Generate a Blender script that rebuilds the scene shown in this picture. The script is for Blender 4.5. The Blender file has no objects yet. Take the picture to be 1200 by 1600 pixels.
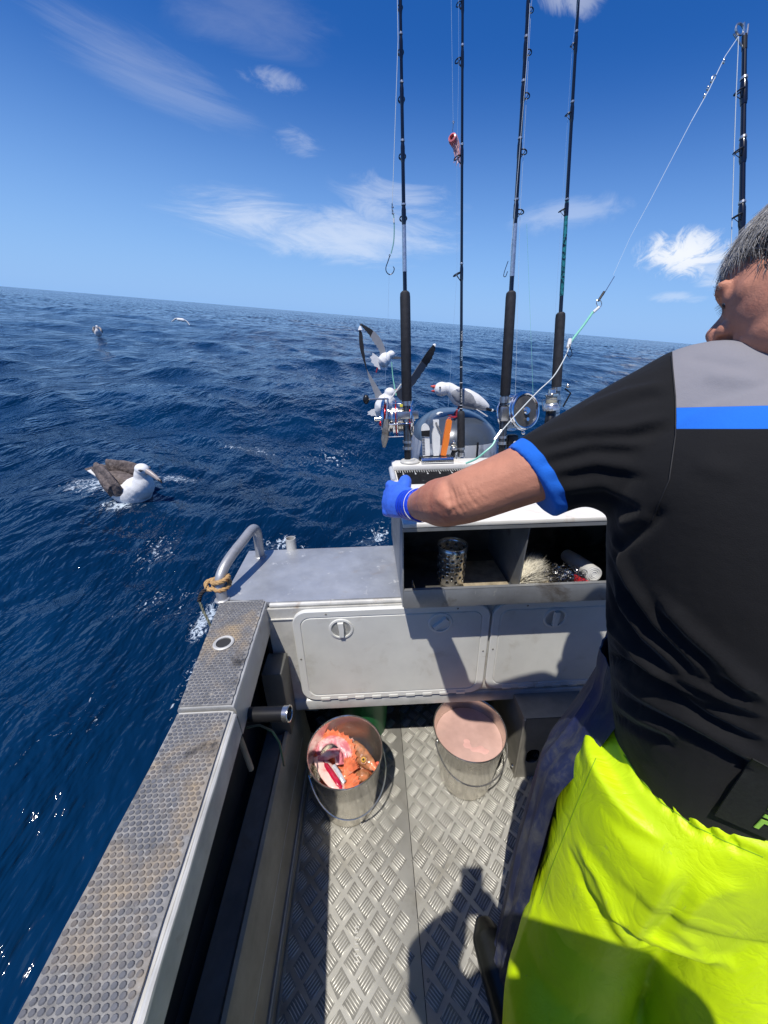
import bpy, bmesh, math, random
import numpy as np
from mathutils import Vector, Matrix, Quaternion
from mathutils.bvhtree import BVHTree
random.seed(7); rng = np.random.default_rng(7)
S = bpy.context.scene; COL = S.collection

# ---------- camera (boat frame: x right, y aft over the transom, z up; the boat heels on the swell) ----------
F = 570.0; H = 1.58
_l = np.array([-25, -240, F]); _l = _l/np.linalg.norm(_l)
_n = np.array([30., (F*F-25*30.)/240., F]); _n = _n/np.linalg.norm(_n)
RC = np.array([np.cross(_n, _l), _l, -_n])          # camera (x right, y down, z ahead) -> boat
def ray(px, py): return RC@np.array([px-600., py-800., F])/F
C0 = np.array([0, 0, H])
def atZ(px, py, z): d = ray(px, py); return Vector(C0+d*(z-H)/d[2])
def atY(px, py, y): d = ray(px, py); return Vector(C0+d*y/d[1])
def atX(px, py, x): d = ray(px, py); return Vector(C0+d*x/d[0])
def atD(px, py, dep): return Vector(C0+ray(px, py)*dep)
SEAUP = Vector((0.09047, -0.09222, 0.99162)).normalized()
HEEL = SEAUP.rotation_difference(Vector((0, 0, 1))).to_matrix().to_4x4()   # boat -> world (level sea)
SEA_Z = -0.36
cam = bpy.data.cameras.new('camera'); camo = bpy.data.objects.new('camera', cam); COL.objects.link(camo)
mc = Matrix(((RC[0][0], -RC[0][1], -RC[0][2], 0), (RC[1][0], -RC[1][1], -RC[1][2], 0), (RC[2][0], -RC[2][1], -RC[2][2], H), (0, 0, 0, 1)))
camo.matrix_world = HEEL@mc
cam.sensor_fit = 'VERTICAL'; cam.sensor_height = 24.0; cam.lens = 24.0*F/1600.0
cam.clip_start = 0.01; cam.clip_end = 60000
S.camera = camo
# ---------- light ----------
sun_boat = Vector((-0.18, -0.41, 1.0)).normalized()
sun_dir = (HEEL.to_3x3()@sun_boat).normalized()
el = math.asin(sun_dir.z); az = math.atan2(sun_dir.x, sun_dir.y)
W = bpy.data.worlds.new("World"); S.world = W; W.use_nodes = True
wn = W.node_tree.nodes; wl = W.node_tree.links; wn.clear()
wo = wn.new('ShaderNodeOutputWorld'); bg = wn.new('ShaderNodeBackground'); bg.inputs['Strength'].default_value = 0.105
sky = wn.new('ShaderNodeTexSky'); sky.sky_type = 'NISHITA'; sky.sun_disc = False
sky.sun_elevation = el; sky.sun_rotation = az; sky.air_density = 1.0; sky.dust_density = 0.2; sky.ozone_density = 1.3; sky.altitude = 0
sl = bpy.data.lights.new('sun', 'SUN'); sl.energy = 4.8; sl.angle = math.radians(0.55); sl.color = (1, 0.955, 0.88)
so = bpy.data.objects.new('sun', sl); COL.objects.link(so); so.rotation_euler = sun_dir.to_track_quat('Z', 'Y').to_euler(); so.location = sun_dir*50
S.view_settings.view_transform = 'Standard'; S.view_settings.look = 'None'; S.view_settings.gamma = 1; S.view_settings.exposure = 0.0
S.cycles.max_bounces = 7; S.cycles.sample_clamp_indirect = 6
# clouds: wisps placed by direction in the real sky
def wmath(op, a, b=None, c=None, clamp=False):
    n = wn.new('ShaderNodeMath'); n.operation = op; n.use_clamp = clamp
    for i, v in enumerate((a, b, c)):
        if v is None: continue
        if isinstance(v, (int, float)): n.inputs[i].default_value = v
        else: wl.new(v, n.inputs[i])
    return n.outputs[0]
wtc = wn.new('ShaderNodeTexCoord')
def wdot(vec):
    n = wn.new('ShaderNodeVectorMath'); n.operation = 'DOT_PRODUCT'; wl.new(wtc.outputs['Generated'], n.inputs[0]); n.inputs[1].default_value = vec; return n.outputs['Value']
H3 = HEEL.to_3x3()
def wdir(px, py): return (H3@Vector(ray(px, py))).normalized()
mask = None
def cloud(a, b, half, dens, sc, stretch, seed, lo=0.45, hi=0.7, detail=7):
    """wisp running from pixel-direction a to b, half-width half (px), as an elliptical patch of stretched noise on the sky"""
    global mask
    da, db = wdir(*a), wdir(*b); c = (da+db).normalized(); u = (db-da); hl = u.length/2; u.normalize(); v = c.cross(u).normalized()
    hw = half*hl/(math.dist(a, b)/2)
    du, dv = wdot(u), wdot(v); cu, cv = c.dot(u), c.dot(v)
    du = wmath('SUBTRACT', du, cu); dv = wmath('SUBTRACT', dv, cv)
    comb = wn.new('ShaderNodeCombineXYZ'); wl.new(wmath('MULTIPLY', du, sc/stretch), comb.inputs[0]); wl.new(wmath('MULTIPLY', dv, sc), comb.inputs[1]); comb.inputs[2].default_value = seed
    nz = wn.new('ShaderNodeTexNoise'); nz.inputs['Scale'].default_value = 1; nz.inputs['Detail'].default_value = detail; nz.inputs['Roughness'].default_value = 0.68; nz.inputs['Distortion'].default_value = 1.3
    wl.new(comb.outputs[0], nz.inputs['Vector'])
    e = wmath('ADD', wmath('POWER', wmath('ABSOLUTE', wmath('DIVIDE', du, hl)), 2), wmath('POWER', wmath('ABSOLUTE', wmath('DIVIDE', dv, hw)), 2))
    m = wmath('SUBTRACT', 1, e, clamp=True)
    front = wmath('GREATER_THAN', wdot(c), 0)
    t = wmath('ADD', nz.outputs[0], wmath('MULTIPLY', wmath('SUBTRACT', m, 0.5), 0.35))
    r = wn.new('ShaderNodeMapRange'); r.interpolation_type = 'SMOOTHSTEP'; wl.new(t, r.inputs[0]); r.inputs[1].default_value = lo; r.inputs[2].default_value = hi
    mm = wmath('MULTIPLY', wmath('MULTIPLY', r.outputs[0], wmath('POWER', m, 0.5)), wmath('MULTIPLY', front, dens))
    mask = mm if mask is None else wmath('MAXIMUM', mask, mm)
cloud((190, 295), (560, 375), 50, 0.45, 13, 4.5, 1.0, 0.40, 0.78)
cloud((330, 365), (760, 375), 50, 0.48, 14, 4.5, 3.3, 0.40, 0.78)
cloud((480, 300), (740, 335), 42, 0.34, 16, 2.2, 5.5, 0.42, 0.80)
cloud((-60, -40), (460, 230), 80, 0.15, 10, 7.0, 7.1, 0.42, 0.8)
cloud((180, -30), (600, 120), 60, 0.11, 10, 6.0, 27.1, 0.42, 0.8)
cloud((250, -40), (560, 70), 50, 0.09, 7, 4.0, 8.1, 0.40, 0.8)
cloud((350, 108), (500, 140), 20, 0.28, 20, 3.2, 9.2, 0.46, 0.8)
cloud((410, 215), (525, 235), 26, 0.25, 20, 2.6, 10.4, 0.46, 0.8)
cloud((830, -15), (950, 10), 24, 0.35, 18, 2.0, 12.4, 0.4, 0.7)
cloud((780, 345), (1010, 325), 35, 0.26, 14, 3.0, 13.4, 0.4, 0.75)
cloud((985, 392), (1160, 402), 46, 0.95, 26, 1.15, 14.7, 0.36, 0.66, 10)
cloud((1000, 465), (1110, 466), 12, 0.3, 20, 3.0, 15.7, 0.35, 0.7)
cloud((1060, 425), (1200, 435), 30, 0.4, 20, 2.2, 17.7, 0.4, 0.7)
mx = wn.new('ShaderNodeMix'); mx.data_type = 'RGBA'; wl.new(mask, mx.inputs[0]); 
hs = wn.new('ShaderNodeHueSaturation'); hs.inputs['Saturation'].default_value = 1.30; tint = wn.new('ShaderNodeVectorMath'); tint.operation = 'MULTIPLY'; tint.inputs[1].default_value = (0.86, 0.87, 1.15); wl.new(sky.outputs[0], tint.inputs[0]); wl.new(tint.outputs[0], hs.inputs['Color'])
up_ = wn.new('ShaderNodeSeparateXYZ'); wl.new(wtc.outputs['Generated'], up_.inputs[0])
hz = wn.new('ShaderNodeMapRange'); wl.new(up_.outputs[2], hz.inputs[0]); hz.interpolation_type = 'SMOOTHSTEP'; hz.inputs[1].default_value = 0.42; hz.inputs[2].default_value = -0.06; hz.inputs[3].default_value = 0.0; hz.inputs[4].default_value = 0.95
hm = wn.new('ShaderNodeMix'); hm.data_type = 'RGBA'; wl.new(hz.outputs[0], hm.inputs[0]); wl.new(hs.outputs[0], hm.inputs[6]); hm.inputs[7].default_value = (2.5, 4.9, 8.9, 1)
wl.new(hm.outputs[2], mx.inputs[6]); mx.inputs[7].default_value = (9.0, 9.3, 9.8, 1)
wl.new(mx.outputs[2], bg.inputs['Color']); wl.new(bg.outputs[0], wo.inputs['Surface'])

# ---------- materials ----------
MATS = {}
def mat(name, base, rough=0.5, metal=0.0, var=None, bump=None, stains=(), spec=0.5, coat=0, rvar=0, trans=0, ior=1.45, stretch=None, sheen=0, bumps=()):
    """procedural Principled: var=(scale, amount) value mottling; stains=[(colour, scale, lo, hi, detail)]; bump=(scale, strength, distance)"""
    if name in MATS: return MATS[name]
    m = bpy.data.materials.new(name); m.use_nodes = True; N = m.node_tree.nodes; L = m.node_tree.links
    p = N['Principled BSDF']; p.inputs['Roughness'].default_value = rough; p.inputs['Metallic'].default_value = metal
    p.inputs['Specular IOR Level'].default_value = spec; p.inputs['Coat Weight'].default_value = coat; p.inputs['Coat Roughness'].default_value = 0.1
    p.inputs['Transmission Weight'].default_value = trans; p.inputs['IOR'].default_value = ior; p.inputs['Sheen Weight'].default_value = sheen
    tc = N.new('ShaderNodeTexCoord'); src = tc.outputs['Object']
    if stretch:
        mp = N.new('ShaderNodeMapping'); mp.inputs['Scale'].default_value = stretch; L.new(src, mp.inputs[0]); src = mp.outputs[0]
    def noise(sc, det=5, ro=0.6, dist=0):
        n = N.new('ShaderNodeTexNoise'); n.inputs['Scale'].default_value = sc; n.inputs['Detail'].default_value = det; n.inputs['Roughness'].default_value = ro; n.inputs['Distortion'].default_value = dist
        L.new(src, n.inputs['Vector']); return n.outputs[0]
    col = None
    if var:
        cr = N.new('ShaderNodeMapRange'); cr.inputs[1].default_value = 0.3; cr.inputs[2].default_value = 0.7; cr.inputs[3].default_value = 1-var[1]; cr.inputs[4].default_value = 1+var[1]
        L.new(noise(var[0]), cr.inputs[0])
        vm = N.new('ShaderNodeVectorMath'); vm.operation = 'SCALE'; vm.inputs[0].default_value = base[:3]; L.new(cr.outputs[0], vm.inputs['Scale']); col = vm.outputs[0]
    for st in stains:
        r = N.new('ShaderNodeMapRange'); r.inputs[1].default_value = st[2]; r.inputs[2].default_value = st[3]; L.new(noise(st[1], 8, 0.65, 0.4), r.inputs[0])
        mxn = N.new('ShaderNodeMix'); mxn.data_type = 'RGBA'; L.new(r.outputs[0], mxn.inputs[0])
        if col is None: mxn.inputs[6].default_value = (*base[:3], 1)
        else: L.new(col, mxn.inputs[6])
        mxn.inputs[7].default_value = (*st[0], 1); col = mxn.outputs[2]
    if col is None: p.inputs['Base Color'].default_value = (*base[:3], 1)
    else: L.new(col, p.inputs['Base Color'])
    if rvar:
        r = N.new('ShaderNodeMapRange'); r.inputs[1].default_value = 0.3; r.inputs[2].default_value = 0.7; r.inputs[3].default_value = max(0.02, rough-rvar); r.inputs[4].default_value = min(1, rough+rvar)
        L.new(noise(18, 6), r.inputs[0]); L.new(r.outputs[0], p.inputs['Roughness'])
    prev = None
    for b in ([bump] if bump else [])+list(bumps):
        bn = N.new('ShaderNodeBump'); bn.inputs['Strength'].default_value = b[1]; bn.inputs['Distance'].default_value = b[2] if len(b) > 2 else 0.002
        L.new(noise(b[0], 4), bn.inputs['Height'])
        if prev: L.new(prev, bn.inputs['Normal'])
        prev = bn.outputs[0]
    if prev: L.new(prev, p.inputs['Normal'])
    MATS[name] = m; return m
alu = mat('weathered aluminium', (0.46, 0.46, 0.44), 0.45, 0.35, (9, 0.22), (60, 0.25, 0.001), [((0.30, 0.24, 0.17), 5, 0.60, 0.8)], rvar=0.12)
alu_deck = mat('brushed deck aluminium', (0.36, 0.375, 0.40), 0.42, 0.35, (7, 0.2), (90, 0.2, 0.001), [((0.36, 0.24, 0.13), 3.2, 0.60, 0.80), ((0.26, 0.27, 0.29), 2.2, 0.5, 0.65), ((0.62, 0.62, 0.6), 24, 0.62, 0.7)], rvar=0.12)
alu_dull = mat('dull aluminium', (0.25, 0.235, 0.20), 0.65, 0.15, (8, 0.25), (70, 0.3, 0.001), [((0.22, 0.18, 0.13), 6, 0.58, 0.75)])
alu_white = mat('oxidised white aluminium', (0.56, 0.55, 0.51), 0.6, 0.25, (14, 0.18), (80, 0.3, 0.001), [((0.34, 0.27, 0.2), 9, 0.58, 0.72)])
plate = mat('tread plate aluminium', (0.56, 0.545, 0.49), 0.40, 0.25, (6, 0.15), (160, 0.25, 0.0006), [((0.30, 0.27, 0.21), 3, 0.55, 0.75)], rvar=0.12)
steel = mat('stainless steel', (0.66, 0.63, 0.57), 0.23, 0.92, (10, 0.10), (40, 0.10, 0.001), [((0.40, 0.36, 0.30), 9, 0.60, 0.80)], rvar=0.07)
chrome = mat('polished metal', (0.72, 0.73, 0.75), 0.14, 1.0, (30, 0.1))
rubber = mat('grey rubber matting', (0.125, 0.128, 0.138), 0.5, 0, (40, 0.25), (200, 0.3, 0.0006), [((0.24, 0.19, 0.13), 5, 0.51, 0.68), ((0.03, 0.03, 0.03), 7, 0.60, 0.68), ((0.34, 0.32, 0.28), 34, 0.64, 0.72)], spec=0.5)
matbase = mat('salted matting base', (0.22, 0.215, 0.205), 0.7, 0, (60, 0.35), (200, 0.4, 0.001), [((0.40, 0.31, 0.2), 5, 0.54, 0.70), ((0.42, 0.42, 0.40), 90, 0.60, 0.72), ((0.07, 0.065, 0.06), 7, 0.56, 0.66)])
plastic = mat('light grey hatch plastic', (0.64, 0.64, 0.595), 0.45, 0, (6, 0.08), (700, 0.35, 0.0006), [((0.42, 0.39, 0.32), 7, 0.56, 0.85), ((0.2, 0.13, 0.07), 40, 0.76, 0.80)])
plastic_rim = mat('smooth hatch rim plastic', (0.68, 0.68, 0.64), 0.35, 0, (10, 0.05), None, [((0.42, 0.38, 0.3), 12, 0.62, 0.8)])
board_m = mat('white cutting board', (0.74, 0.72, 0.66), 0.45, 0, (12, 0.06), (120, 0.2, 0.0008), [((0.48, 0.33, 0.2), 5, 0.60, 0.78), ((0.5, 0.42, 0.32), 26, 0.64, 0.76)])
black = mat('black plastic', (0.012, 0.012, 0.013), 0.35, 0, (20, 0.2))
blackrub = mat('black rubber grip', (0.022, 0.022, 0.025), 0.7, 0, (60, 0.4), (400, 0.4, 0.0006))
blank_m = mat('dark glossy rod blank', (0.008, 0.009, 0.014), 0.18, 0, (20, 0.2), coat=0.6)
silverwrap = mat('silver rod wrap', (0.6, 0.6, 0.58), 0.3, 0.8, (90, 0.25))
teal = mat('teal rod wrap', (0.03, 0.22, 0.22), 0.3, 0.2, (60, 0.5), None, [((0.01, 0.02, 0.03), 70, 0.52, 0.58)])
white = mat('white plastic', (0.75, 0.75, 0.72), 0.4, 0, (20, 0.05))
orange = mat('orange plastic', (0.85, 0.22, 0.03), 0.4, 0, (20, 0.05))
redm = mat('red anodised metal', (0.5, 0.02, 0.03), 0.25, 0.6, (20, 0.1))
line_m = mat('pale fishing line', (0.55, 0.62, 0.66), 0.25, 0)
line_c = mat('clear fishing line', (0.35, 0.50, 0.68), 0.2, 0)
mint = mat('mint leader tube', (0.25, 0.62, 0.47), 0.35, 0, (100, 0.1))
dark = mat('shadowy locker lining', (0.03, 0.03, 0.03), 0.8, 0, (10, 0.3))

# ---------- mesh helpers ----------
class MB:
    """collects closed shapes (boat coordinates) into one mesh"""
    def __init__(s): s.bm = bmesh.new(); s.mats = []; s.mi = 0
    def use(s, m):
        if m not in s.mats: s.mats.append(m)
        s.mi = s.mats.index(m); return s
    def face(s, vs):
        try: f = s.bm.faces.new(vs); f.material_index = s.mi; return f
        except ValueError: return None
    def V(s, p): return s.bm.verts.new(p)
    def box(s, lo, hi, bev=0.0, rot=None, piv=None):
        lo = Vector(lo); hi = Vector(hi); vs = []
        for z in (lo.z, hi.z):
            for x, y in ((lo.x, lo.y), (hi.x, lo.y), (hi.x, hi.y), (lo.x, hi.y)):
                p = Vector((x, y, z))
                if rot is not None: p = rot@(p-piv)+piv
                vs.append(s.V(p))
        fs = [s.face(q) for q in ([vs[3], vs[2], vs[1], vs[0]], vs[4:8], [vs[0], vs[1], vs[5], vs[4]], [vs[1], vs[2], vs[6], vs[5]], [vs[2], vs[3], vs[7], vs[6]], [vs[3], vs[0], vs[4], vs[7]])]
        if bev:
            es = list({e for f in fs for e in f.edges})
            r = bmesh.ops.bevel(s.bm, geom=es, offset=bev, segments=2, affect='EDGES', profile=0.5)
            for f in r['faces']: f.material_index = s.mi
        return s
    def prism(s, poly, z0=None, z1=None, vec=None):
        """poly: list of 3D points; extruded along vec"""
        poly = [Vector(p) for p in poly]; a = [s.V(p) for p in poly]; b = [s.V(p+Vector(vec)) for p in poly]
        n = len(a); s.face(a[::-1]); s.face(b)
        for i in range(n): s.face([a[i], a[(i+1) % n], b[(i+1) % n], b[i]])
        return s
    def tube(s, pts, r, seg=10, cap=True, ry=None, up=None, closed=False):
        """swept tube; r per point (number or list); ry second radius along 'up'"""
        pts = [Vector(p) for p in pts]; n = len(pts)
        rs = r if isinstance(r, (list, tuple)) else [r]*n
        rys = ry if isinstance(ry, (list, tuple)) else ([ry]*n if ry else rs)
        rings = []; ref = Vector(up) if up is not None else None; prevx = None
        for i, p in enumerate(pts):
            if closed: t = pts[(i+1) % n]-pts[i-1]
            else: t = (pts[min(i+1, n-1)]-pts[max(i-1, 0)])
            if t.length < 1e-9: t = Vector((0, 0, 1))
            t.normalize()
            if ref is not None: yv = (ref-t*ref.dot(t))
            elif prevx is None: yv = t.orthogonal()
            else: yv = prevx-t*prevx.dot(t)
            if yv.length < 1e-6: yv = t.orthogonal()
            yv.normalize(); prevx = yv; xv = yv.cross(t)
            rings.append([s.V(p+xv*rs[i]*math.cos(a)+yv*rys[i]*math.sin(a)) for a in [2*math.pi*k/seg for k in range(seg)]])
        m = n if closed else n-1
        for i in range(m):
            A, B = rings[i], rings[(i+1) % n]
            for k in range(seg): s.face([A[k], A[(k+1) % seg], B[(k+1) % seg], B[k]])
        if cap and not closed: s.face(rings[0][::-1]); s.face(rings[-1])
        return s
    def cyl(s, a, b, r0, r1=None, seg=20): return s.tube([a, b], [r0, r0 if r1 is None else r1], seg)
    def lathe(s, prof, org, axis=(0, 0, 1), seg=32, closed=False):
        """prof: (radius, height) list; radius 0 ends collapse"""
        org = Vector(org); ax = Vector(axis).normalized(); q = Vector((0, 0, 1)).rotation_difference(ax); rings = []
        for r, h in prof:
            if r < 1e-7: rings.append([s.V(org+q@Vector((0, 0, h)))])
            else: rings.append([s.V(org+q@Vector((r*math.cos(2*math.pi*k/seg), r*math.sin(2*math.pi*k/seg), h))) for k in range(seg)])
        m = len(rings) if closed else len(rings)-1
        for i in range(m):
            A, B = rings[i], rings[(i+1) % len(rings)]
            for k in range(seg):
                a0, a1 = A[k % len(A)], A[(k+1) % len(A)]; b0, b1 = B[k % len(B)], B[(k+1) % len(B)]
                vs = []
                for v in (a0, a1, b1, b0):
                    if v not in vs: vs.append(v)
                if len(vs) > 2: s.face(vs)
        return s
    def ell(s, c, rx, ry=None, rz=None, rot=None, seg=16, rin=10):
        c = Vector(c); ry = ry or rx; rz = rz or rx; rings = []
        for i in range(rin+1):
            th = math.pi*i/rin
            if i in (0, rin): ps = [Vector((0, 0, rz*math.cos(th)))]
            else: ps = [Vector((rx*math.sin(th)*math.cos(2*math.pi*k/seg), ry*math.sin(th)*math.sin(2*math.pi*k/seg), rz*math.cos(th))) for k in range(seg)]
            rings.append([s.V(c+(rot@p if rot is not None else p)) for p in ps])
        for i in range(rin):
            A, B = rings[i], rings[i+1]
            for k in range(seg):
                vs = []
                for v in (A[k % len(A)], A[(k+1) % len(A)], B[(k+1) % len(B)], B[k % len(B)]):
                    if v not in vs: vs.append(v)
                s.face(vs[::-1])
        return s
    def torus(s, c, axis, R, r, seg=24, rs=8, R2=None):
        ax = Vector(axis).normalized(); u = ax.orthogonal().normalized(); v = ax.cross(u)
        return s.tube([Vector(c)+u*R*math.cos(2*math.pi*k/seg)+v*(R2 or R)*math.sin(2*math.pi*k/seg) for k in range(seg)], r, rs, closed=True)
    def grid(s, P):
        """P[i][j] points -> sheet"""
        vs = [[s.V(p) for p in row] for row in P]
        for i in range(len(vs)-1):
            for j in range(len(vs[0])-1): s.face([vs[i][j], vs[i][j+1], vs[i+1][j+1], vs[i+1][j]])
        return vs
    def slab(s, P, thick):
        """P[i][j] sheet given thickness along its average normal: closed thin solid"""
        n = Vector((0, 0, 0)); R, Cn = len(P), len(P[0])
        P = [[Vector(p) for p in row] for row in P]
        for i in range(R-1):
            for j in range(Cn-1): n += (P[i][j+1]-P[i][j]).cross(P[i+1][j]-P[i][j])
        n.normalize(); a = s.grid(P)
        b = [[s.V(P[i][j]-n*thick) for j in range(Cn)] for i in range(R)]
        for i in range(R-1):
            for j in range(Cn-1): s.face([b[i][j], b[i+1][j], b[i+1][j+1], b[i][j+1]])
        for j in range(Cn-1):
            s.face([a[0][j+1], a[0][j], b[0][j], b[0][j+1]]); s.face([a[-1][j], a[-1][j+1], b[-1][j+1], b[-1][j]])
        for i in range(R-1):
            s.face([a[i][0], a[i+1][0], b[i+1][0], b[i][0]]); s.face([a[i+1][-1], a[i][-1], b[i][-1], b[i+1][-1]])
        return s
    def build(s, name, m=None, parent=None, sharp=35, recalc=True):
        if recalc: bmesh.ops.recalc_face_normals(s.bm, faces=s.bm.faces)
        for f in s.bm.faces: f.smooth = True
        lim = math.radians(sharp)
        for e in s.bm.edges:
            if len(e.link_faces) == 2:
                if e.calc_face_angle(0) > lim: e.smooth = False
        me = bpy.data.meshes.new(name); s.bm.to_mesh(me); s.bm.free()
        for q in (s.mats if s.mats else [m]): me.materials.append(q)
        return link(name, me, parent)
BOAT = []      # top-level things in the boat frame, placed in the world at the end
def thing(name, label, cat, loc, group=None, frame='boat'):
    o = bpy.data.objects.new(name, None); o.empty_display_size = 0.05; COL.objects.link(o); o['_loc'] = list(loc)
    o.location = loc; tag(o, label, cat, group)
    if frame == 'boat': BOAT.append(o)
    return o
def tag(o, label=None, cat=None, group=None, kind=None):
    if label: o['label'] = label
    if cat: o['category'] = cat
    if group: o['group'] = group
    if kind: o['kind'] = kind
    return o
def gloc(o):
    v = Vector((0, 0, 0))
    while o is not None: v = v+Vector(o.get('_loc', (0, 0, 0))); o = o.parent
    return v
def link(name, me, parent=None, loc=None):
    """me is in boat coordinates; origin moved to the mesh's lower middle"""
    n = len(me.vertices); co = np.empty(n*3); me.vertices.foreach_get('co', co); co = co.reshape(-1, 3)
    c = np.array([(co[:, 0].min()+co[:, 0].max())/2, (co[:, 1].min()+co[:, 1].max())/2, co[:, 2].min()]) if parent is None else np.zeros(3)
    if parent is not None: c = np.array(gloc(parent))
    co = co-c; me.vertices.foreach_set('co', co.ravel()); me.update()
    o = bpy.data.objects.new(name, me); COL.objects.link(o)
    if parent is None: o['_loc'] = list(map(float, c)); o.location = c; BOAT.append(o)
    else: o.parent = parent; o['_loc'] = [0., 0., 0.]
    return o
def fuse(mb, voxel, smooth=6):
    """voxel-union of overlapping closed shapes -> one continuous mesh (boat coordinates)"""
    bmesh.ops.recalc_face_normals(mb.bm, faces=mb.bm.faces)
    me = bpy.data.meshes.new('tmp'); mb.bm.to_mesh(me); mb.bm.free()
    o = bpy.data.objects.new('tmp', me); COL.objects.link(o)
    r = o.modifiers.new('r', 'REMESH'); r.mode = 'VOXEL'; r.voxel_size = voxel
    sm = o.modifiers.new('s', 'SMOOTH'); sm.factor = 0.5; sm.iterations = smooth
    bpy.context.view_layer.update()
    dg = bpy.context.evaluated_depsgraph_get(); out = bpy.data.meshes.new_from_object(o.evaluated_get(dg))
    bpy.data.objects.remove(o); bpy.data.meshes.remove(me)
    return out
def smoothmesh(me):
    me.polygons.foreach_set('use_smooth', [True]*len(me.polygons)); me.update(); return me
def getco(me):
    co = np.empty(len(me.vertices)*3); me.vertices.foreach_get('co', co); return co.reshape(-1, 3)
def getno(me):
    co = np.empty(len(me.vertices)*3); me.vertices.foreach_get('normal', co); return co.reshape(-1, 3)
def setco(me, co): me.vertices.foreach_set('co', co.ravel()); me.update()
def bvh(me):
    co = getco(me); return BVHTree.FromPolygons([tuple(c) for c in co], [tuple(p.vertices) for p in me.polygons])
def hit(tree, px, py):
    h = tree.ray_cast(Vector(C0), Vector(ray(px, py)).normalized()); return h[0], h[1]
def folds(me, tree, specs):
    """specs: ([(px,py)...], amplitude, width): ridges/grooves following lines laid on the surface"""
    co = getco(me); no = getno(me); disp = np.zeros(len(co))
    for pts, amp, w in specs:
        P = []
        for a, b in zip(pts[:-1], pts[1:]):
            for t in np.linspace(0, 1, 14)[:(14 if b is pts[-1] else 13)]:
                h, _ = hit(tree, a[0]+(b[0]-a[0])*t, a[1]+(b[1]-a[1])*t)
                if h is not None: P.append(h)
        if len(P) < 3: continue
        P = np.array([tuple(p) for p in P]); n = len(P)
        d = np.full(len(co), 9.0); along = np.zeros(len(co))
        for i in range(n):
            di = np.linalg.norm(co-P[i], axis=1); m = di < d; d[m] = di[m]; along[m] = i/(n-1)
        fade = np.clip(np.minimum(along, 1-along)*5+0.15, 0, 1)
        disp += amp*fade*np.exp(-(d/w)**2)
    setco(me, co+no*disp[:, None])
# smooth value noise in numpy for cloth and skin relief
def vnoise(p, scale, seed=0):
    r = np.random.default_rng(seed); out = np.zeros(len(p))
    for k in range(7):
        d = r.normal(size=3); d /= np.linalg.norm(d); f = scale*(0.6+r.random()*0.9); out += np.sin(p@d*f+r.random()*6.28)*np.cos(p@np.roll(d, 1)*f*0.7+r.random()*6.28)
    return out/4
# ---------- the sea ----------
wr = np.random.default_rng(5); WV = []
for i in range(84):
    lam = 0.22*(1.085**i)*(0.95+0.1*wr.random())      # 0.22 .. ~190 m
    if lam > 45: break
    th = math.radians(62)+wr.normal()*(0.55 if lam < 6 else 0.35)
    amp = (0.0066*lam**0.95 if lam < 2.2 else 0.0066*2.2**0.95*(lam/2.2)**0.40)
    WV.append((lam, amp*(0.7+0.6*wr.random()), math.cos(th), math.sin(th), wr.random()*6.283))
def sea_disp(x, y, sp):
    dx = np.zeros_like(x); dy = np.zeros_like(x); dz = np.zeros_like(x)
    for lam, a, cx, cy, ph in WV:
        k = 2*math.pi/lam; w = np.clip((lam/np.maximum(sp, 1e-6)-2.5)/3, 0, 1)
        arg = k*(cx*x+cy*y)+ph; s_, c_ = np.sin(arg), np.cos(arg)
        dz += w*a*s_; dx += w*a*0.8*cx*c_; dy += w*a*0.8*cy*c_
    return dx, dy, dz
def calm(x, y):   # the water right beside and under the hull is kept lower
    d = np.sqrt(np.maximum(0, np.abs(x-0.45)-1.0)**2+np.maximum(0, y-1.4)**2)
    return np.clip(0.25+d*0.35, 0, 1)
rad = [0.0]; r_ = 0.55
while r_ < 26000: rad.append(r_); r_ *= (1.0115 if r_ < 250 else 1.03)
rad = np.array(rad[1:]); 
ang = np.concatenate([np.radians(np.linspace(-70, 85, 760)), np.radians(np.linspace(85, 290, 200)[1:-1])])
A, Rr = np.meshgrid(ang, rad); X = Rr*np.sin(A); Y = Rr*np.cos(A)
spc = np.maximum(Rr*0.0115, Rr*math.radians(155/760))
spc = np.where((A > math.radians(86)) | (A < math.radians(-71)), Rr*0.02, spc)
dx, dy, dz = sea_disp(X, Y, spc); cm = calm(X, Y)
V = np.stack([X+dx*cm, Y+dy*cm, SEA_Z+dz*cm], -1).reshape(-1, 3)
nr, na = X.shape
V = np.vstack([V, [[0, 0, SEA_Z]]])
i0 = (np.arange(nr-1)[:, None]*na+np.arange(na)[None, :]); i1 = (np.arange(nr-1)[:, None]*na+(np.arange(na)[None, :]+1) % na)
Q = np.stack([i0, i0+na, i1+na, i1], -1).reshape(-1, 4)
me = bpy.data.meshes.new('sea_water'); tri = np.stack([np.full(na, nr*na), np.arange(na), (np.arange(na)+1) % na], -1)
me.vertices.add(len(V)); me.vertices.foreach_set('co', V.ravel())
nl = len(Q)*4+len(tri)*3; me.loops.add(nl); me.loops.foreach_set('vertex_index', np.concatenate([Q.ravel(), tri.ravel()]))
me.polygons.add(len(Q)+len(tri)); me.polygons.foreach_set('loop_start', np.concatenate([np.arange(len(Q))*4, len(Q)*4+np.arange(len(tri))*3]))
me.update(calc_edges=True); me.polygons.foreach_set('use_smooth', [True]*len(me.polygons)); me.update()
sea = bpy.data.objects.new('sea_water', me); COL.objects.link(sea); tag(sea, kind='structure')
m = bpy.data.materials.new('deep blue sea'); m.use_nodes = True; N = m.node_tree.nodes; L = m.node_tree.links; p = N['Principled BSDF']
p.inputs['IOR'].default_value = 1.333; p.inputs['Roughness'].default_value = 0.055
tc = N.new('ShaderNodeTexCoord')
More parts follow.
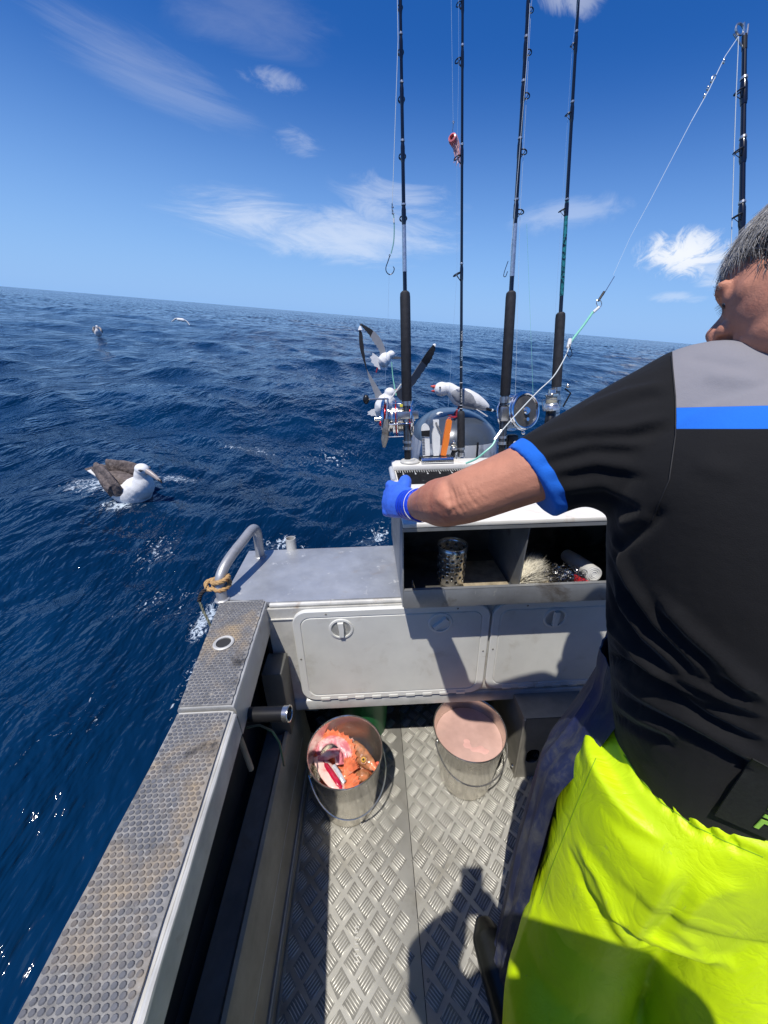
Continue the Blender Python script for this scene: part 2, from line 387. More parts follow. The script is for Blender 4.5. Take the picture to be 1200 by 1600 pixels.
def nmath(op, a, b=None, clamp=False):
    n = N.new('ShaderNodeMath'); n.operation = op; n.use_clamp = clamp
    for i, v in enumerate((a, b)):
        if v is None: continue
        if isinstance(v, (int, float)): n.inputs[i].default_value = v
        else: L.new(v, n.inputs[i])
    return n.outputs[0]
def nnoise(sc, det, stretch=(1, 1, 1), rot=0, ro=0.6, dist=0):
    mp = N.new('ShaderNodeMapping'); mp.inputs['Scale'].default_value = stretch; mp.inputs['Rotation'].default_value = (0, 0, rot); L.new(tc.outputs['Object'], mp.inputs[0])
    n = N.new('ShaderNodeTexNoise'); n.inputs['Scale'].default_value = sc; n.inputs['Detail'].default_value = det; n.inputs['Roughness'].default_value = ro; n.inputs['Distortion'].default_value = dist
    L.new(mp.outputs[0], n.inputs['Vector']); return n.outputs[0]
RW = -math.radians(62)
prev = None
for sc, det, st, dist in ((26.0, 3, 0.4, 0.003), (7.0, 4, 0.6, 0.017), (2.0, 5, 0.9, 0.12), (0.45, 6, 0.9, 0.50)):
    b = N.new('ShaderNodeBump'); b.inputs['Strength'].default_value = st; b.inputs['Distance'].default_value = dist
    L.new(nnoise(sc, det, (1, 0.5, 1), RW, 0.62, 0.3), b.inputs['Height'])
    if prev: L.new(prev, b.inputs['Normal'])
    prev = b.outputs[0]
# beyond the reach of the relief the wavelets tilt the surface by their true slope
geo = N.new('ShaderNodeVectorMath'); geo.operation = 'LENGTH'; L.new(tc.outputs['Object'], geo.inputs[0])
kf = N.new('ShaderNodeMapRange'); kf.interpolation_type = 'SMOOTHSTEP'; kf.inputs[1].default_value = 8; kf.inputs[2].default_value = 120; kf.inputs[3].default_value = 0.0; kf.inputs[4].default_value = 2.1; L.new(geo.outputs['Value'], kf.inputs[0])
fn = N.new('ShaderNodeTexNoise'); fn.inputs['Scale'].default_value = 1.3; fn.inputs['Detail'].default_value = 4; L.new(tc.outputs['Object'], fn.inputs['Vector'])
f1_ = N.new('ShaderNodeVectorMath'); f1_.operation = 'SUBTRACT'; L.new(fn.outputs['Color'], f1_.inputs[0]); f1_.inputs[1].default_value = (0.5, 0.5, 0.5)
f2_ = N.new('ShaderNodeVectorMath'); f2_.operation = 'SCALE'; L.new(f1_.outputs[0], f2_.inputs[0]); L.new(kf.outputs[0], f2_.inputs['Scale'])
f3_ = N.new('ShaderNodeVectorMath'); f3_.operation = 'MULTIPLY'; L.new(f2_.outputs[0], f3_.inputs[0]); f3_.inputs[1].default_value = (1, 1, 0.1)
f4_ = N.new('ShaderNodeVectorMath'); f4_.operation = 'ADD'; L.new(prev, f4_.inputs[0]); L.new(f3_.outputs[0], f4_.inputs[1])
f5_ = N.new('ShaderNodeVectorMath'); f5_.operation = 'NORMALIZE'; L.new(f4_.outputs[0], f5_.inputs[0])
L.new(f5_.outputs[0], p.inputs['Normal'])
# foam: lacy patches where the photograph shows them, on the water itself
sepv = N.new('ShaderNodeSeparateXYZ'); L.new(tc.outputs['Object'], sepv.inputs[0])
foam = None
def onsea(px, py, z=SEA_Z):
    d = H3@Vector(ray(px, py)); o = H3@Vector(C0); return o+d*((z-o.z)/d.z)
def blob(px, py, rx, ry, lo, hi, sc=26, gain=1.0):
    global foam
    c = onsea(px, py); ex = nmath('DIVIDE', nmath('SUBTRACT', sepv.outputs[0], c.x), rx); ey = nmath('DIVIDE', nmath('SUBTRACT', sepv.outputs[1], c.y), ry)
    g = nmath('SUBTRACT', 1, nmath('ADD', nmath('MULTIPLY', ex, ex), nmath('MULTIPLY', ey, ey)), clamp=True)
    v = nmath('ADD', nnoise(sc, 7, (1, 0.7, 1), RW, 0.72, 1.6), nmath('MULTIPLY', nmath('SUBTRACT', g, 1), 0.28))
    r = N.new('ShaderNodeMapRange'); r.inputs[1].default_value = lo; r.inputs[2].default_value = hi; L.new(v, r.inputs[0])
    v2 = nmath('MULTIPLY', nmath('MULTIPLY', r.outputs[0], nmath('POWER', g, 0.4)), gain)
    foam = v2 if foam is None else nmath('MAXIMUM', foam, v2)
blob(440, 838, 0.42, 0.28, 0.52, 0.58, 13)
blob(592, 830, 0.45, 0.40, 0.52, 0.58, 13)
blob(318, 960, 0.11, 0.34, 0.42, 0.52, 22)
blob(300, 1060, 0.15, 0.35, 0.52, 0.57, 22)
blob(150, 745, 0.62, 0.55, 0.475, 0.56, 13)
blob(185, 778, 0.42, 0.25, 0.46, 0.55, 15)
blob(272, 735, 0.45, 0.28, 0.48, 0.57, 14)
blob(390, 688, 0.9, 0.5, 0.53, 0.60, 9)
blob(240, 850, 0.35, 0.7, 0.55, 0.62, 16)
blob(520, 700, 1.2, 0.9, 0.57, 0.63, 9)
blob(330, 560, 2.5, 1.2, 0.60, 0.66, 5)
blob(250, 930, 0.6, 0.5, 0.585, 0.63, 18)
blob(100, 1150, 1.0, 0.8, 0.64, 0.67, 9)
dnear = nmath('MULTIPLY', sepv.outputs[1], 0.02, clamp=True)
vr = N.new('ShaderNodeMapRange'); vr.inputs[1].default_value = 0.35; vr.inputs[2].default_value = 0.7; L.new(nnoise(0.35, 3), vr.inputs[0])
c1 = N.new('ShaderNodeMix'); c1.data_type = 'RGBA'; c1.inputs[6].default_value = (0.0006, 0.0105, 0.034, 1); c1.inputs[7].default_value = (0.0016, 0.0250, 0.074, 1); L.new(vr.outputs[0], c1.inputs[0])
c3 = N.new('ShaderNodeMix'); c3.data_type = 'RGBA'; L.new(c1.outputs[2], c3.inputs[6]); c3.inputs[7].default_value = (0.5, 0.58, 0.64, 1); L.new(foam, c3.inputs[0])
L.new(c3.outputs[2], p.inputs['Base Color'])
rm = nmath('ADD', nmath('MULTIPLY', foam, 0.5), 0.055); L.new(rm, p.inputs['Roughness'])
me.materials.append(m)
def sea_h(x, y):
    a = np.array([x]); b = np.array([y]); _, _, z = sea_disp(a, b, np.array([max(0.05, math.hypot(x, y)*0.0115)])); return SEA_Z+float(z[0]*calm(a, b)[0])

# ---------- the boat ----------
boat = thing('fishing_boat', 'weathered aluminium fishing boat with a tread plate floor and grey lockers', 'boat', (0.45, 0.6, 0))
bx0 = MB()
XL0, XL1 = -0.30, 1.22      # floor sides
# tread plate floor with its raised bars
grime_shade = mat('grime between the tread bars', (0.205, 0.198, 0.175), 0.55, 0.25, (30, 0.25), (160, 0.3, 0.0006), [((0.14, 0.13, 0.11), 5, 0.55, 0.72)])  # dark tone painted under each bar group: grime plus shade between the bars
def treadplate(x0, x1, y0, y1):
    mb = MB(); mb.use(plate); mb.box((x0, y0, -0.012), (x1, y1, 0))
    p = 0.0515; c45 = math.cos(math.radians(45)); i = 0
    L_, Wd, Ht = 0.041, 0.0030, 0.0031
    n = int((x1-x0+y1-y0)/p)+4
    for a in range(-n, n):
        for b in range(-n, n):
            cx = 0.3+(a-b)*p*c45*1.0; cy = 0.5+(a+b)*p*c45*1.0
            if not (x0+0.012 < cx < x1-0.012 and y0+0.022 < cy < y1-0.022): continue
            if (a+b) % 2 == 0: u = Vector((c45, c45, 0)); v = Vector((-c45, c45, 0))
            else: u = Vector((-c45, c45, 0)); v = Vector((c45, c45, 0))
            q_ = [u*0.0225+v*0.0180, u*-0.0190+v*0.0215, u*-0.0225+v*-0.0180, u*0.0190+v*-0.0215]; zz = Vector((cx, cy, 0.00035)); mb.use(grime_shade)
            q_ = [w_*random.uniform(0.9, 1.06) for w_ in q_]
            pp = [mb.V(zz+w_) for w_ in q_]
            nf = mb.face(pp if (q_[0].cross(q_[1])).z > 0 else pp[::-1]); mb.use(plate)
            for k in (-2.5, -1.5, -0.5, 0.5, 1.5, 2.5):
                o = Vector((cx, cy, 0.0))+v*(k*0.0072); hl = L_/2*(1-0.06*abs(k))
                lo = [mb.V(o-u*hl), mb.V(o-v*Wd*0.55-u*hl*0.55), mb.V(o-v*Wd*0.55+u*hl*0.55), mb.V(o+u*hl), mb.V(o+v*Wd*0.55+u*hl*0.55), mb.V(o+v*Wd*0.55-u*hl*0.55)]
                hi = [mb.V(o-u*hl*0.72+Vector((0, 0, Ht))), mb.V(o+u*hl*0.72+Vector((0, 0, Ht)))]
                mb.face([lo[0], lo[1], hi[0]]); mb.face([lo[1], lo[2], hi[1], hi[0]]); mb.face([lo[2], lo[3], hi[1]])
                mb.face([lo[3], lo[4], hi[1]]); mb.face([lo[4], lo[5], hi[0], hi[1]]); mb.face([lo[5], lo[0], hi[0]])
    return mb
SEAM = 0.093
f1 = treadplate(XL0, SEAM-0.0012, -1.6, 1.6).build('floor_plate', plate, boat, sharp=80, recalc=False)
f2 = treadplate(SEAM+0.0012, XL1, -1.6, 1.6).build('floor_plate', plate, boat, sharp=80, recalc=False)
for yy in (0.42, 0.53, 0.68, 0.83, 0.98):
    mb = MB(); mb.lathe([(0, 0.0), (0.0042, 0.0), (0.0042, 0.0012), (0.002, 0.0016), (0, 0.0010)], (SEAM+0.013, yy, 0.0), seg=10); mb.build('screw', alu_dull, boat)
mb = MB()
for i in range(30):
    mb.ell((XL0+0.004, 0.3+i*0.03+random.uniform(-.004, .004), 0.0005), 0.006, 0.026, 0.0035, seg=8, rin=5)
mb.build('weld_bead', alu_dull, boat)
mb = MB(); mb.use(plate)
for i, (w, h) in enumerate(((.010, .006), (.009, .008), (.011, .004), (.009, .008), (.010, .006), (.008, .009), (.010, .005))):
    y = 0.46+i*0.0115; mb.box((-0.098, y, 0.0006), (-0.098+w*1.2, y+0.0035, 0.0030)); mb.box((-0.098, y, 0.0006), (-0.095, y+h, 0.0028))
mb.build('plate_stamp', None, boat)
# side trough: coaming, ledge and the dark hull side
def strip(pts_a, pts_b, th, name, m, parent=boat, sharp=35):
    mb = MB(); mb.slab([pts_a, pts_b], th); return mb.build(name, m, parent, sharp)
Yf, Yb = 1.05, -1.6
mb = MB(); mb.use(alu_dull)
mb.prism([(-0.300, Yb, 0.0), (-0.300, Yb, 0.045), (-0.312, Yb, 0.050), (-0.335, Yb, 0.30), (-0.342, Yb, 0.318), (-0.352, Yb, 0.322), (-0.362, Yb, 0.305), (-0.43, Yb, 0.285), (-0.47, Yb, 0.10), (-0.45, Yb, -0.08), (-0.31, Yb, -0.012)], vec=(0, Yf-Yb+0.08, 0))
mb.build('side_locker', None, boat, 25)
mb = MB()
mb.tube([(-0.306, Yb+0.1, 0.051), (-0.306, 0.5, 0.051), (-0.306, 1.03, 0.051)], 0.0022, 6)
mb.tube([(-0.322, Yb+0.1, 0.155), (-0.322, 1.03, 0.155)], 0.0016, 6)
mb.build('ledge_edge', alu, boat)
# hull shell outside
mb = MB()
for sx in (-1, 1):
    cx = 0.45; P = []
    for yy in (-2.2, -0.8, 0.4, 1.1, 1.5):
        w = {-2.2: 1.06, -0.8: 1.03, 0.4: 0.96, 1.1: 0.985, 1.5: 0.995}[yy]
        P.append([Vector((cx+sx*(w-0.16*t*t), yy, 0.70-t*1.35)) for t in (0, 0.35, 0.7, 1.0)])
    mb.slab(P, 0.006*sx)
mb.build('hull_side', alu_dull, boat)
mb = MB(); mb.box((-0.53, 1.455, -0.60), (1.43, 1.47, 0.79)); mb.build('transom', alu, boat)
# inner hull wall in the dark under the gunwale
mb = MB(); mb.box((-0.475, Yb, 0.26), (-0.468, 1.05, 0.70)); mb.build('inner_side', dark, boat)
# gunwales: capped box section, two lengths
def gunwale(side):
    gw = None
    def gx(y, inner):
        if side < 0: return (-0.328-(y-0.2)*0.062) if inner else (-0.492-max(0, (y-0.62))*0.13)
        return (1.228+(y-0.2)*0.062) if inner else (1.392+max(0, (y-0.62))*0.13)
    segs = ((0.655, 1.088, 0.800, 'front'), (-1.7, 0.650, 0.792, 'rear'))
    for y0, y1, zt, nm in segs:
        ys = np.linspace(y0, y1, 10); mb = MB(); P = []
        for y in ys:
            xi, xo = gx(y, True), gx(y, False); s = -side
            P.append([Vector((xo, y, zt-0.12)), Vector((xo, y, zt-0.006)), Vector((xo+s*0.006, y, zt)), Vector((xi-s*0.016, y, zt)), Vector((xi-s*0.004, y, zt-(0.004 if nm == 'rear' else 0.002))), Vector((xi, y, zt-0.012)), Vector((xi+s*0.003, y, zt-(0.085 if nm == 'rear' else 0.10))), Vector((xi-s*0.004, y, zt-(0.085 if nm == 'rear' else 0.10))), Vector((xi-s*0.01, y, zt-0.02)), Vector((xo+s*0.012, y, zt-0.02)), Vector((xo+s*0.006, y, zt-0.12))])
        for i in range(len(P)-1):
            pass
        vs = [[mb.V(q) for q in row] for row in P]; n = len(P[0])
        for i in range(len(vs)-1):
            for k in range(n): mb.face([vs[i][k], vs[i][(k+1) % n], vs[i+1][(k+1) % n], vs[i+1][k]])
        mb.face(vs[0]); mb.face(vs[-1][::-1])
        if nm == 'rear' and side < 0:
            mb.tube([(gx(y, True)+0.002, y, zt-0.004+random.uniform(-.001, .001)) for y in np.linspace(y0, y1-0.01, 90)], [0.0055+random.uniform(-.0008, .0008) for _ in range(90)], 8)
        g = mb.build('gunwale', alu_white if nm == 'rear' else alu, boat, 30)
        # rubber mat with staggered raised ovals
        mb = MB(); mb.use(matbase); yy0 = y0+0.004; yy1 = y1-(0.012 if nm == 'front' else 0.006); n = 40
        A_ = []; B_ = []
        for y in np.linspace(yy0, yy1, n):
            j1 = random.uniform(-.0012, .0012); j2 = random.uniform(-.0012, .0012)
            A_.append(Vector((gx(y, False)+0.004*-side+j1, y, zt+0.0035))); B_.append(Vector((gx(y, True)+(-(0.010 if nm == 'front' else 0.009))*-side+j2, y, zt+0.0035)))
        if side < 0: mb.slab([A_, B_], -0.0045)
        else: mb.slab([A_, B_], 0.0045)
        mb.use(rubber); px_, py_ = 0.0118, 0.0092; r = 0
        y = yy0+0.006
        while y < yy1-0.004 and (side < 0 or y > -1.0):
            xa, xb = gx(y, False), gx(y, True); lo_, hi_ = min(xa, xb)+0.009, max(xa, xb)-0.015
            if side > 0: lo_, hi_ = min(xa, xb)+0.020, max(xa, xb)-0.008
            x = lo_+(px_/2 if r % 2 else 0)
            while x < hi_:
                c = Vector((x, y, zt+0.0034)); vs0 = []; vs1 = []
                if not (side < 0 and nm == 'front' and math.hypot(x+0.46, y-0.871) < 0.030):
                    for k in range(8):
                        a = 2*math.pi*k/8; e = Vector((math.cos(a)*0.0054, math.sin(a)*0.0043, 0))
                        vs0.append(mb.V(c+e)); vs1.append(mb.V(c+e*0.7+Vector((0, 0, 0.0019))))
                    for k in range(8): mb.face([vs0[k], vs0[(k+1) % 8], vs1[(k+1) % 8], vs1[k]])
                    mb.face(vs1)
                x += px_
            y += py_; r += 1
        mb.build('non_slip_mat', None, boat, 28)
gunwale(-1); gunwale(1)
# flush rod holder in the gunwale
mb = MB(); mb.use(alu_white); c = Vector((-0.46, 0.871, 0.8045))
mb.lathe([(0.0215, -0.004), (0.029, -0.003), (0.0305, 0.003), (0.027, 0.0055), (0.0215, 0.004), (0.0210, -0.015)], c, seg=28, closed=True)
mb.use(dark); mb.lathe([(0, 0.0006), (0.0212, 0.0006)], c, seg=24)
mb.build('rod_holder', None, boat)
# transom deck (left part in the open, carries on under the bait station)
mb = MB(); mb.use(alu_deck); mb.prism([(-0.56, 1.455, 0.80), (-0.547, 1.10, 0.80), (-0.372, 1.072, 0.80), (1.27, 1.072, 0.80), (1.45, 1.10, 0.80), (1.45, 1.455, 0.80)], vec=(0, 0, -0.02)); mb.build('transom_deck', None, boat)
mb = MB(); mb.tube([(-0.372, 1.064, 0.792), (0.3, 1.062, 0.792), (1.27, 1.064, 0.792)], 0.0085, 10); mb.build('deck_edge', alu_white, boat)
mb = MB(); mb.lathe([(0.019, 0), (0.019, 0.052), (0.022, 0.052), (0.022, 0), (0.019, 0)], (-0.372, 1.463, 0.80), seg=24); mb.build('drain_tube', alu_white, boat)
# locker face (with the slot under it) and hatches
FY = 1.05
mb = MB(); mb.use(alu_white)
mb.box((-0.385, FY, 0.352), (1.27, FY+0.012, 0.784)); mb.build('locker_face', None, boat)
mb = MB(); mb.prism([(-0.385, FY-0.004, 0.352), (-0.385, FY-0.012, 0.345), (-0.385, FY-0.012, 0.306), (-0.385, FY+0.004, 0.302), (-0.385, FY+0.02, 0.352)], vec=(1.655, 0, 0)); mb.build('locker_lip', alu, boat, 50)
mb = MB(); mb.tube([(-0.38, FY-0.002, 0.742), (-0.27, FY-0.002, 0.742)], 0.003, 6); mb.build('seam_bead', alu_white, boat)
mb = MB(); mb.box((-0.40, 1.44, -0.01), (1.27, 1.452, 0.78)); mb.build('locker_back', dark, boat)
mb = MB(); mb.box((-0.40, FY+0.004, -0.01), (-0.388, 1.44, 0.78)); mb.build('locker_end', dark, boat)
def rrect(x0, x1, z0, z1, r, y, n=8):
    P = []
    for cx, cz, a0 in ((x1-r, z1-r, 0), (x0+r, z1-r, 90), (x0+r, z0+r, 180), (x1-r, z0+r, 270)):
        for k in range(n+1):
            a = math.radians(a0+90*k/n); P.append(Vector((cx+r*math.cos(a), y, cz+r*math.sin(a))))
    return P
def ringfill(mb, loops):
    vs = [[mb.V(p) for p in lp] for lp in loops]; n = len(vs[0])
    for a, b in zip(vs[:-1], vs[1:]):
        for k in range(n): mb.face([a[k], a[(k+1) % n], b[(k+1) % n], b[k]])
    return vs
def hatch(x0, x1, z0, z1, latches, label):
    mb = MB(); y = FY-0.001
    lp = [rrect(x0, x1, z0, z1, 0.055, y), rrect(x0, x1, z0, z1, 0.055, y-0.012), rrect(x0+0.003, x1-0.003, z0+0.003, z1-0.003, 0.053, y-0.015),
          rrect(x0+0.026, x1-0.026, z0+0.022, z1-0.026, 0.036, y-0.014), rrect(x0+0.029, x1-0.029, z0+0.025, z1-0.029, 0.034, y-0.0105), rrect(x0+0.032, x1-0.032, z0+0.028, z1-0.032, 0.032, y-0.014)]
    mb.use(plastic_rim); vs = ringfill(mb, lp[:5]); mb.use(plastic); vb = [mb.V(p) for p in lp[5]]; n = len(vb)
    for k in range(n): mb.face([vs[4][k], vs[4][(k+1) % n], vb[(k+1) % n], vb[k]])
    mb.face(vb); h = mb.build('locker_hatch', None, boat, 40)
    h['label'] = label
    x = x0+0.07
    while x < x1-0.08:
        mb = MB(); mb.box((x, y-0.0166, z0-0.0015), (x+0.035, y-0.013, z0+0.012), 0.0008); mb.build('hinge', plastic_rim, h); x += 0.066
    for sx_, sz_ in ((x0+0.014, (z0+z1)/2), (x1-0.014, (z0+z1)/2), (x0+0.12, z1-0.013), (x1-0.12, z1-0.013)):
        mb = MB(); mb.lathe([(0, 0.0016), (0.0028, 0.0012), (0.0038, 0.0), (0, 0)], (sx_, y-0.0150, sz_), (0, -1, 0), 12); mb.build('screw', alu_dull, h)
    for lx, lz, ang_ in latches:
        c = Vector((lx, y-0.014, lz)); mb = MB()
        mb.lathe([(0.0, -0.0045), (0.0335, -0.0045), (0.0345, 0.0035), (0.038, 0.0045), (0.0425, 0.003), (0.044, 0.0), (0.0, 0.0)], c, (0, -1, 0), 40)
        l_ = mb.build('latch', plastic_rim, h)
        mb = MB(); q = Matrix.Rotation(math.radians(ang_), 3, 'Y')
        def W(a, b, d): return c+q@Vector((a, -d, b))
        prof = [(-0.008, -0.031), (0.010, -0.031), (0.012, 0.004), (0.010, 0.031), (-0.012, 0.031), (-0.0085, 0.0)]
        lo = [mb.V(W(a, b, -0.003)) for a, b in prof]; hi = [mb.V(W(a*0.85, b*0.96, 0.011)) for a, b in prof]; n = len(lo)
        mb.face(hi); 
        for k in range(n): mb.face([lo[k], lo[(k+1) % n], hi[(k+1) % n], hi[k]])
        mb.build('latch_handle', plastic_rim, l_)
        mb = MB(); mb.lathe([(0, -0.002), (0.0334, -0.002), (0.0334, -0.004), (0, -0.004)], c, (0, -1, 0), 36)
        mb.build('latch_recess', mat('grey recess plastic', (0.06, 0.06, 0.06), 0.5), l_)
hatch(-0.297, 0.404, 0.358, 0.780, [(-0.128, 0.700, 0), (0.225, 0.708, 52)], 'left hatch lid, wide, with a row of two round latches')
hatch(0.412, 1.10, 0.372, 0.780, [(0.640, 0.708, 4), (0.95, 0.70, 0)], 'right hatch lid, in the shade of the bait box')
# under-bench stainless cabinet with a hand hole
ux0, uy, uz1 = 0.535, 0.925, 0.335
mb = MB(); mb.use(alu_dull)
ho = rrect(ux0+0.032, ux0+0.085, 0.085, 0.165, 0.026, uy, 6)
# front plate with a real hole
fr = []
n = len(ho); cxh, czh = ux0+0.0585, 0.125
x1b = 0.80
def onrect(v):
    dx_, dz_ = v.x-cxh, v.z-czh; t = 9
    if dx_ > 0: t = min(t, (x1b-cxh)/dx_)
    if dx_ < 0: t = min(t, (ux0-cxh)/dx_)
    if dz_ > 0: t = min(t, (uz1-czh)/dz_)
    if dz_ < 0: t = min(t, (0.0-czh)/dz_)
    return Vector((cxh+dx_*t, uy, czh+dz_*t))
outer = [onrect(v) for v in ho]
for corner in ((ux0, uz1), (x1b, uz1), (x1b, 0), (ux0, 0)):
    j = min(range(n), key=lambda k: (outer[k].x-corner[0])**2+(outer[k].z-corner[1])**2); outer[j] = Vector((corner[0], uy, corner[1]))
for y_, fl in ((uy, 0), (uy+0.004, 1)):
    ringfill(mb, [[Vector((p.x, y_, p.z)) for p in outer], [Vector((p.x, y_, p.z)) for p in ho]])
ringfill(mb, [ho, [Vector((p.x, uy+0.004, p.z)) for p in ho]])
mb.box((ux0, uy+0.004, 0.0), (ux0+0.004, 1.40, uz1)); mb.box((x1b-0.004, uy+0.004, 0.0), (x1b, 1.40, uz1)); mb.box((ux0+0.004, uy+0.004, uz1-0.004), (x1b-0.004, 1.40, uz1))
mb.tube([(ux0, uy, 0.002), (ux0, uy, uz1)], 0.005, 8)
mb.build('floor_cabinet', None, boat, 40)
mb = MB(); mb.lathe([(0, 0.006), (0.006, 0.004), (0.008, 0), (0, 0)], (ux0-0.006, uy+0.02, 0.045), (-1, 0, 0), 12); mb.build('bolt', chrome, boat)
# horizontal tube holder under the gunwale and its hose
mb = MB(); a = atD(452, 1115, 0.98); b = a+Vector((-0.24, 0.03, -0.03))
mb.use(black); mb.tube([b, b+(a-b)*0.94], 0.0195, 20); mb.use(steel); mb.tube([b+(a-b)*0.94, a], 0.0205, 24, cap=False); mb.torus(a, a-b, 0.0195, 0.0022, 28, 8)
mb.use(steel); mb.tube([a-(a-b).normalized()*0.03+Vector((0, 0, 0.016)), a-(a-b).normalized()*0.03-Vector((0, 0, 0.016))], 0.002, 6)
mb.build('tube_holder', None, boat)
mb = MB(); mb.tube([atD(385, 1137, 1.0), atD(405, 1133, 1.02), atD(425, 1142, 1.04), atD(437, 1160, 1.06), atD(443, 1190, 1.08), atD(444, 1196, 1.10)], 0.0032, 8); mb.build('hose', mat('dark green hose', (0.01, 0.035, 0.03), 0.4), boat)
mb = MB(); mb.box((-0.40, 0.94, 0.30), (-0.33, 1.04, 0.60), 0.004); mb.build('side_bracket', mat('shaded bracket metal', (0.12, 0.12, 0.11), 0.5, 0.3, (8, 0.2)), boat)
mb = MB(); mb.tube([(-0.40, 0.72, 0.60), (-0.39, 0.72, 0.46)], 0.008, 10); mb.build('pipe_stub', alu_dull, boat)
# grab rail on the quarter
mb = MB(); rp = [(-0.548, 1.10, 0.800), (-0.550, 1.112, 0.855), (-0.545, 1.135, 0.890), (-0.530, 1.19, 0.918), (-0.505, 1.29, 0.942), (-0.496, 1.34, 0.950), (-0.492, 1.378, 0.944), (-0.490, 1.398, 0.915), (-0.492, 1.40, 0.88), (-0.495, 1.402, 0.800)]
def cr(P, n=6):
    P = [Vector(p) for p in P]; out = []
    for i in range(len(P)-1):
        a, b, c, d = P[max(i-1, 0)], P[i], P[i+1], P[min(i+2, len(P)-1)]
        for k in range(n):
            t = k/n; out.append(0.5*((2*b)+(c-a)*t+(2*a-5*b+4*c-d)*t*t+(3*b-a-3*c+d)*t**3))
    out.append(P[-1]); return out
rp2 = cr(rp); mb.tube(rp2, 0.0185, 18); mb.torus(rp[0], (0, 0, 1), 0.021, 0.006, 20, 6); mb.torus(rp[-1], (0, 0, 1), 0.021, 0.006, 20, 6)
mb.build('grab_rail', mat('grey rail aluminium', (0.42, 0.42, 0.42), 0.45, 0.5, (20, 0.15), (120, 0.4, 0.001), [((0.30, 0.17, 0.08), 14, 0.6, 0.72), ((0.6, 0.57, 0.5), 9, 0.58, 0.7)]), boat)
# rope hitched round the rail
mb = MB(); rope_m = mat('tan rope', (0.48, 0.30, 0.13), 0.85, 0, (60, 0.3), (260, 0.8, 0.002), [((0.32, 0.12, 0.04), 20, 0.56, 0.66)])
def ropetube(mb, pts, r, twist=150):
    P = cr(pts, 8); L_ = 0
    for st in range(3):
        Q = []; L_ = 0
        for i, q in enumerate(P):
            if i: L_ += (P[i]-P[i-1]).length
            t = (P[min(i+1, len(P)-1)]-P[max(i-1, 0)]).normalized(); u = t.cross(Vector((0.3, 0.2, 1))).normalized(); v = t.cross(u); a = L_*twist+st*2.094
            Q.append(q+(u*math.cos(a)+v*math.sin(a))*r*0.5)
        mb.tube(Q, r*0.58, 7)
ctr = Vector((-0.548, 1.120, 0.858)); 
for j, dz in enumerate((-0.010, 0.013)):
    ropetube(mb, [ctr+Vector((0.0265*math.cos(a), 0.0265*math.sin(a), dz+0.006*math.sin(a+j*2))) for a in np.linspace(0.4, 0.4+2*math.pi, 14)], 0.0085)
ropetube(mb, [ctr+Vector((-0.02, -0.018, -0.012)), ctr+Vector((-0.045, -0.014, -0.018)), ctr+Vector((-0.052, -0.002, 0.0)), ctr+Vector((-0.036, 0.008, 0.006)), ctr+Vector((-0.02, 0.015, 0.004))], 0.008)
rp_o = mb.build('rope', rope_m); tag(rp_o, 'frayed tan rope hitched round the grab rail', 'rope')
mb = MB(); ropetube(mb, [ctr+Vector((-0.045, -0.012, -0.012)), ctr+Vector((-0.068, -0.02, -0.03)), ctr+Vector((-0.082, -0.022, -0.06))], 0.007)
k = mb.build('rope_lashing', mat('black tar rope', (0.03, 0.025, 0.025), 0.7, 0, (60, 0.3)), rp_o)
mb = MB(); ropetube(mb, [ctr+Vector((-0.080, -0.022, -0.058)), ctr+Vector((-0.074, -0.026, -0.10)), ctr+Vector((-0.062, -0.03, -0.15)), ctr+Vector((-0.05, -0.03, -0.24))], 0.0045)
mb.build('rope_tail', mat('grey green rope', (0.25, 0.25, 0.17), 0.8, 0, (60, 0.3)), rp_o)
# ---------- bait station ----------
BX0, BX1 = 0.083, 1.02; BYF, BYB = 0.955, 1.56; BZ0, BZ1 = 0.845, 1.125
bait = thing('bait_station', 'metal bait station with a white cutting board and open front tray on the transom deck', 'bait station', (0.5, 1.25, 0.8))
gal = mat('worn grey tray metal', (0.30, 0.31, 0.32), 0.5, 0.55, (8, 0.2), (80, 0.25, 0.001), [((0.14, 0.12, 0.10), 9, 0.56, 0.72), ((0.42, 0.42, 0.4), 30, 0.62, 0.7)])
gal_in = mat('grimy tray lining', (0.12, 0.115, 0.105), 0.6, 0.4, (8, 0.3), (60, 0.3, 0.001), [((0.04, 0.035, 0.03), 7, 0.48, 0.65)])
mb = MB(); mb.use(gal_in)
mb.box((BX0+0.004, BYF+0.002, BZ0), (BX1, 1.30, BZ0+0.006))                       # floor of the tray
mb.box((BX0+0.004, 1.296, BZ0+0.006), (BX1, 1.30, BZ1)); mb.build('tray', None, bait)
mb = MB(); mb.use(gal)
mb.prism([(BX0, BYF-0.002, BZ0), (BX0, 1.56, 0.805), (BX0, 1.56, BZ1), (BX0, BYF+0.01, BZ1), (BX0, BYF-0.002, BZ0+0.06)], vec=(0.004, 0, 0)); mb.build('side_panel', None, bait)
mb = MB(); mb.use(gal); mb.box((BX1, BYF-0.002, BZ0), (BX1+0.004, 1.56, BZ1)); mb.build('side_panel', None, bait)
mb = MB(); mb.box((BX0+0.004, 1.552, 0.805), (BX1, 1.556, BZ1)); mb.build('back_panel', gal, bait)
for fx in (0.11, 0.92): mb = MB(); mb.box((fx, 1.07, 0.802), (fx+0.03, 1.5, BZ0-0.001)); mb.build('foot_rail', gal, bait)
mb = MB(); mb.box((BX0+0.004, BYF-0.004, BZ0-0.004), (BX0+0.672, BYF-0.0005, BZ0+0.061), 0.0012); mb.box((BX0+0.004, BYF-0.004, BZ0+0.0612), (BX0+0.672, BYF+0.008, BZ0+0.064)); mb.build('tray_lip', gal, bait)
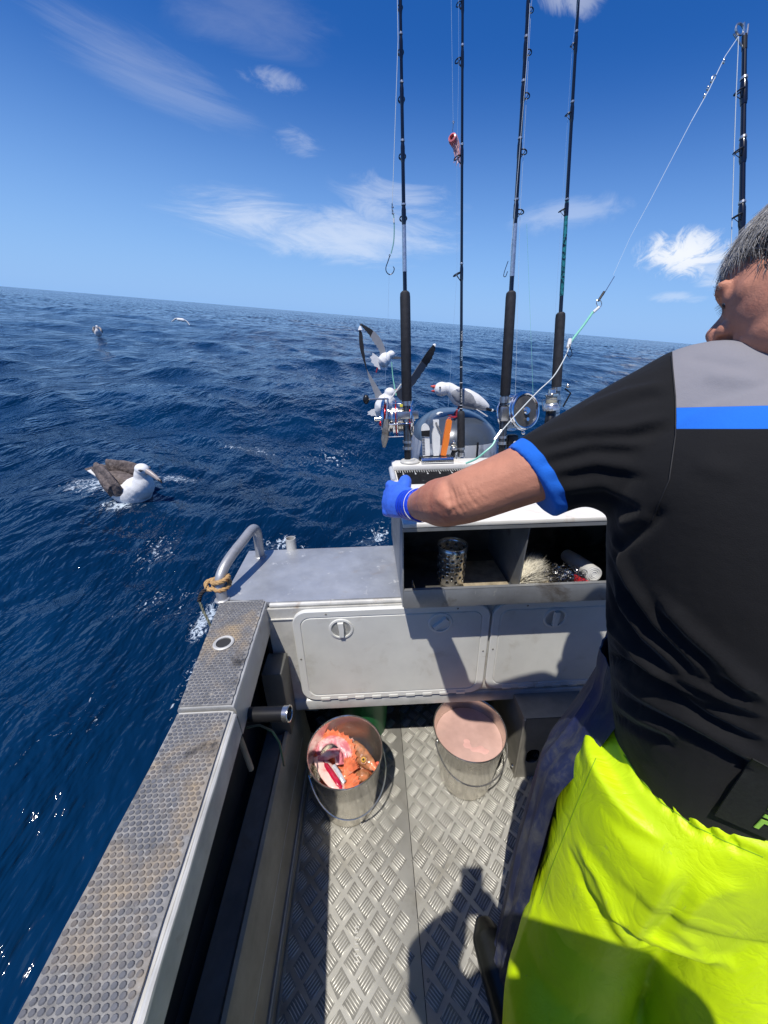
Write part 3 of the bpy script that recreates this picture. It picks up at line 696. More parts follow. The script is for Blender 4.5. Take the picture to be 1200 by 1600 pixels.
mb = MB(); mb.box((BX0+0.672, BYF-0.004, BZ0-0.004), (BX1, BYF, BZ1-0.02)); mb.build('front_panel', gal, bait)
dx0 = 0.464
mb = MB(); mb.prism([(dx0, 0.99, BZ0+0.006), (dx0, 1.296, BZ0+0.006), (dx0, 1.296, BZ1-0.001), (dx0, 0.965, BZ1-0.001)], vec=(0.0035, 0, 0)); mb.build('divider', gal, bait)
mb = MB(); mb.use(board_m); mb.box((BX0+0.001, 0.948, BZ1+0.001), (BX1+0.05, 1.575, BZ1+0.015), 0.003)
mb.build('cutting_board', None, bait)
mb = MB(); mb.use(gal); mb.box((BX0-0.001, 0.95, BZ1-0.012), (BX1, 0.954, BZ1)); mb.build('board_edge_strip', None, bait)
mb = MB(); mb.tube([(BX0+0.002, 1.35, BZ1+0.012), (BX0+0.001, 1.52, BZ1+0.014)], 0.012, 12); mb.build('edge_pipe', mat('dull white pipe', (0.5, 0.52, 0.54), 0.4, 0.1, (20, 0.1)), bait)
# measuring mat with ticks at the back of the board, and the raised back rail
zt = BZ1+0.015
mb = MB(); mb.use(mat('black measuring mat', (0.012, 0.012, 0.013), 0.85, 0, (60, 0.4), None, [((0.10, 0.10, 0.10), 30, 0.64, 0.70)], spec=0.12)); mb.box((BX0+0.018, 1.30, zt), (BX1-0.05, 1.478, zt+0.002))
mb.use(mat('printed white ticks', (0.7, 0.7, 0.66), 0.5))
for i in range(84):
    x = BX0+0.024+i*0.01; ln = 0.040 if i % 5 == 2 else 0.026
    mb.box((x, 1.476-ln, zt+0.0021), (x+0.0018, 1.476, zt+0.0030))
    if i % 5 == 2: mb.box((x-0.002, 1.476-ln-0.016, zt+0.0021), (x+0.0035, 1.476-ln-0.006, zt+0.0030))
mb.build('measuring_mat', None, bait)
mb = MB(); mb.use(board_m); mb.box((BX0+0.004, 1.482, zt+0.0005), (BX1, 1.575, zt+0.022), 0.004); mb.build('back_rail', None, bait)
RZ = zt+0.022
def rod_flange(x, y):
    mb = MB(); mb.lathe([(0.0, 0), (0.040, 0), (0.042, 0.006), (0.036, 0.011), (0.024, 0.012), (0.023, 0.016), (0.0, 0.016)], (x, y, RZ+0.0005), seg=28); mb.build('rod_base_ring', alu_white, bait)
rx1 = atY(636, 722, 1.53)
rod_flange(rx1.x+0.012, 1.53)
mb = MB(); mb.use(chrome); a = atY(658, 722, 1.508); mb.tube([(a.x, 1.500, RZ+0.014), (a.x+0.135, 1.500, RZ+0.014)], 0.0135, 18)
tb = mb.build('steel_tube'); tag(tb, 'short polished steel tube lying on the back rail in front of the knives', 'tube')
# knives in the rack
mb = MB(); mb.box((a.x-0.002, 1.545, RZ+0.001), (a.x+0.14, 1.572, RZ+0.02)); mb.build('knife_slot', black, bait)
def handle(pxb, pxt, w, m1, name, label, top=None):
    pb, pt = atY(*pxb, 1.555), atY(*pxt, 1.56); pb.z = RZ+0.021
    u = (pt-pb).normalized(); r = Vector((u.z, 0, -u.x)).normalized(); L_ = (pt-pb).length
    return pb, u, r, L_
def profslab(prof, pb, u, r, th, mb):
    n = r.cross(u); mb.prism([pb+r*a+u*b-n*th/2 for a, b in prof], vec=n*th)
pb, u, r, L_ = handle((666, 716), (664, 662), 0, 0, '', '')
kn = thing('ruler_knife', 'white and black handled knife with ruler ticks, leftmost in the knife rack', 'knife', pb)
mb = MB(); mb.use(white); profslab([(-0.0155, 0), (0.0155, 0), (0.0165, L_*0.66), (-0.0155, L_*0.66)], pb, u, r, 0.010, mb)
mb.use(black)
for i in range(13): profslab([(-0.0155, 0.008+i*0.0065), (-0.005, 0.008+i*0.0065), (-0.005, 0.0105+i*0.0065), (-0.0155, 0.0105+i*0.0065)], pb-Vector((0, 0.0056, 0)), u, r, 0.0015, mb)
mb.build('ruler_blade', None, kn)
mb = MB(); mb.use(black); profslab([(-0.0165, L_*0.64), (0.0165, L_*0.60), (0.018, L_*0.80), (-0.016, L_*0.80)], pb-Vector((0, 0.001, 0)), u, r, 0.016, mb); mb.build('grip', None, kn)
mb = MB(); mb.use(white); profslab([(0.018*math.cos(t), L_*0.80+0.028*math.sin(t)) for t in np.linspace(0, math.pi, 12)], pb-Vector((0, 0.001, 0)), u, r, 0.014, mb); mb.build('butt_cap', None, kn)
pb, u, r, L_ = handle((681, 716), (681, 656), 0, 0, '', '')
kn = thing('knife', 'all white handled filleting knife with a holed butt, second in the knife rack', 'knife', pb)
mb = MB(); mb.use(white); profslab([(-0.012, 0), (0.012, 0), (0.017, L_*0.3), (0.017, L_*0.62), (0.009, L_*0.82), (0.012, L_*0.84), (0.012, L_), (-0.012, L_), (-0.012, L_*0.84), (-0.009, L_*0.82), (-0.017, L_*0.62), (-0.016, L_*0.3)], pb, u, r, 0.015, mb); mb.build('handle', None, kn, 50)
mb = MB(); mb.tube([pb+u*L_*0.92-Vector((0, 0.010, 0)), pb+u*L_*0.92-Vector((0, 0.0065, 0))], 0.0042, 12); mb.tube(cr([pb+u*L_*0.9-Vector((0, 0.01, 0)), pb+u*L_*0.8+r*0.008-Vector((0, 0.014, 0)), pb+u*L_*0.62+r*0.02-Vector((0, 0.012, 0))]), 0.0035, 8); mb.build('lanyard', mat('grey cord', (0.2, 0.2, 0.2), 0.7), kn)
pb, u, r, L_ = handle((692, 717), (702, 655), 0, 0, '', '')
kn = thing('knife', 'bright orange handled knife leaning right in the knife rack, below the standing gull', 'knife', pb)
mb = MB(); mb.use(orange); profslab([(-0.011, 0), (0.012, 0), (0.014, L_*0.4), (0.0125, L_*0.85), (0.011, L_*0.97), (0.004, L_), (-0.007, L_), (-0.011, L_*0.95), (-0.012, L_*0.5)], pb, u, r, 0.016, mb); mb.build('handle', None, kn, 50)
mb = MB(); mb.torus(pb+u*L_, (0, 1, 0), 0.006, 0.002, 14, 6); mb.build('loop', mat('pink cord', (0.6, 0.1, 0.1), 0.6), kn)
# ---------- things in the tray ----------
def perforated(mb, c, r, h, rows, cols, rtop=None):
    c = Vector(c); dz = h/rows; da = 2*math.pi/cols; rtop = rtop or r
    for i in range(rows):
        for j in range(cols):
            off = 0.0
            def Pm(u, v):
                z = (i+v)*dz; rr = r+(rtop-r)*z/h; a = (j+u+off)*da; return c+Vector((rr*math.cos(a), rr*math.sin(a), z))
            hole = 2 <= i+2 <= rows+0 and (i+j) % 2 == 0 and i < rows-1 and i > 0
            if not hole: mb.face([mb.V(Pm(u, v)) for u, v in ((0, 0), (1, 0), (1, 1), (0, 1))]); continue
            sq = [(0, 0), (.5, 0), (1, 0), (1, .5), (1, 1), (.5, 1), (0, 1), (0, .5)]
            oc = [(.5+.36*math.cos(math.radians(225+45*k)), .5+.36*math.sin(math.radians(225+45*k))) for k in range(8)]
            A = [mb.V(Pm(*q)) for q in sq]; B = [mb.V(Pm(*q)) for q in oc]
            for k in range(8): mb.face([A[k], A[(k+1) % 8], B[(k+1) % 8], B[k]])
cupc = Vector((0.262, 1.075, BZ0+0.0075))
mb = MB(); mb.use(steel); perforated(mb, cupc, 0.046, 0.148, 9, 20, 0.050)
bmesh.ops.remove_doubles(mb.bm, verts=mb.bm.verts, dist=1e-5)
mb.torus(cupc+Vector((0, 0, 0.148)), (0, 0, 1), 0.050, 0.0018, 36, 8); mb.lathe([(0, 0.001), (0.046, 0.001)], cupc, seg=28)
o = mb.build('perforated_cup', sharp=60, recalc=False); tag(o, 'steel cup with rows of round holes standing in the left half of the tray', 'cup')
for md in (o,):
    s = md.modifiers.new('thick', 'SOLIDIFY'); s.thickness = 0.0014
mb = MB(); mb.prism([(0.112, 0.975, BZ0+0.0075), (0.135, 0.985, BZ0+0.0075), (0.118, 1.0, BZ0+0.07)], vec=(0.002, 0.004, 0)); o = mb.build('bait_scraper', steel); tag(o, 'small pointed metal scraper standing in the left corner of the tray', 'scraper')
# brush
br = thing('scrubbing_brush', 'splayed white bristle brush leaning against the tray divider', 'brush', (0.50, 1.02, BZ0+0.0075))
mb = MB(); hub = Vector((0.484, 1.02, BZ0+0.038)); axis = Vector((0.50, -0.15, 0.62)).normalized()
mb.use(mat('cream bristles', (0.62, 0.58, 0.47), 0.7, 0, (200, 0.25)))
for i in range(1300):
    a = random.uniform(0, 6.283); s = abs(random.gauss(0, 0.62)); d = (axis+(axis.orthogonal().normalized()*math.cos(a)+axis.cross(axis.orthogonal().normalized())*math.sin(a))*s); d.z *= 1.35; d.y *= 0.6; d.normalize()
    st = hub+Vector((random.uniform(-.008, .008), random.uniform(-.012, .012), random.uniform(-.014, .014))); ln = random.uniform(0.075, 0.118)
    e = st+d*ln+Vector((0, 0, -0.004)); w = Vector((random.uniform(-1, 1), random.uniform(-1, 1), random.uniform(-1, 1))).cross(d).normalized()*0.0011; w2 = w.cross(d).normalized()*0.0011
    if e.x < dx0+0.006: continue
    v = [mb.V(st+w), mb.V(st-w*.5+w2), mb.V(st-w*.5-w2), mb.V(e)]
    mb.face([v[0], v[1], v[3]]); mb.face([v[1], v[2], v[3]]); mb.face([v[2], v[0], v[3]])
mb.build('bristles', None, br, recalc=False)
mb = MB(); mb.ell(hub-axis*0.006, 0.011, 0.015, 0.015); mb.build('brush_head', white, br)
# scourer
mb = MB(); cc = Vector((0.612, 0.995, BZ0+0.062)); mb.use(mat('coiled steel scourer wire', (0.45, 0.44, 0.43), 0.2, 1.0, (60, 0.3)))
for i in range(200):
    c = cc+Vector((random.gauss(0, .026), random.gauss(0, .016), random.gauss(0, .017))); ax = Vector((random.gauss(0, 1), random.gauss(0, 1), random.gauss(0, 1))).normalized(); R_ = random.uniform(0.004, 0.009)
    u = ax.orthogonal().normalized(); v = ax.cross(u); mb.tube([c+ax*(t*0.0016)+(u*math.cos(t)+v*math.sin(t))*R_ for t in np.arange(0, 11, 0.75)], 0.0008, 3, cap=False)
o = mb.build('steel_scourer'); tag(o, 'tangle of shiny coiled steel wire in the right half of the tray', 'scourer')
# plastic roll and red bag
rl = thing('plastic_bag_roll', 'white roll of plastic bags lying at the right end of the tray', 'roll', (0.70, 1.05, BZ0+0.007))
a = atY(928, 897, 0.995); b = atY(886, 868, 1.17); mb = MB(); mb.use(mat('translucent white film', (0.62, 0.62, 0.60), 0.35, 0, (14, 0.12), (90, 0.6, 0.002)))
ax = (a-b).normalized(); mb.tube([b, b+(a-b)*0.3, b+(a-b)*0.7, a], [0.024, 0.027, 0.027, 0.026], 22)
u = ax.orthogonal().normalized(); v = ax.cross(u)
for k in range(3): mb.torus(a+ax*0.0006, ax, 0.021-k*0.006, 0.0016, 26, 5)
mb.build('roll', None, rl)
mb = MB(); mb.use(MATS['translucent white film']); 
P = [[a+(u*math.cos(t)+v*math.sin(t))*(0.0285+0.001*i)-ax*(0.10-0.05*i)+Vector((0, 0, 0.001*i)) for t in np.linspace(-1.2, 1.2, 12)] for i in range(3)]
mb.slab(P, 0.001); mb.build('loose_flap', None, rl)
mb = MB(); mb.use(mat('red packet film', (0.55, 0.02, 0.03), 0.35, 0, (20, 0.2), (60, 0.6, 0.003))); c = Vector((0.660, 0.980, BZ0+0.066))
P = [[c+Vector((0.045*i/6-0.014, 0.003*math.sin(i*1.7)+0.008*j/5, (0.034-0.004*i)*(j/5)-0.024)) for i in range(8)] for j in range(6)]
mb.slab(P, 0.0012); o = mb.build('red_packet'); tag(o, 'crumpled red packet between the wire scourer and the white roll', 'packet')
mb = MB(); mb.use(mat('sodden chipboard', (0.30, 0.25, 0.17), 0.8, 0, (30, 0.35), (80, 0.6, 0.002))); mb.box((0.30, 0.99, BZ0+0.0065), (0.455, 1.20, BZ0+0.012)); mb.box((0.475, 0.99, BZ0+0.0065), (0.60, 1.20, BZ0+0.012))
mb.build('tray_liner', None, bait)
# ---------- buckets ----------
def bucket(c, rt, rb, h, label, dropped):
    t = thing('steel_bucket', label, 'bucket', c, 'steel buckets on the floor'); mb = MB(); c = Vector(c)
    mb.lathe([(0, 0.004), (rb-0.006, 0.0), (rb-0.001, 0.003), (rb, 0.012), (rb+(rt-rb)*0.5, h*0.5), (rt-0.0015, h-0.006), (rt+0.0028, h-0.0035), (rt+0.0035, h), (rt+0.001, h+0.0025), (rt-0.0015, h), (rt-0.003, h-0.006), (rb+(rt-rb)*0.5-0.0015, h*0.5), (rb-0.0018, 0.014), (rb-0.012, 0.008), (0, 0.008)], c, seg=72)
    mb.build('bucket_body', steel, t, 60)
    ang, drop, tilt = dropped
    # swinging bail handle hanging against the side
    e1 = c+Vector((rt*math.cos(ang), rt*math.sin(ang), h-0.028)); e2 = c+Vector((-rt*math.cos(ang), -rt*math.sin(ang), h-0.028))
    f = Vector((math.sin(ang), -math.cos(ang), 0)); P = []
    if f.y > 0: f = -f
    for k in range(25):
        a = math.pi*k/24; base = (e1+e2)/2+(e1-e2)/2*1.05*math.cos(a); s = math.sin(a)**0.8
        P.append(base+f*(rt*1.03*s)+Vector((0, 0, -drop*s)))
    for i, p in enumerate(P):       # keep the wire outside the wall
        d = (p-c); zz = d.z; d.z = 0; rr = rb+(rt-rb)*zz/h+0.0045
        if d.length < rr: d = d.normalized()*rr; P[i] = Vector((c.x+d.x, c.y+d.y, p.z))
    mb = MB(); mb.tube(P, 0.0026, 8)
    for e in (e1, e2):
        mb.tube([e+Vector((0, 0, 0.012)), e+(e-c).normalized()*0.006+Vector((0, 0, -0.008))], 0.003, 6)
    mb.build('bucket_handle', steel, t)
    for e in (e1, e2):
        mb = MB(); q = (e-c); q.z = 0; q.normalize(); mb.ell(e, 0.011, 0.006, 0.014, rot=Vector((0, 1, 0)).rotation_difference(q).to_matrix()); mb.build('handle_lug', steel, t)
    return t
bL = Vector((-0.132, 0.888, 0.0005)); bR = Vector((0.338, 0.950, 0.0005))
bucket(bL, 0.134, 0.104, 0.280, 'steel bucket holding orange fish heads and frames', (math.radians(208), 0.14, 0))
bucket(bR, 0.134, 0.103, 0.280, 'steel bucket full of pink bloody water', (math.radians(195), 0.10, 0))
mb = MB(); mb.use(mat('bloody water', (0.50, 0.32, 0.27), 0.12, 0, (7, 0.22), (14, 0.12, 0.004), spec=0.5)); z = 0.225; rr = 0.103+0.031*z/0.28-0.0025
mb.lathe([(0, 0), (rr*0.5, 0), (rr, 0), (rr-0.0045, -0.04), (0, -0.05)], bR+Vector((0, 0, z)), seg=64); o = mb.build('bloody_water', sharp=40); tag(o, 'cloudy pink water filling the right hand bucket', 'water'); 
mb = MB(); mb.use(mat('pale soaked flesh', (0.62, 0.36, 0.31), 0.3, 0, (25, 0.10), (40, 0.5, 0.004)))
c = bR+Vector((0.0, -0.040, 0.2235))
for dx_, dy_, a_, b_ in ((-0.025, 0.005, .045, .022), (0.02, -0.012, .045, .024), (0.05, -0.022, .03, .018), (-0.01, 0.02, .03, .016)): mb.ell(c+Vector((dx_, dy_, -0.004)), a_, b_, 0.0065, seg=18, rin=10)
me_ = fuse(mb, 0.003, 6); co = getco(me_); no = getno(me_); setco(me_, co+no*(0.0015*vnoise(co, 120, 4))[:, None]); me_.materials.append(MATS['pale soaked flesh'])
o = link('fish_fillet', smoothmesh(me_)); tag(o, 'pale piece of fish breaking the surface of the pink water', 'fish piece')
# green bucket in the dark under the locker
t = thing('green_bucket', 'green plastic bucket in the shade under the locker behind the fish bucket', 'bucket', (-0.075, 1.20, 0.0005)); mb = MB()
mb.lathe([(0, 0.004), (0.10, 0.0), (0.118, 0.262), (0.124, 0.264), (0.124, 0.274), (0.119, 0.276), (0.116, 0.262), (0.098, 0.008), (0, 0.008)], (-0.075, 1.20, 0.0005), seg=48); mb.build('bucket_body', mat('green plastic', (0.02, 0.16, 0.05), 0.4, 0, (10, 0.1)), t)
# ---------- fish in the left bucket ----------
skin_o = mat('orange fish skin', (0.74, 0.19, 0.08), 0.3, 0, (50, 0.4), (160, 0.5, 0.001), [((0.62, 0.40, 0.28), 40, 0.52, 0.68), ((0.40, 0.05, 0.03), 24, 0.60, 0.75)], coat=0.5)
skin_b = mat('brown orange fish skin', (0.34, 0.15, 0.07), 0.22, 0, (60, 0.35), (150, 0.5, 0.001), [((0.62, 0.22, 0.10), 30, 0.48, 0.62)], coat=0.6)
flesh = mat('pink fish flesh', (0.66, 0.20, 0.24), 0.3, 0, (40, 0.15), (60, 0.4, 0.003), [((0.82, 0.62, 0.58), 22, 0.48, 0.62), ((0.45, 0.02, 0.06), 30, 0.62, 0.70)], coat=0.4)
fleshw = mat('pale fish flesh', (0.78, 0.52, 0.46), 0.3, 0, (40, 0.12), (60, 0.4, 0.002), [((0.70, 0.25, 0.22), 26, 0.55, 0.68)], coat=0.4)
blood = mat('dark red bloodline', (0.42, 0.005, 0.035), 0.25, 0, (60, 0.3), (90, 0.5, 0.002), coat=0.4)
FZ = 0.198
def fz(px, py, dz=0): return atZ(px, py, FZ+dz)
def finfan(mb, root, dirs, length, spread_pts, th=0.0012):
    pass
def fan(mb, root, d0, d1, ln, n=9, up=Vector((0, 0, 1)), th=0.0025, spine=0.0013, notch=0.12, rl=0.25):
    """webbed fin: spines from an arc near root turning from d0 to d1"""
    d0 = Vector(d0).normalized(); d1 = Vector(d1).normalized(); P = [[], [], []]
    for i in range(2*n-1):
        t = i/(2*n-2); d = (d0*(1-t)+d1*t).normalized(); l = ln*(1-0.25*abs(t-0.45))*(1 if i % 2 == 0 else 1-notch)
        wz = up*(0.0018 if i % 2 else -0.0012)
        P[0].append(root+d*ln*rl*0.3+wz*0.3); P[1].append(root+d*l*0.6+wz); P[2].append(root+d*l+wz)
        if i % 2 == 0: mb.tube([root+d*ln*rl*0.3, root+d*l*0.6, root+d*(l+0.003)], [spine*1.4, spine, spine*0.4], 5)
    mb.slab(P, th)
# 1 head with a big eye, snout to the lower right
hd = thing('bait_fish', 'brown and orange fish head with a round yellow eye, top right in the fish bucket', 'fish head', fz(570, 1185, -0.06), 'fish remains in the left bucket')
a = fz(550, 1168, 0.014); b = fz(587, 1201, 0.020); ax = (b-a).normalized(); L_ = (b-a).length
mb = MB(); up = Vector((-0.45, -0.42, 0.9)).normalized()
mb.tube([a-ax*0.018, a, a+ax*L_*0.25, a+ax*L_*0.5, a+ax*L_*0.75, a+ax*L_*0.92, b+ax*0.004], [0.014, 0.027, 0.031, 0.028, 0.021, 0.014, 0.006], 24, up=up, ry=[0.012, 0.020, 0.023, 0.021, 0.016, 0.011, 0.005])
eye_c = fz(568, 1187, 0.039)
mb.torus(eye_c-Vector((0, 0, 0.004)), (-.1, -.5, 1), 0.0105, 0.003, 20, 8)
me_ = fuse(mb, 0.0022, 5); co = getco(me_); no = getno(me_)
setco(me_, co+no*(0.0010*vnoise(co, 260, 3)+0.0008*vnoise(co, 520, 9))[:, None])
me_.materials.append(skin_b); me_.materials.append(skin_o)
for p_ in me_.polygons:
    q = p_.center-a; s = q.dot(ax)/L_; y_ = q.dot(Vector((0.65, -0.75, 0)).normalized())
    if s > 0.86 or y_ < -0.015: p_.material_index = 1
link('head', smoothmesh(me_), hd)
mb = MB(); mb.use(mat('yellow fish iris', (0.60, 0.34, 0.06), 0.2, 0, (80, 0.3), coat=1)); q = Vector((0, 0, 1)).rotation_difference(Vector((-.1, -.5, 1)).normalized()).to_matrix()
mb.ell(eye_c, 0.0092, 0.0092, 0.0055, rot=q, seg=22, rin=12); mb.use(mat('black pupil', (0.003, 0.003, 0.004), 0.08, 0, coat=1)); mb.ell(eye_c+q@Vector((0, 0, 0.0032)), 0.0050, 0.0050, 0.0030, rot=q, seg=18, rin=8)
mb.build('eye', None, hd)
mb = MB(); mb.use(mat('red fish lip', (0.72, 0.12, 0.07), 0.25, 0, (60, 0.2), coat=0.5)); mb.tube(cr([fz(586, 1194, 0.018), fz(591, 1192, 0.016), fz(590, 1200, 0.018), fz(584, 1204, 0.014)]), 0.0045, 10); mb.build('lip', None, hd)
# 2 lower skull in brown at the right
t = thing('fish_jaw', 'dark brown fish jaw tucked under the head at the bucket wall', 'fish jaw', fz(578, 1215, -0.06), 'fish remains in the left bucket'); mb = MB()
mb.ell(fz(567, 1212, -0.008), 0.026, 0.020, 0.02, seg=20, rin=12); mb.ell(fz(560, 1215, -0.012), 0.020, 0.024, 0.02); me_ = fuse(mb, 0.0022, 3); co = getco(me_); no = getno(me_); setco(me_, co+no*(0.0020*vnoise(co, 230, 6))[:, None]); me_.materials.append(skin_b); link('jaw', smoothmesh(me_), t)
# 3 pale triangular flap behind the head
t = thing('fish_flap', 'pale pink triangular flap of fish standing up behind the fish head', 'fish piece', fz(545, 1162, -0.06), 'fish remains in the left bucket'); mb = MB(); mb.use(fleshw)
tipp = fz(545, 1152, 0.05); l0 = fz(532, 1172, 0.0); r0 = fz(562, 1172, 0.0); P = []
for i in range(7):
    s = i/6; A_ = l0.lerp(tipp, s); B_ = r0.lerp(tipp+Vector((0.012, 0, -0.004)), s); P.append([A_.lerp(B_, k/6)+Vector((0, -0.010*math.sin(math.pi*k/6), 0.003*math.sin(5*s+k))) for k in range(7)])
mb.slab(P, 0.006); mb.build('flap', None, t)
# 4 the filleted frame: arched pink body with dorsal spines
t = thing('filleted_fish', 'arched pink fish frame with a row of orange dorsal spines', 'fish frame', fz(520, 1180, -0.06), 'fish remains in the left bucket')
mb = MB(); arc = cr([fz(488, 1195, -0.02), fz(496, 1172, 0.005), fz(512, 1157, 0.028), (fz(530, 1158, 0.036)), fz(543, 1172, 0.030), fz(546, 1190, 0.015), fz(540, 1205, -0.005)], 6)
mb.tube(arc, [0.012+0.018*math.sin(math.pi*min(1, i/(len(arc)-1)*1.0))**0.7 for i in range(len(arc))], 16, ry=[0.008+0.006*math.sin(math.pi*i/(len(arc)-1)) for i in range(len(arc))], up=(0.3, 0.5, 0.8))
mb.tube(cr([fz(500, 1190, 0.0), fz(515, 1178, 0.018), fz(528, 1178, 0.02), fz(530, 1195, 0.0)]), 0.016, 12)
me_ = fuse(mb, 0.0024, 5); co = getco(me_); no = getno(me_); setco(me_, co+no*(0.0018*vnoise(co, 160, 8)+0.0008*vnoise(co, 420, 2))[:, None]); me_.materials.append(flesh); link('body', smoothmesh(me_), t)
mb = MB(); mb.use(skin_o); P = [[], [], []]
dors = cr([fz(490, 1178, 0.01), fz(500, 1160, 0.022), fz(514, 1148, 0.040), fz(530, 1150, 0.046), fz(545, 1160, 0.042), fz(551, 1178, 0.034), fz(552, 1196, 0.02)], 5); cD = fz(522, 1180, -0.02)
for i, p_ in enumerate(dors):
    d = (p_-cD); d.normalize(); l = 0.020 if i % 2 == 0 else 0.011
    P[0].append(p_-d*0.010); P[1].append(p_+d*0.004); P[2].append(p_+d*l)
    if i % 2 == 0: mb.tube([p_-d*0.008, p_+d*(l+0.004)], [0.0018, 0.0005], 5)
mb.slab(P, 0.0022); mb.build('dorsal_fin', None, t)
mb = MB(); mb.use(skin_o); fan(mb, fz(497, 1185, 0.0), (-0.5, 0.9, 0.5), (-1.0, 0.1, 0.3), 0.055, 8); mb.build('tail_fin', None, t)
# 5 the lower fillet with the blood line
t = thing('fish_fillet', 'pink and white fillet with a dark red bloodline at the front of the fish bucket', 'fish fillet', fz(520, 1205, -0.06), 'fish remains in the left bucket')
mb = MB(); spn = cr([fz(492, 1180, -0.010), fz(504, 1195, 0.006), fz(517, 1212, 0.012), fz(530, 1228, 0.006), fz(538, 1238, -0.006)], 6)
mb.tube(spn, [0.012+0.020*math.sin(math.pi*i/(len(spn)-1)) for i in range(len(spn))], 16, ry=0.010, up=(0.2, 0.1, 1))
me_ = fuse(mb, 0.0024, 4); co = getco(me_); no = getno(me_); setco(me_, co+no*(0.0014*vnoise(co, 180, 18)+0.0006*vnoise(co, 500, 5))[:, None]); me_.materials.append(fleshw); link('fillet', smoothmesh(me_), t)
mb = MB(); mb.tube(cr([fz(505, 1190, 0.012), fz(516, 1205, 0.0215), fz(527, 1221, 0.021), fz(534, 1233, 0.010)], 7), [0.003]*3+[0.0095]*14+[0.007]*3+[0.003]*2, 12, ry=0.0035, up=(0, 0, 1)); mb.build('bloodline', blood, t)
mb = MB(); mb.tube(cr([fz(521, 1196, 0.010), fz(530, 1209, 0.018), fz(538, 1223, 0.010)], 7), 0.0075, 10, ry=0.003, up=(0, 0, 1)); mb.build('silver_lining', mat('silver fish lining', (0.55, 0.58, 0.62), 0.25, 0.2, (60, 0.2), coat=0.5), t)
# 6 orange pectoral fins
t = thing('fish_fin', 'spread orange pectoral fin in the middle of the fish bucket', 'fish fin', fz(548, 1200, -0.06), 'fish remains in the left bucket')
mb = MB(); mb.use(skin_o); fan(mb, fz(538, 1215, 0.012), (-0.05, 1.0, 0.45), (1.0, 0.35, 0.45), 0.068, 11, th=0.003); mb.ell(fz(540, 1212, 0.004), 0.022, 0.016, 0.013); mb.build('fin', None, t)
t = thing('fish_fin', 'triangular orange fin nearest the front rim of the fish bucket', 'fish fin', fz(550, 1225, -0.06), 'fish remains in the left bucket')
mb = MB(); mb.use(skin_o); fan(mb, fz(536, 1236, 0.0), (0.45, 1.0, 0.3), (1.0, 0.05, 0.1), 0.070, 7, th=0.004); mb.ell(fz(545, 1232, -0.004), 0.028, 0.018, 0.013); mb.build('fin', None, t)
t = thing('fish_carcass', 'dark orange fish carcass filling the bottom of the fish bucket', 'fish carcass', bL+Vector((0, 0, 0.10)), 'fish remains in the left bucket')
mb = MB(); mb.ell(bL+Vector((-0.02, -0.01, 0.135)), 0.085, 0.075, 0.042); mb.ell(bL+Vector((0.035, 0.0, 0.135)), 0.06, 0.06, 0.035); mb.ell(bL+Vector((-0.06, 0.0, 0.15)), 0.045, 0.05, 0.035)
me_ = fuse(mb, 0.004, 3); co = getco(me_); no = getno(me_); setco(me_, co+no*(0.004*vnoise(co, 90, 12)+0.0015*vnoise(co, 300, 13))[:, None]); me_.materials.append(skin_o); link('carcass', smoothmesh(me_), t)
mb = MB(); mb.use(skin_o); fan(mb, bL+Vector((-0.085, 0.02, 0.16)), (-0.9, 0.5, 0.9), (-0.4, -0.6, 1.2), 0.055, 8); mb.build('tail_fin', None, t)

# ---------- outboard motor ----------
om = thing('outboard_motor', 'dark grey outboard motor with a pale lower cowl behind the bait station', 'outboard motor', (0.46, 2.0, -0.3))
oc = Vector((0.455, 2.02, 0)); shell = mat('dark grey cowling paint', (0.055, 0.07, 0.095), 0.3, 0.1, (5, 0.1), (300, 0.1, 0.0005), coat=0.4); pale = mat('pale cowling decal', (0.52, 0.55, 0.60), 0.4, 0.1, (20, 0.1), None, [((0.28, 0.30, 0.35), 14, 0.5, 0.6)])
def sect(z, a, b, n=40, e=2.6):
    P = []
    for k in range(n):
        t = 2*math.pi*k/n; c_, s_ = math.cos(t), math.sin(t); P.append(Vector((oc.x+a*abs(c_)**(2/e)*math.copysign(1, c_), oc.y+b*abs(s_)**(2/e)*math.copysign(1, s_), z)))
    return P
def loft(mb, secs, cap=True):
    vs = [[mb.V(p) for p in s_] for s_ in secs]; n = len(vs[0])
    for A_, B_ in zip(vs[:-1], vs[1:]):
        for k in range(n): mb.face([A_[k], A_[(k+1) % n], B_[(k+1) % n], B_[k]])
    if cap: mb.face(vs[0][::-1]); mb.face(vs[-1])
mb = MB(); prof = [(1.185, 0.218, 0.30), (1.21, 0.210, 0.29), (1.24, 0.19, 0.27), (1.27, 0.158, 0.24), (1.295, 0.12, 0.19), (1.312, 0.075, 0.13), (1.318, 0.03, 0.05)]
loft(mb, [sect(z, a, b) for z, a, b in prof]); mb.build('cowling', shell, om, 50)
mb = MB(); loft(mb, [sect(z, a, b) for z, a, b in [(0.92, 0.205, 0.28), (1.0, 0.222, 0.30), (1.12, 0.224, 0.305), (1.184, 0.219, 0.301)]]); mb.build('lower_cowl', pale, om, 50)
mb = MB(); loft(mb, [sect(z, a, b) for z, a, b in [(0.80, 0.17, 0.24), (0.90, 0.20, 0.27), (0.92, 0.207, 0.282)]]); mb.build('cowl_pan', shell, om, 50)
mb = MB(); loft(mb, [sect(z, a, b) for z, a, b in [(-0.9, 0.05, 0.09), (-0.3, 0.06, 0.10), (0.5, 0.10, 0.15), (0.80, 0.13, 0.2)]]); mb.box((0.33, 1.47, 0.25), (0.58, 1.95, 0.5), 0.02); mb.build('leg', shell, om, 50)
mb = MB(); mb.box((oc.x+0.052, oc.y-0.3075, 0.99), (oc.x+0.060, oc.y-0.298, 1.20), 0.001); mb.build('cowl_strap', black, om)
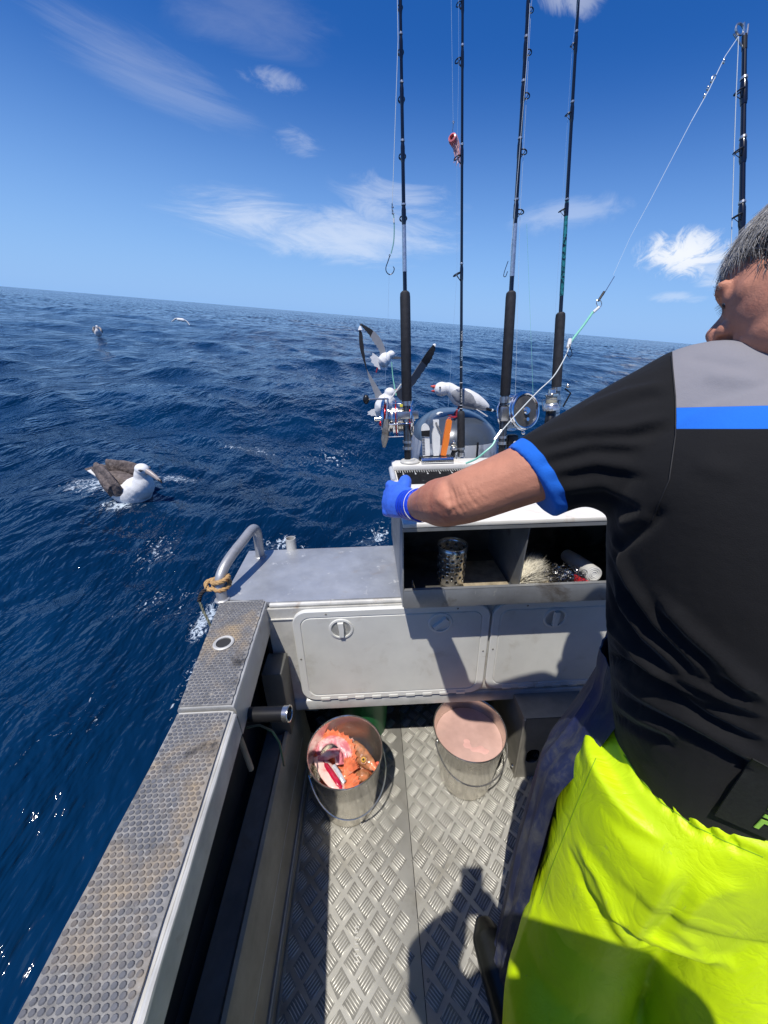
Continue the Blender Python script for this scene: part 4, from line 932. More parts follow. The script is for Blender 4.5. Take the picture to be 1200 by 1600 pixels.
mb = MB(); mb.lathe([(0.02, 0), (0.021, 0.008), (0.014, 0.016), (0, 0.019)], (oc.x-0.085, oc.y-0.06, 1.295), seg=20); mb.build('vent_cap', white, om)

# ---------- fishing rods ----------
def lerp(a, b, t): return Vector(a).lerp(Vector(b), t)
def ring_guide(parent, c, u, out, r, double=True, m=black):
    """rod guide: ceramic ring held off the blank on a two-leg frame; out = side it faces"""
    mb = MB(); out = Vector(out); out = (out-u*out.dot(u)).normalized(); side = u.cross(out)
    cc = c+out*(r*1.55); mb.use(m); mb.torus(cc, (u*0.92+out*0.38).normalized(), r, max(0.0011, r*0.17), 20, 6)
    for s_ in ((-1, 1) if double else (0,)):
        mb.tube([c+out*0.003-u*r*2.0, cc+side*r*0.85*s_-u*0.001], 0.0011, 5)
    mb.tube([c+out*0.003+u*r*1.9, cc-out*r*0.9], 0.0011, 5)
    g = mb.build('line_guide', None, parent)
    return cc
def wrap(mb, c, u, r, ln, m): mb.use(m); mb.tube([c-u*ln/2, c-u*ln*0.35, c+u*ln*0.35, c+u*ln/2], [r*1.02, r*1.22, r*1.22, r*1.02], 12)
def rod(name, label, base, top, fr, guides, out, r_grip, blank, gripz, extra=None, silver=None, wrapm=None, group='fishing rods standing behind the bait station'):
    """fr: fraction of the length where the fore grip ends; gripz: where it starts; guides: fractions"""
    base = Vector(base); top = Vector(top); u = (top-base).normalized(); L_ = (top-base).length
    t = thing(name, label, 'fishing rod', base, group); P = lambda f: base+u*L_*f
    rb = lambda f: blank[0]+(blank[1]-blank[0])*f
    mb = MB(); mb.use(black); mb.tube([P(0), P(gripz)], [r_grip*0.72]*2, 16); mb.build('butt', None, t)
    mb = MB(); mb.use(blackrub); g0, g1 = P(gripz), P(fr); mb.tube([g0, g0+u*0.004, g1-u*0.02, g1-u*0.006, g1], [r_grip*0.9, r_grip*1.04, r_grip*0.98, r_grip*0.9, r_grip*0.6], 20); mb.build('fore_grip', None, t)
    mb = MB(); mb.use(blank_m); mb.tube([P(f) for f in np.linspace(fr, 1, 12)], [rb((f-fr)/(1-fr)) for f in np.linspace(fr, 1, 12)], 12)
    for f in guides: wrap(mb, P(f), u, rb((f-fr)/(1-fr)), 0.05, blank_m); wrap(mb, P(f)+u*0.034, u, rb((f-fr)/(1-fr)), 0.006, silverwrap)
    if silver: mb.use(silverwrap); mb.tube([P(silver[0]), P(silver[1])], [rb((silver[0]-fr)/(1-fr))*1.08, rb((silver[1]-fr)/(1-fr))*1.08], 14)
    if wrapm: mb.use(teal); mb.tube([P(wrapm[0]), P(wrapm[1])], [rb((wrapm[0]-fr)/(1-fr))*1.08, rb((wrapm[1]-fr)/(1-fr))*1.08], 14)
    mb.build('blank', None, t)
    cs = []
    for i, f in enumerate(guides): cs.append(ring_guide(t, P(f), u, out, (0.0095 if len(guides) < 2 else 0.0125-0.0045*i/(len(guides)-1))))
    return t, P, u, cs
def seat(t, P0, u, r, ln):
    mb = MB(); mb.use(mat('worn reel seat metal', (0.14, 0.145, 0.15), 0.3, 0.9, (40, 0.3)));
    mb.tube([P0, P0+u*ln], r*0.80, 18); mb.use(mat('reel seat collar', (0.42, 0.43, 0.44), 0.3, 0.9, (40, 0.2)))
    for f, w in ((0.0, 0.012), (0.13, 0.010), (0.55, 0.022), (0.86, 0.024)): mb.tube([P0+u*ln*f, P0+u*(ln*f+w)], r*1.02, 20)
    return mb.build('reel_seat', None, t)
# rod 1
y1 = 1.53
bs = atY(637, 724, y1); bs.z = RZ+0.014; tp = atY(624.5, -60, y1+0.10)
t1, P1, u1, g1 = rod('fishing_rod', 'boat rod with a red and silver reel, leftmost over the corner of the board', bs, tp, 0.0, [0.0], (0, 1, 0), 0.0198, (0.008, 0.0045), 0.0) if False else (None,)*4
def frac_at(base, top, py):
    base = Vector(base); top = Vector(top); lo, hi = 0.0, 1.0
    for _ in range(40):
        m_ = (lo+hi)/2; p = base.lerp(top, m_); c = RC.T@(np.array(p)-C0); y = 800+F*c[1]/c[2]
        if y > py: lo = m_
        else: hi = m_
    return lo
def rodpx(px0, py0, px1, y0, y1_, zbase=None, pt=-60):
    b = atY(px0, py0, y0); 
    return b, atY(px1, pt, y1_)
def mkrod(label, b, tpt, gr0, gr1, gpx, out, rg, bl, silver=None, teal_=None, seatpx=None, top_ext=1.0):
    f = lambda y: frac_at(b, tpt, y)
    t, P, u, cs = rod('fishing_rod', label, b, tpt, f(gr1), [f(y) for y in gpx], out, rg, bl, f(gr0), silver=(f(silver[0]), f(silver[1])) if silver else None, wrapm=(f(teal_[0]), f(teal_[1])) if teal_ else None)
    if seatpx: a_, b_ = P(f(seatpx[0])), P(f(seatpx[1])); seat(t, a_, u, rg, (b_-a_).length)
    return t, (lambda y: P(f(y))), u, cs
# 1: conventional reel
t1, Q1, u1, g1 = mkrod('boat rod with a red and silver reel, standing at the left corner of the board', bs, tp, 628, 455, (338, 240, 150, 76, 6), (0.0, 1, 0), 0.0198, (0.0078, 0.0042), silver=(425, 352), seatpx=(702, 622))
def conv_reel(t, c, ax, R, W_, side_m, spool_m, handle_side, up=Vector((0, 0, 1)), facing=None):
    """multiplier reel: two side plates joined by bars, spool between, star drag and crank"""
    ax = Vector(ax).normalized(); A_ = c-ax*W_/2; B_ = c+ax*W_/2; u = ax.orthogonal().normalized(); v = ax.cross(u)
    mb = MB(); mb.use(chrome)
    for e, s_ in ((A_, -1), (B_, 1)):
        mb.tube([e-ax*0.003*s_, e+ax*0.003*s_], R, 36); mb.torus(e, ax, R*0.985, R*0.055, 36, 8)
        mb.use(side_m); mb.tube([e+ax*0.002*s_, e+ax*0.008*s_, e+ax*0.012*s_], [R*0.86, R*0.84, R*0.70], 36); mb.use(chrome)
        mb.tube([e+ax*0.011*s_, e+ax*0.017*s_], R*0.20, 20)
        mb.torus(e+ax*0.007*s_, ax, R*0.86, R*0.03, 36, 6)
        for k in range(6): a = k*1.047+0.4; q = e+(u*math.cos(a)+v*math.sin(a))*R*0.93; mb.tube([q, q+ax*0.005*s_], 0.0026, 8)
    for k in range(5): a = k*1.256; q = (u*math.cos(a)+v*math.sin(a))*R*0.9; mb.tube([A_+q, B_+q], 0.0030, 8)
    fr_ = mb.build('reel', None, t)
    mb = MB(); mb.use(spool_m); mb.tube([A_+ax*0.004, A_+ax*0.007, A_+ax*0.011, B_-ax*0.011, B_-ax*0.007, B_-ax*0.004], [R*0.86, R*0.86, R*0.62, R*0.62, R*0.86, R*0.86], 36)
    if spool_m is redm:
        for t_ in (0.12, 0.34, 0.44): q_ = A_.lerp(B_, t_); mb.use(redm if t_ != 0.34 else chrome); mb.tube([q_, q_+ax*0.003], R*0.90, 36); mb.use(chrome); mb.tube([q_+ax*0.0045, q_+ax*0.008], R*0.86, 36)
    mb.build('spool', None, fr_)
    mb = MB(); mb.use(steel if spool_m is redm else line_m); mb.tube([A_+ax*0.012, B_-ax*0.012], R*0.66, 32, cap=True)
    for k in range(12): mb.torus(A_.lerp(B_, 0.2+0.6*k/11), ax, R*0.665, 0.0016, 32, 5)
    mb.build('wound_line', None, fr_)
    return fr_, A_, B_
c1 = atY(622, 655, y1+0.045); axr = Vector((1, -0.10, 0.03)).normalized()
rl1, rA, rB = conv_reel(t1, c1+Vector((0.0, 0.02, 0)), axr, 0.083, 0.115, chrome, redm, -1)
mb = MB(); mb.use(steel); k0 = rA-axr*0.012; mb.tube([k0, k0-axr*0.03], 0.009, 16)
hk = atY(572, 624, y1+0.03); pv = k0-axr*0.03; mb.use(steel); arm0 = atY(608, 640, y1+0.0)
mb.build('drag_star', None, rl1)
mb = MB(); mb.use(mat('scuffed crank', (0.33, 0.31, 0.27), 0.4, 0.6, (30, 0.3), None, [((0.12, 0.09, 0.06), 20, 0.55, 0.7)])); pa = atY(604, 655, y1-0.03); pbb = atY(600, 699, y1-0.03)
mb.tube([pa, pa.lerp(pbb, 0.35), pa.lerp(pbb, 0.7), pbb], [0.009, 0.013, 0.015, 0.006], 16, ry=[0.006, 0.006, 0.006, 0.003], up=(0, 1, 0)); mb.build('crank_arm', None, rl1)
mb = MB(); mb.use(steel); q0 = atY(606, 623, y1+0.0); mb.tube([q0, hk+Vector((0.01, 0, 0))], 0.0036, 10); mb.tube([q0, pa], 0.004, 8); mb.use(black); mb.ell(hk, 0.013, 0.015, 0.0195); mb.build('crank_knob', None, rl1)
mb = MB(); mb.use(MATS['reel seat collar']); cc = Q1(649); mb.box(cc-Vector((0.042, 0.024, 0.012)), cc+Vector((0.045, 0.0, 0.018)), 0.003); mb.build('reel_clamp', None, t1)
mb = MB(); mb.use(redm); e = atY(595, 662, y1+0.02); mb.ell(e, 0.008, 0.008, 0.011); mb.build('drag_lever', None, rl1)
mb = MB(); mb.use(mat('yellow tag', (0.75, 0.65, 0.05), 0.5)); e = atY(627, 634, y1-0.005); mb.box(e-Vector((0.006, 0.002, 0.006)), e+Vector((0.006, 0.002, 0.006)), 0.002); mb.build('tag', None, t1)
# 2: thin spinning rod
y2 = 1.60; b2 = atY(720, 716, y2); b2.z = max(b2.z, RZ+0.002); tp2 = atY(723, -60, y2+0.08)
t2, Q2, u2, g2 = mkrod('slim black spinning rod standing in front of the gull', b2, tp2, 700, 642, (428, 245, 93, 5), (-1, 0.2, 0), 0.0165, (0.0062, 0.0040), seatpx=(714, 694))
mb = MB(); mb.use(mat('pale blue lettering', (0.45, 0.65, 0.80), 0.4)); 
def marks(mb, Q, u, ys, w, r, frontdir=Vector((0, -1, 0))):
    for (ya, yb) in ys:
        a_, b_ = Q(ya), Q(yb); n = 0; ln = (b_-a_).length; z = 0
        while z < ln-0.003:
            s_ = random.uniform(0.004, 0.009); th_ = random.choice((-0.0018, 0, 0.0018)); c = a_+u*z+frontdir*(r+0.0003)
            side = u.cross(frontdir).normalized()
            mb.prism([c+side*(-w+th_*0.3), c+side*(w*0.9), c+side*(w*0.9)+u*0.0016, c+side*(-w)+u*0.0016], vec=frontdir*0.0006)
            mb.prism([c+side*(w*0.5), c+side*(w*0.85), c+side*(w*0.85)+u*s_*0.7, c+side*(w*0.5)+u*s_*0.7], vec=frontdir*0.0006); z += s_
sub = (563, 542); marks(mb, Q2, u2, [sub], 0.0034, 0.0064); mb.build('rod_lettering', None, t2); wl_ = mat('white lettering', (0.7, 0.7, 0.68), 0.4)
for sp_ in ((628, 606), (532, 518)): mb = MB(); mb.use(wl_); marks(mb, Q2, u2, [sp_], 0.0030, 0.0064); mb.build('rod_lettering', None, t2)
for y in (573.5, 598, 633, 638): 
    p_ = Q2(y); mb = MB(); mb.use(wl_); mb.tube([p_-u2*0.0012, p_+u2*0.0012], 0.0068, 14); mb.build('trim_ring', None, t2)
def spin_reel(t, c, u, out, s, body=silverwrap):
    out = Vector(out).normalized(); side = u.cross(out).normalized(); mb = MB(); cc = c+out*0.055*s
    mb.use(black); mb.tube([c, cc-u*0.02*s], [0.006*s, 0.008*s], 10); mb.tube(cr([cc-u*0.055*s, cc-u*0.04*s+out*0.01*s, cc-u*0.015*s, cc+u*0.002*s]), [0.006*s]+[0.016*s]*17+[0.02*s], 14)
    rl = mb.build('reel', None, t)
    mb = MB(); mb.use(silverwrap); mb.tube([cc, cc+u*0.006*s, cc+u*0.018*s, cc+u*0.022*s], [0.026*s, 0.027*s, 0.022*s, 0.019*s], 24); mb.use(steel)
    mb.lathe([(0.017*s, 0.022*s), (0.017*s, 0.045*s), (0.021*s, 0.047*s), (0.021*s, 0.052*s), (0.013*s, 0.055*s), (0.011*s, 0.066*s), (0.004*s, 0.07*s), (0, 0.07*s)], cc, u, 24); mb.use(mat('braid', (0.35, 0.33, 0.25), 0.6, 0, (90, 0.3))); mb.tube([cc+u*0.024*s, cc+u*0.044*s], 0.0178*s, 22)
    mb.build('spool', None, rl)
    mb = MB(); mb.use(steel); mb.tube([cc+side*0.027*s+u*0.006*s+out*(0.001*s)]+[cc+side*(0.03*s*math.cos(a))+out*(0.034*s*math.sin(a))+u*(0.03*s+0.008*s*math.sin(a)) for a in np.linspace(0, math.pi, 10)]+[cc-side*0.027*s+u*0.006*s], 0.0014, 6); mb.build('bail_arm', None, rl)
    mb = MB(); mb.use(steel); h0 = cc-u*0.03*s; mb.tube([h0, h0+side*0.05*s, h0+side*0.055*s-u*0.04*s], 0.0035*s, 8); mb.use(black); mb.tube([h0+side*0.052*s-u*0.04*s, h0+side*0.08*s-u*0.042*s], [0.009*s, 0.011*s], 12); mb.build('crank', None, rl)
    return rl
spin_reel(t2, Q2(702), u2, (-1, -0.15, 0), 0.62)
# 3: rod with the big grey side plate
y3 = 1.55; b3 = atY(783, 722, y3); tp3 = atY(829, -60, y3+0.10)
t3, Q3, u3, g3 = mkrod('boat rod with a big round grey side plated reel, beside the gull tail', b3, tp3, 618, 455, (330, 236, 148, 80, 14), (1, 0.35, 0), 0.0198, (0.0085, 0.0045), silver=(432, 350), seatpx=(694, 618))
greyface = mat('grey reel side plate', (0.075, 0.07, 0.062), 0.45, 0.2, (30, 0.3), None, [((0.2, 0.19, 0.16), 30, 0.62, 0.72)])
c3 = atY(818, 644, y3-0.02); ax3 = Vector((0.38, -0.90, 0.22)).normalized()
rl3, rA3, rB3 = conv_reel(t3, c3+Vector((-0.012, 0.036, -0.004)), ax3, 0.076, 0.072, greyface, mat('aluminium spool', (0.5, 0.5, 0.5), 0.3, 0.9), 1)
mb = MB(); mb.use(chrome); mb.torus(rB3+ax3*0.010, ax3, 0.070, 0.0055, 44, 8); mb.use(black); uq = Vector((0, 0, -1)); q0 = rB3+ax3*0.015
mb.tube([q0+Vector((0, 0, 0.004)), q0+Vector((0.002, 0, -0.014)), q0+Vector((-0.001, -.001, -0.040))], [0.013, 0.011, 0.009], 14, ry=[0.004]*3, up=ax3); mb.use(chrome); mb.tube([q0, q0+ax3*0.010], 0.011, 18); mb.tube([q0+Vector((-0.001, 0, -0.036)), q0+Vector((-0.001, 0, -0.036))+ax3*0.016], 0.0075, 16); mb.build('crank_arm', None, rl3)
mb = MB(); mb.use(chrome); e = q0+Vector((0, 0.005, -0.092)); mb.tube([e, e+Vector((0, 0, 0.02))], 0.004, 10); mb.ell(e, 0.009, 0.009, 0.008); mb.build('clamp_nut', None, rl3)
mb = MB(); mb.use(MATS['reel seat collar']); cc = Q3(646); mb.box(cc-Vector((0.018, 0.024, 0.03)), cc+Vector((0.05, 0.004, 0.03)), 0.004); mb.build('reel_clamp', None, t3)
mb = MB(); mb.use(black); cc = Q3(690); mb.box(cc+Vector((0.02, -0.02, -0.03)), cc+Vector((0.062, 0.015, 0.03)), 0.006); mb.use(chrome); mb.tube([cc+Vector((0.045, -0.03, 0)), cc+Vector((0.045, -0.018, 0))], 0.008, 12); mb.build('rod_clamp', None, t3)
# 4: teal wrapped spinning rod
y4 = 1.72; b4 = atY(864, 700, y4); tp4 = atY(907, -60, y4+0.10)
t4, Q4, u4, g4 = mkrod('teal wrapped rod with a silver spinning reel, nearest the black sleeve', b4, tp4, 606, 488, (328, 178, 70), (-1, -0.1, 0), 0.0205, (0.0080, 0.0048), teal_=(462, 316), seatpx=(650, 604))
spin_reel(t4, Q4(638), u4, (-0.62, -0.75, 0), 1.35)
mb = MB(); mb.use(black); p_ = Q4(625); mb.tube([p_+Vector((0.035, 0, 0.05)), p_+Vector((0.06, -0.01, 0.03)), p_+Vector((0.035, -0.01, -0.03))], 0.004, 8); mb.use(steel); mb.ell(p_+Vector((0.042, -0.01, 0.062)), 0.010, 0.008, 0.010); mb.build('handle', None, t4)
# 5: short game rod behind the man
b5 = Vector((1.328, 1.086, 0.795)); tp5 = atD(1163, 78, 1.22)
u5 = (tp5-b5).normalized(); t5 = thing('fishing_rod', 'short stout game rod with roller tip standing behind the fisherman', 'fishing rod', b5, 'fishing rods standing behind the bait station')
mb = MB(); mb.use(blackrub); mb.tube([b5, b5+u5*0.55], 0.018, 16); mb.build('butt', None, t5)
mb = MB(); mb.use(blank_m); L5 = (tp5-b5).length; mb.tube([b5+u5*0.55, tp5], [0.0105, 0.0068], 14)
g5 = []
for y in (145, 237, 338, 460):
    f = frac_at(b5, tp5, y); p_ = b5+u5*L5*f; wrap(mb, p_, u5, 0.0085, 0.075, blank_m); wrap(mb, p_+u5*0.045, u5, 0.0085, 0.010, silverwrap); g5.append(p_)
mb.build('blank', None, t5)
for p_ in g5: ring_guide(t5, p_, u5, (-1, -0.25, 0), 0.0135)
mb = MB(); mb.use(black); mb.tube([tp5, tp5+u5*0.045], 0.0075, 10); mb.use(steel); tt = tp5+u5*0.055
mb.torus(tt+Vector((-0.022, -0.004, 0.004)), (0.2, -1, 0.3), 0.0165, 0.0032, 20, 6); mb.tube([tp5+u5*0.02, tt+Vector((-0.010, 0, 0.022))], 0.003, 6); mb.tube([tp5+u5*0.01+Vector((0.004, 0, 0)), tt+Vector((0.006, 0, 0.018))], 0.003, 6); mb.tube([tp5, tt+Vector((-0.036, 0, -0.004))], 0.0025, 6); mb.build('tip_roller', None, t5)
# ---------- lines ----------
def line(name, pts, r, m, label, cat, group=None, parent=None):
    mb = MB(); mb.use(m); mb.tube(pts, r, 6); o = mb.build(name, None, parent)
    if parent is None: tag(o, label, cat, group)
    return o
LR = 0.00075
line('line', [atY(620, -60, 1.60), atY(622, 62, 1.585), atY(613, 318, 1.56)], 0.0011, line_m, '', '', parent=t1)
rig = thing('hook_rig', 'circle hook on a mint leader hanging beside the left rod', 'hook', atY(608, 428, 1.55))
mb = MB(); mb.use(steel); pts = [atY(612.5, 318, 1.56), atY(613, 334, 1.56)]; mb.tube(pts, [0.0022, 0.0022], 8)
for k in range(4): mb.torus(atY(613+0.4*k, 319+5*k, 1.56), (0, 0.3, 1) if k % 2 else (1, 0, 0.2), 0.0032, 0.0012, 10, 5)
mb.build('swivel', None, rig)
mb = MB(); mb.use(mat('clear mint leader', (0.22, 0.45, 0.42), 0.3)); mb.tube(cr([atY(615, 336, 1.56), atY(616, 355, 1.56), atY(615, 378, 1.56), atY(611, 396, 1.56)]), 0.0021, 8); mb.use(white); mb.tube([atY(615, 341, 1.559), atY(615.5, 348, 1.559)], 0.0026, 8); mb.build('leader', None, rig)
def hook(mb, px, py, s, Y_, r=0.0016, flip=1):
    """circle hook, s = px scale"""
    P = [(px, py), (px-flip*3*s, py+9*s), (px-flip*6*s, py+18*s), (px-flip*5*s, py+25*s), (px, py+29*s), (px+flip*5*s, py+26*s), (px+flip*7*s, py+20*s), (px+flip*5*s, py+16*s)]
    mb.tube(cr([atY(a, b, Y_) for a, b in P], 5), [r]*33+[r*0.7, r*0.5, r*0.3], 8); mb.torus(atY(px, py-1, Y_), (0, 1, 0), r*1.6, r*0.7, 10, 5)
mb = MB(); mb.use(mat('dark hook steel', (0.06, 0.06, 0.07), 0.25, 0.9)); hook(mb, 609, 400, 1.0, 1.56, 0.0016); mb.build('hook', None, rig)
line('line', [atY(704, -60, 1.70), atY(708, 190, 1.70)], LR*0.8, line_c, '', '', parent=t2)
line('line', [atY(716, -60, 1.62), atY(717, 93, 1.61), atY(714, 245, 1.61), atY(714, 428, 1.60), atY(700, 640, 1.60)], LR*0.55, line_c, '', '', parent=t2)
line('line', [g3[-1]+Vector((0, 0, 0.3)), g3[-1], g3[-2], g3[-3], g3[-4], g3[0], c3+Vector((-0.03, 0.03, 0.055))], LR*0.7, line_m, '', '', parent=t3)
line('line', [atY(828, 5, 1.62), atY(823, 100, 1.60), atY(803, 345, 1.56), atY(797, 400, 1.56)], LR, line_m, '', '', parent=t3)
line('line', [atY(823, 350, 1.75), atY(832, 590, 1.75), atY(833, 620, 1.72)], LR*0.7, mint, '', '', parent=t3)
line('line', [g4[-1]+Vector((0, 0, 0.2)), g4[-1], g4[1], g4[0], Q4(560)+Vector((-0.04, -0.03, 0))], LR*0.5, line_c, '', '', parent=t4)
line('line', [atD(1154, 58, 1.20), atD(1150, 150, 1.22), atD(1147, 238, 1.24), atD(1142, 400, 1.28), atD(1140, 560, 1.3)], 0.0013, line_m, '', '', parent=t5)
line('trace_line', [atY(608, 428, 1.9), atY(606, 505, 1.9), atY(600, 640, 1.9)], LR*0.7, line_c, '', '', parent=rig)
# hook at rod 3 hanging
mb = MB(); mb.use(MATS['dark hook steel']); mb.tube(cr([atY(794, 408, 1.56), atY(789, 422, 1.56), atY(787, 431, 1.56), atY(790, 432, 1.56), atY(793, 424, 1.56)]), 0.0014, 6); mb.build('hook', None, t3)
# hook on mint leader left of rod 1
line('leader', cr([atY(612, 566, 1.62), atY(614, 590, 1.62), atY(619, 618, 1.60)]), 0.0022, mint, '', '', parent=t1)
mb = MB(); mb.use(white); mb.tube([atY(627, 600, 1.58), atY(610, 624, 1.58)], 0.0028, 6); mb.build('line_sleeve', None, t1)
# squid lure hanging in the sky
lu = thing('squid_lure', 'pink rubber squid lure hanging from a line between the rods', 'lure', atY(708, 215, 1.70)); pinkm = mat('pink rubber', (0.75, 0.20, 0.20), 0.35, 0, (60, 0.3), coat=0.3)
mb = MB(); mb.use(pinkm); c = atY(708, 218, 1.70); ax = Vector((-0.55, -0.75, 0.3)).normalized(); mb.lathe([(0.014, -0.013), (0.0165, 0.0), (0.014, 0.010), (0.009, 0.012), (0.0075, 0.0), (0.008, -0.010)], c, ax, 24, closed=True); mb.build('lure_body', None, lu)
mb = MB(); mb.use(mat('pale pink skirt', (0.80, 0.42, 0.38), 0.4)); 
for i in range(22):
    s0 = c+Vector((random.uniform(-.004, .018), random.uniform(-.01, .01), random.uniform(-.016, .006))); e = atY(random.uniform(708, 719), random.uniform(228, 262), 1.70+random.uniform(-.012, .012)); md_ = s0.lerp(e, 0.5)+Vector((random.uniform(-.006, .012), 0, random.uniform(-.004, .008))); mb.tube(cr([s0, md_, e], 4), [0.0016]*5+[0.001]*4, 4)
mb.build('lure_skirt', None, lu)
mb = MB(); mb.use(black); mb.ell(c-ax*0.002, 0.008, 0.008, 0.010); mb.build('lure_sinker', None, lu)
mb = MB(); mb.use(steel); mb.torus(atY(708.5, 191, 1.70), (0, 1, 0), 0.003, 0.0011, 10, 5); mb.tube([atY(708.5, 192, 1.70), atY(707, 206, 1.70)], 0.0012, 5); mb.build('lure_swivel', None, lu)
# the long trace from the game rod tip to the bait board
tr = thing('trace_line', 'long pale trace line with green leader running from the game rod to the arm', 'fishing line', atD(760, 705, 1.05))
mb = MB(); mb.use(line_m); W1 = [(1154, 57, 1.20), (1133, 88, 1.19), (1108, 140, 1.175), (1080, 190, 1.165)]; mb.tube([atD(*q) for q in W1], 0.0012, 6); mb.tube([atD(1080, 190, 1.165), atD(1015, 315, 1.15), atD(985, 370, 1.14), atD(958, 430, 1.13)], [0.0009, 0.0006, 0.0004, 0.0004], 5)
mb.build('mainline', None, tr)
mb = MB(); mb.use(steel)
for q in ((1131, 96, 1.188), (1112, 126, 1.18), (1106, 138, 1.178), (1101, 150, 1.176)): mb.ell(atD(*q), 0.0045, 0.003, 0.007)
mb.torus(atD(1115, 122, 1.18), (0.3, -1, 0), 0.010, 0.0014, 16, 5, R2=0.006); mb.build('swivel', None, tr)
mb = MB(); mb.use(steel); q = atD(948, 447, 1.12); mb.tube([atD(960, 432, 1.125), atD(942, 462, 1.12)], 0.0012, 5); mb.use(black); mb.tube([atD(944, 456, 1.12), atD(935, 470, 1.118)], 0.0036, 8); mb.use(silverwrap); mb.torus(atD(936, 474, 1.115), (0.2, -1, 0), 0.008, 0.0013, 14, 5, R2=0.012); mb.use(white); mb.tube([atD(936, 480, 1.115), atD(927, 488, 1.115)], 0.0042, 8); mb.build('snap_swivel', None, tr)
mb = MB(); mb.use(mint); mb.tube(cr([atD(926, 488, 1.115), atD(912, 508, 1.11), atD(895, 530, 1.105), atD(890, 538, 1.10)]), 0.0034, 10); mb.use(white); mb.tube([atD(891, 530, 1.10), atD(888, 543, 1.10)], 0.0058, 10); mb.build('leader_tube', None, tr)
mb = MB(); mb.use(mat('white cord', (0.62, 0.66, 0.64), 0.6)); mb.tube(cr([atD(889, 540, 1.10), atD(884, 556, 1.09), atD(865, 588, 1.085), atD(840, 612, 1.08), atD(808, 646, 1.07), atD(785, 672, 1.06), atD(776, 682, 1.055)]), 0.0016, 7); mb.build('cord', None, tr)
mb = MB(); mb.use(mint); mb.tube(cr([atD(777, 680, 1.055), atD(770, 695, 1.05), atD(758, 706, 1.05), atD(744, 717, 1.06), atD(728, 724, 1.08)]), 0.0028, 8); mb.use(silverwrap); mb.tube([atD(783, 673, 1.058), atD(773, 687, 1.053)], 0.0045, 8); mb.build('leader_end', None, tr)
mb = MB(); mb.use(MATS['dark hook steel']); hook(mb, 890, 540, 0.62, 1.07, 0.0011, -1); mb.build('hook', None, tr)
# ---------- fisherman ----------
man = thing('person', 'fisherman in black shirt with grey yoke, lime waterproof trousers and blue glove', 'person', (0.50, 0.46, 0))
skin = mat('tanned skin', (0.53, 0.235, 0.150), 0.55, 0, (24, 0.12), (230, 0.25, 0.0008), [((0.46, 0.15, 0.095), 9, 0.50, 0.75), ((0.36, 0.15, 0.09), 120, 0.66, 0.76)], spec=0.3, bumps=((60, 0.40, 0.0025), (150, 0.35, 0.0015), (900, 0.6, 0.0007)))
def camv(x, y, z): return Vector(RC@np.array([x, y, z])).normalized()
sh = atD(1015, 668, 0.525); elb = atD(712, 782, 0.66); wri = atD(650, 790, 0.885); hnd = atD(622, 787, 0.975)
# torso section list: z, cx, cy, half width, half depth
TS = [(0.85, 0.6910000000000001, 0.43, 0.222, 0.16), (1.03, 0.654, 0.43, 0.232, 0.17), (1.12, 0.632, 0.43, 0.235, 0.172), (1.25, 0.602, 0.43, 0.236, 0.17), (1.35, 0.582, 0.435, 0.236, 0.155), (1.44, 0.57, 0.44, 0.225, 0.125), (1.51, 0.579, 0.44, 0.18, 0.098), (1.545, 0.586, 0.445, 0.105, 0.075)]
def esec(z, cx, cy, a, b, n=48, e=2.35, tilt=0.0, rot=0.0):
    P = []
    for k in range(n):
        t = 2*math.pi*k/n; c_, s_ = math.cos(t), math.sin(t)
        x = a*abs(c_)**(2/e)*math.copysign(1, c_); y = b*abs(s_)**(2/e)*math.copysign(1, s_)
        xr = x*math.cos(rot)-y*math.sin(rot); yr = x*math.sin(rot)+y*math.cos(rot)
        P.append(Vector((cx+xr, cy+yr, z+tilt*xr)))
    return P
def interp(T, n):
    T = np.array(T); z = np.linspace(0, len(T)-1, n); out = []
    for q in z:
        i = min(int(q), len(T)-2); t = q-i; p0, p1, p2, p3 = T[max(i-1, 0)], T[i], T[i+1], T[min(i+2, len(T)-1)]
        out.append(0.5*((2*p1)+(p2-p0)*t+(2*p0-5*p1+4*p2-p3)*t*t+(3*p1-p0-3*p2+p3)*t**3))
    return out
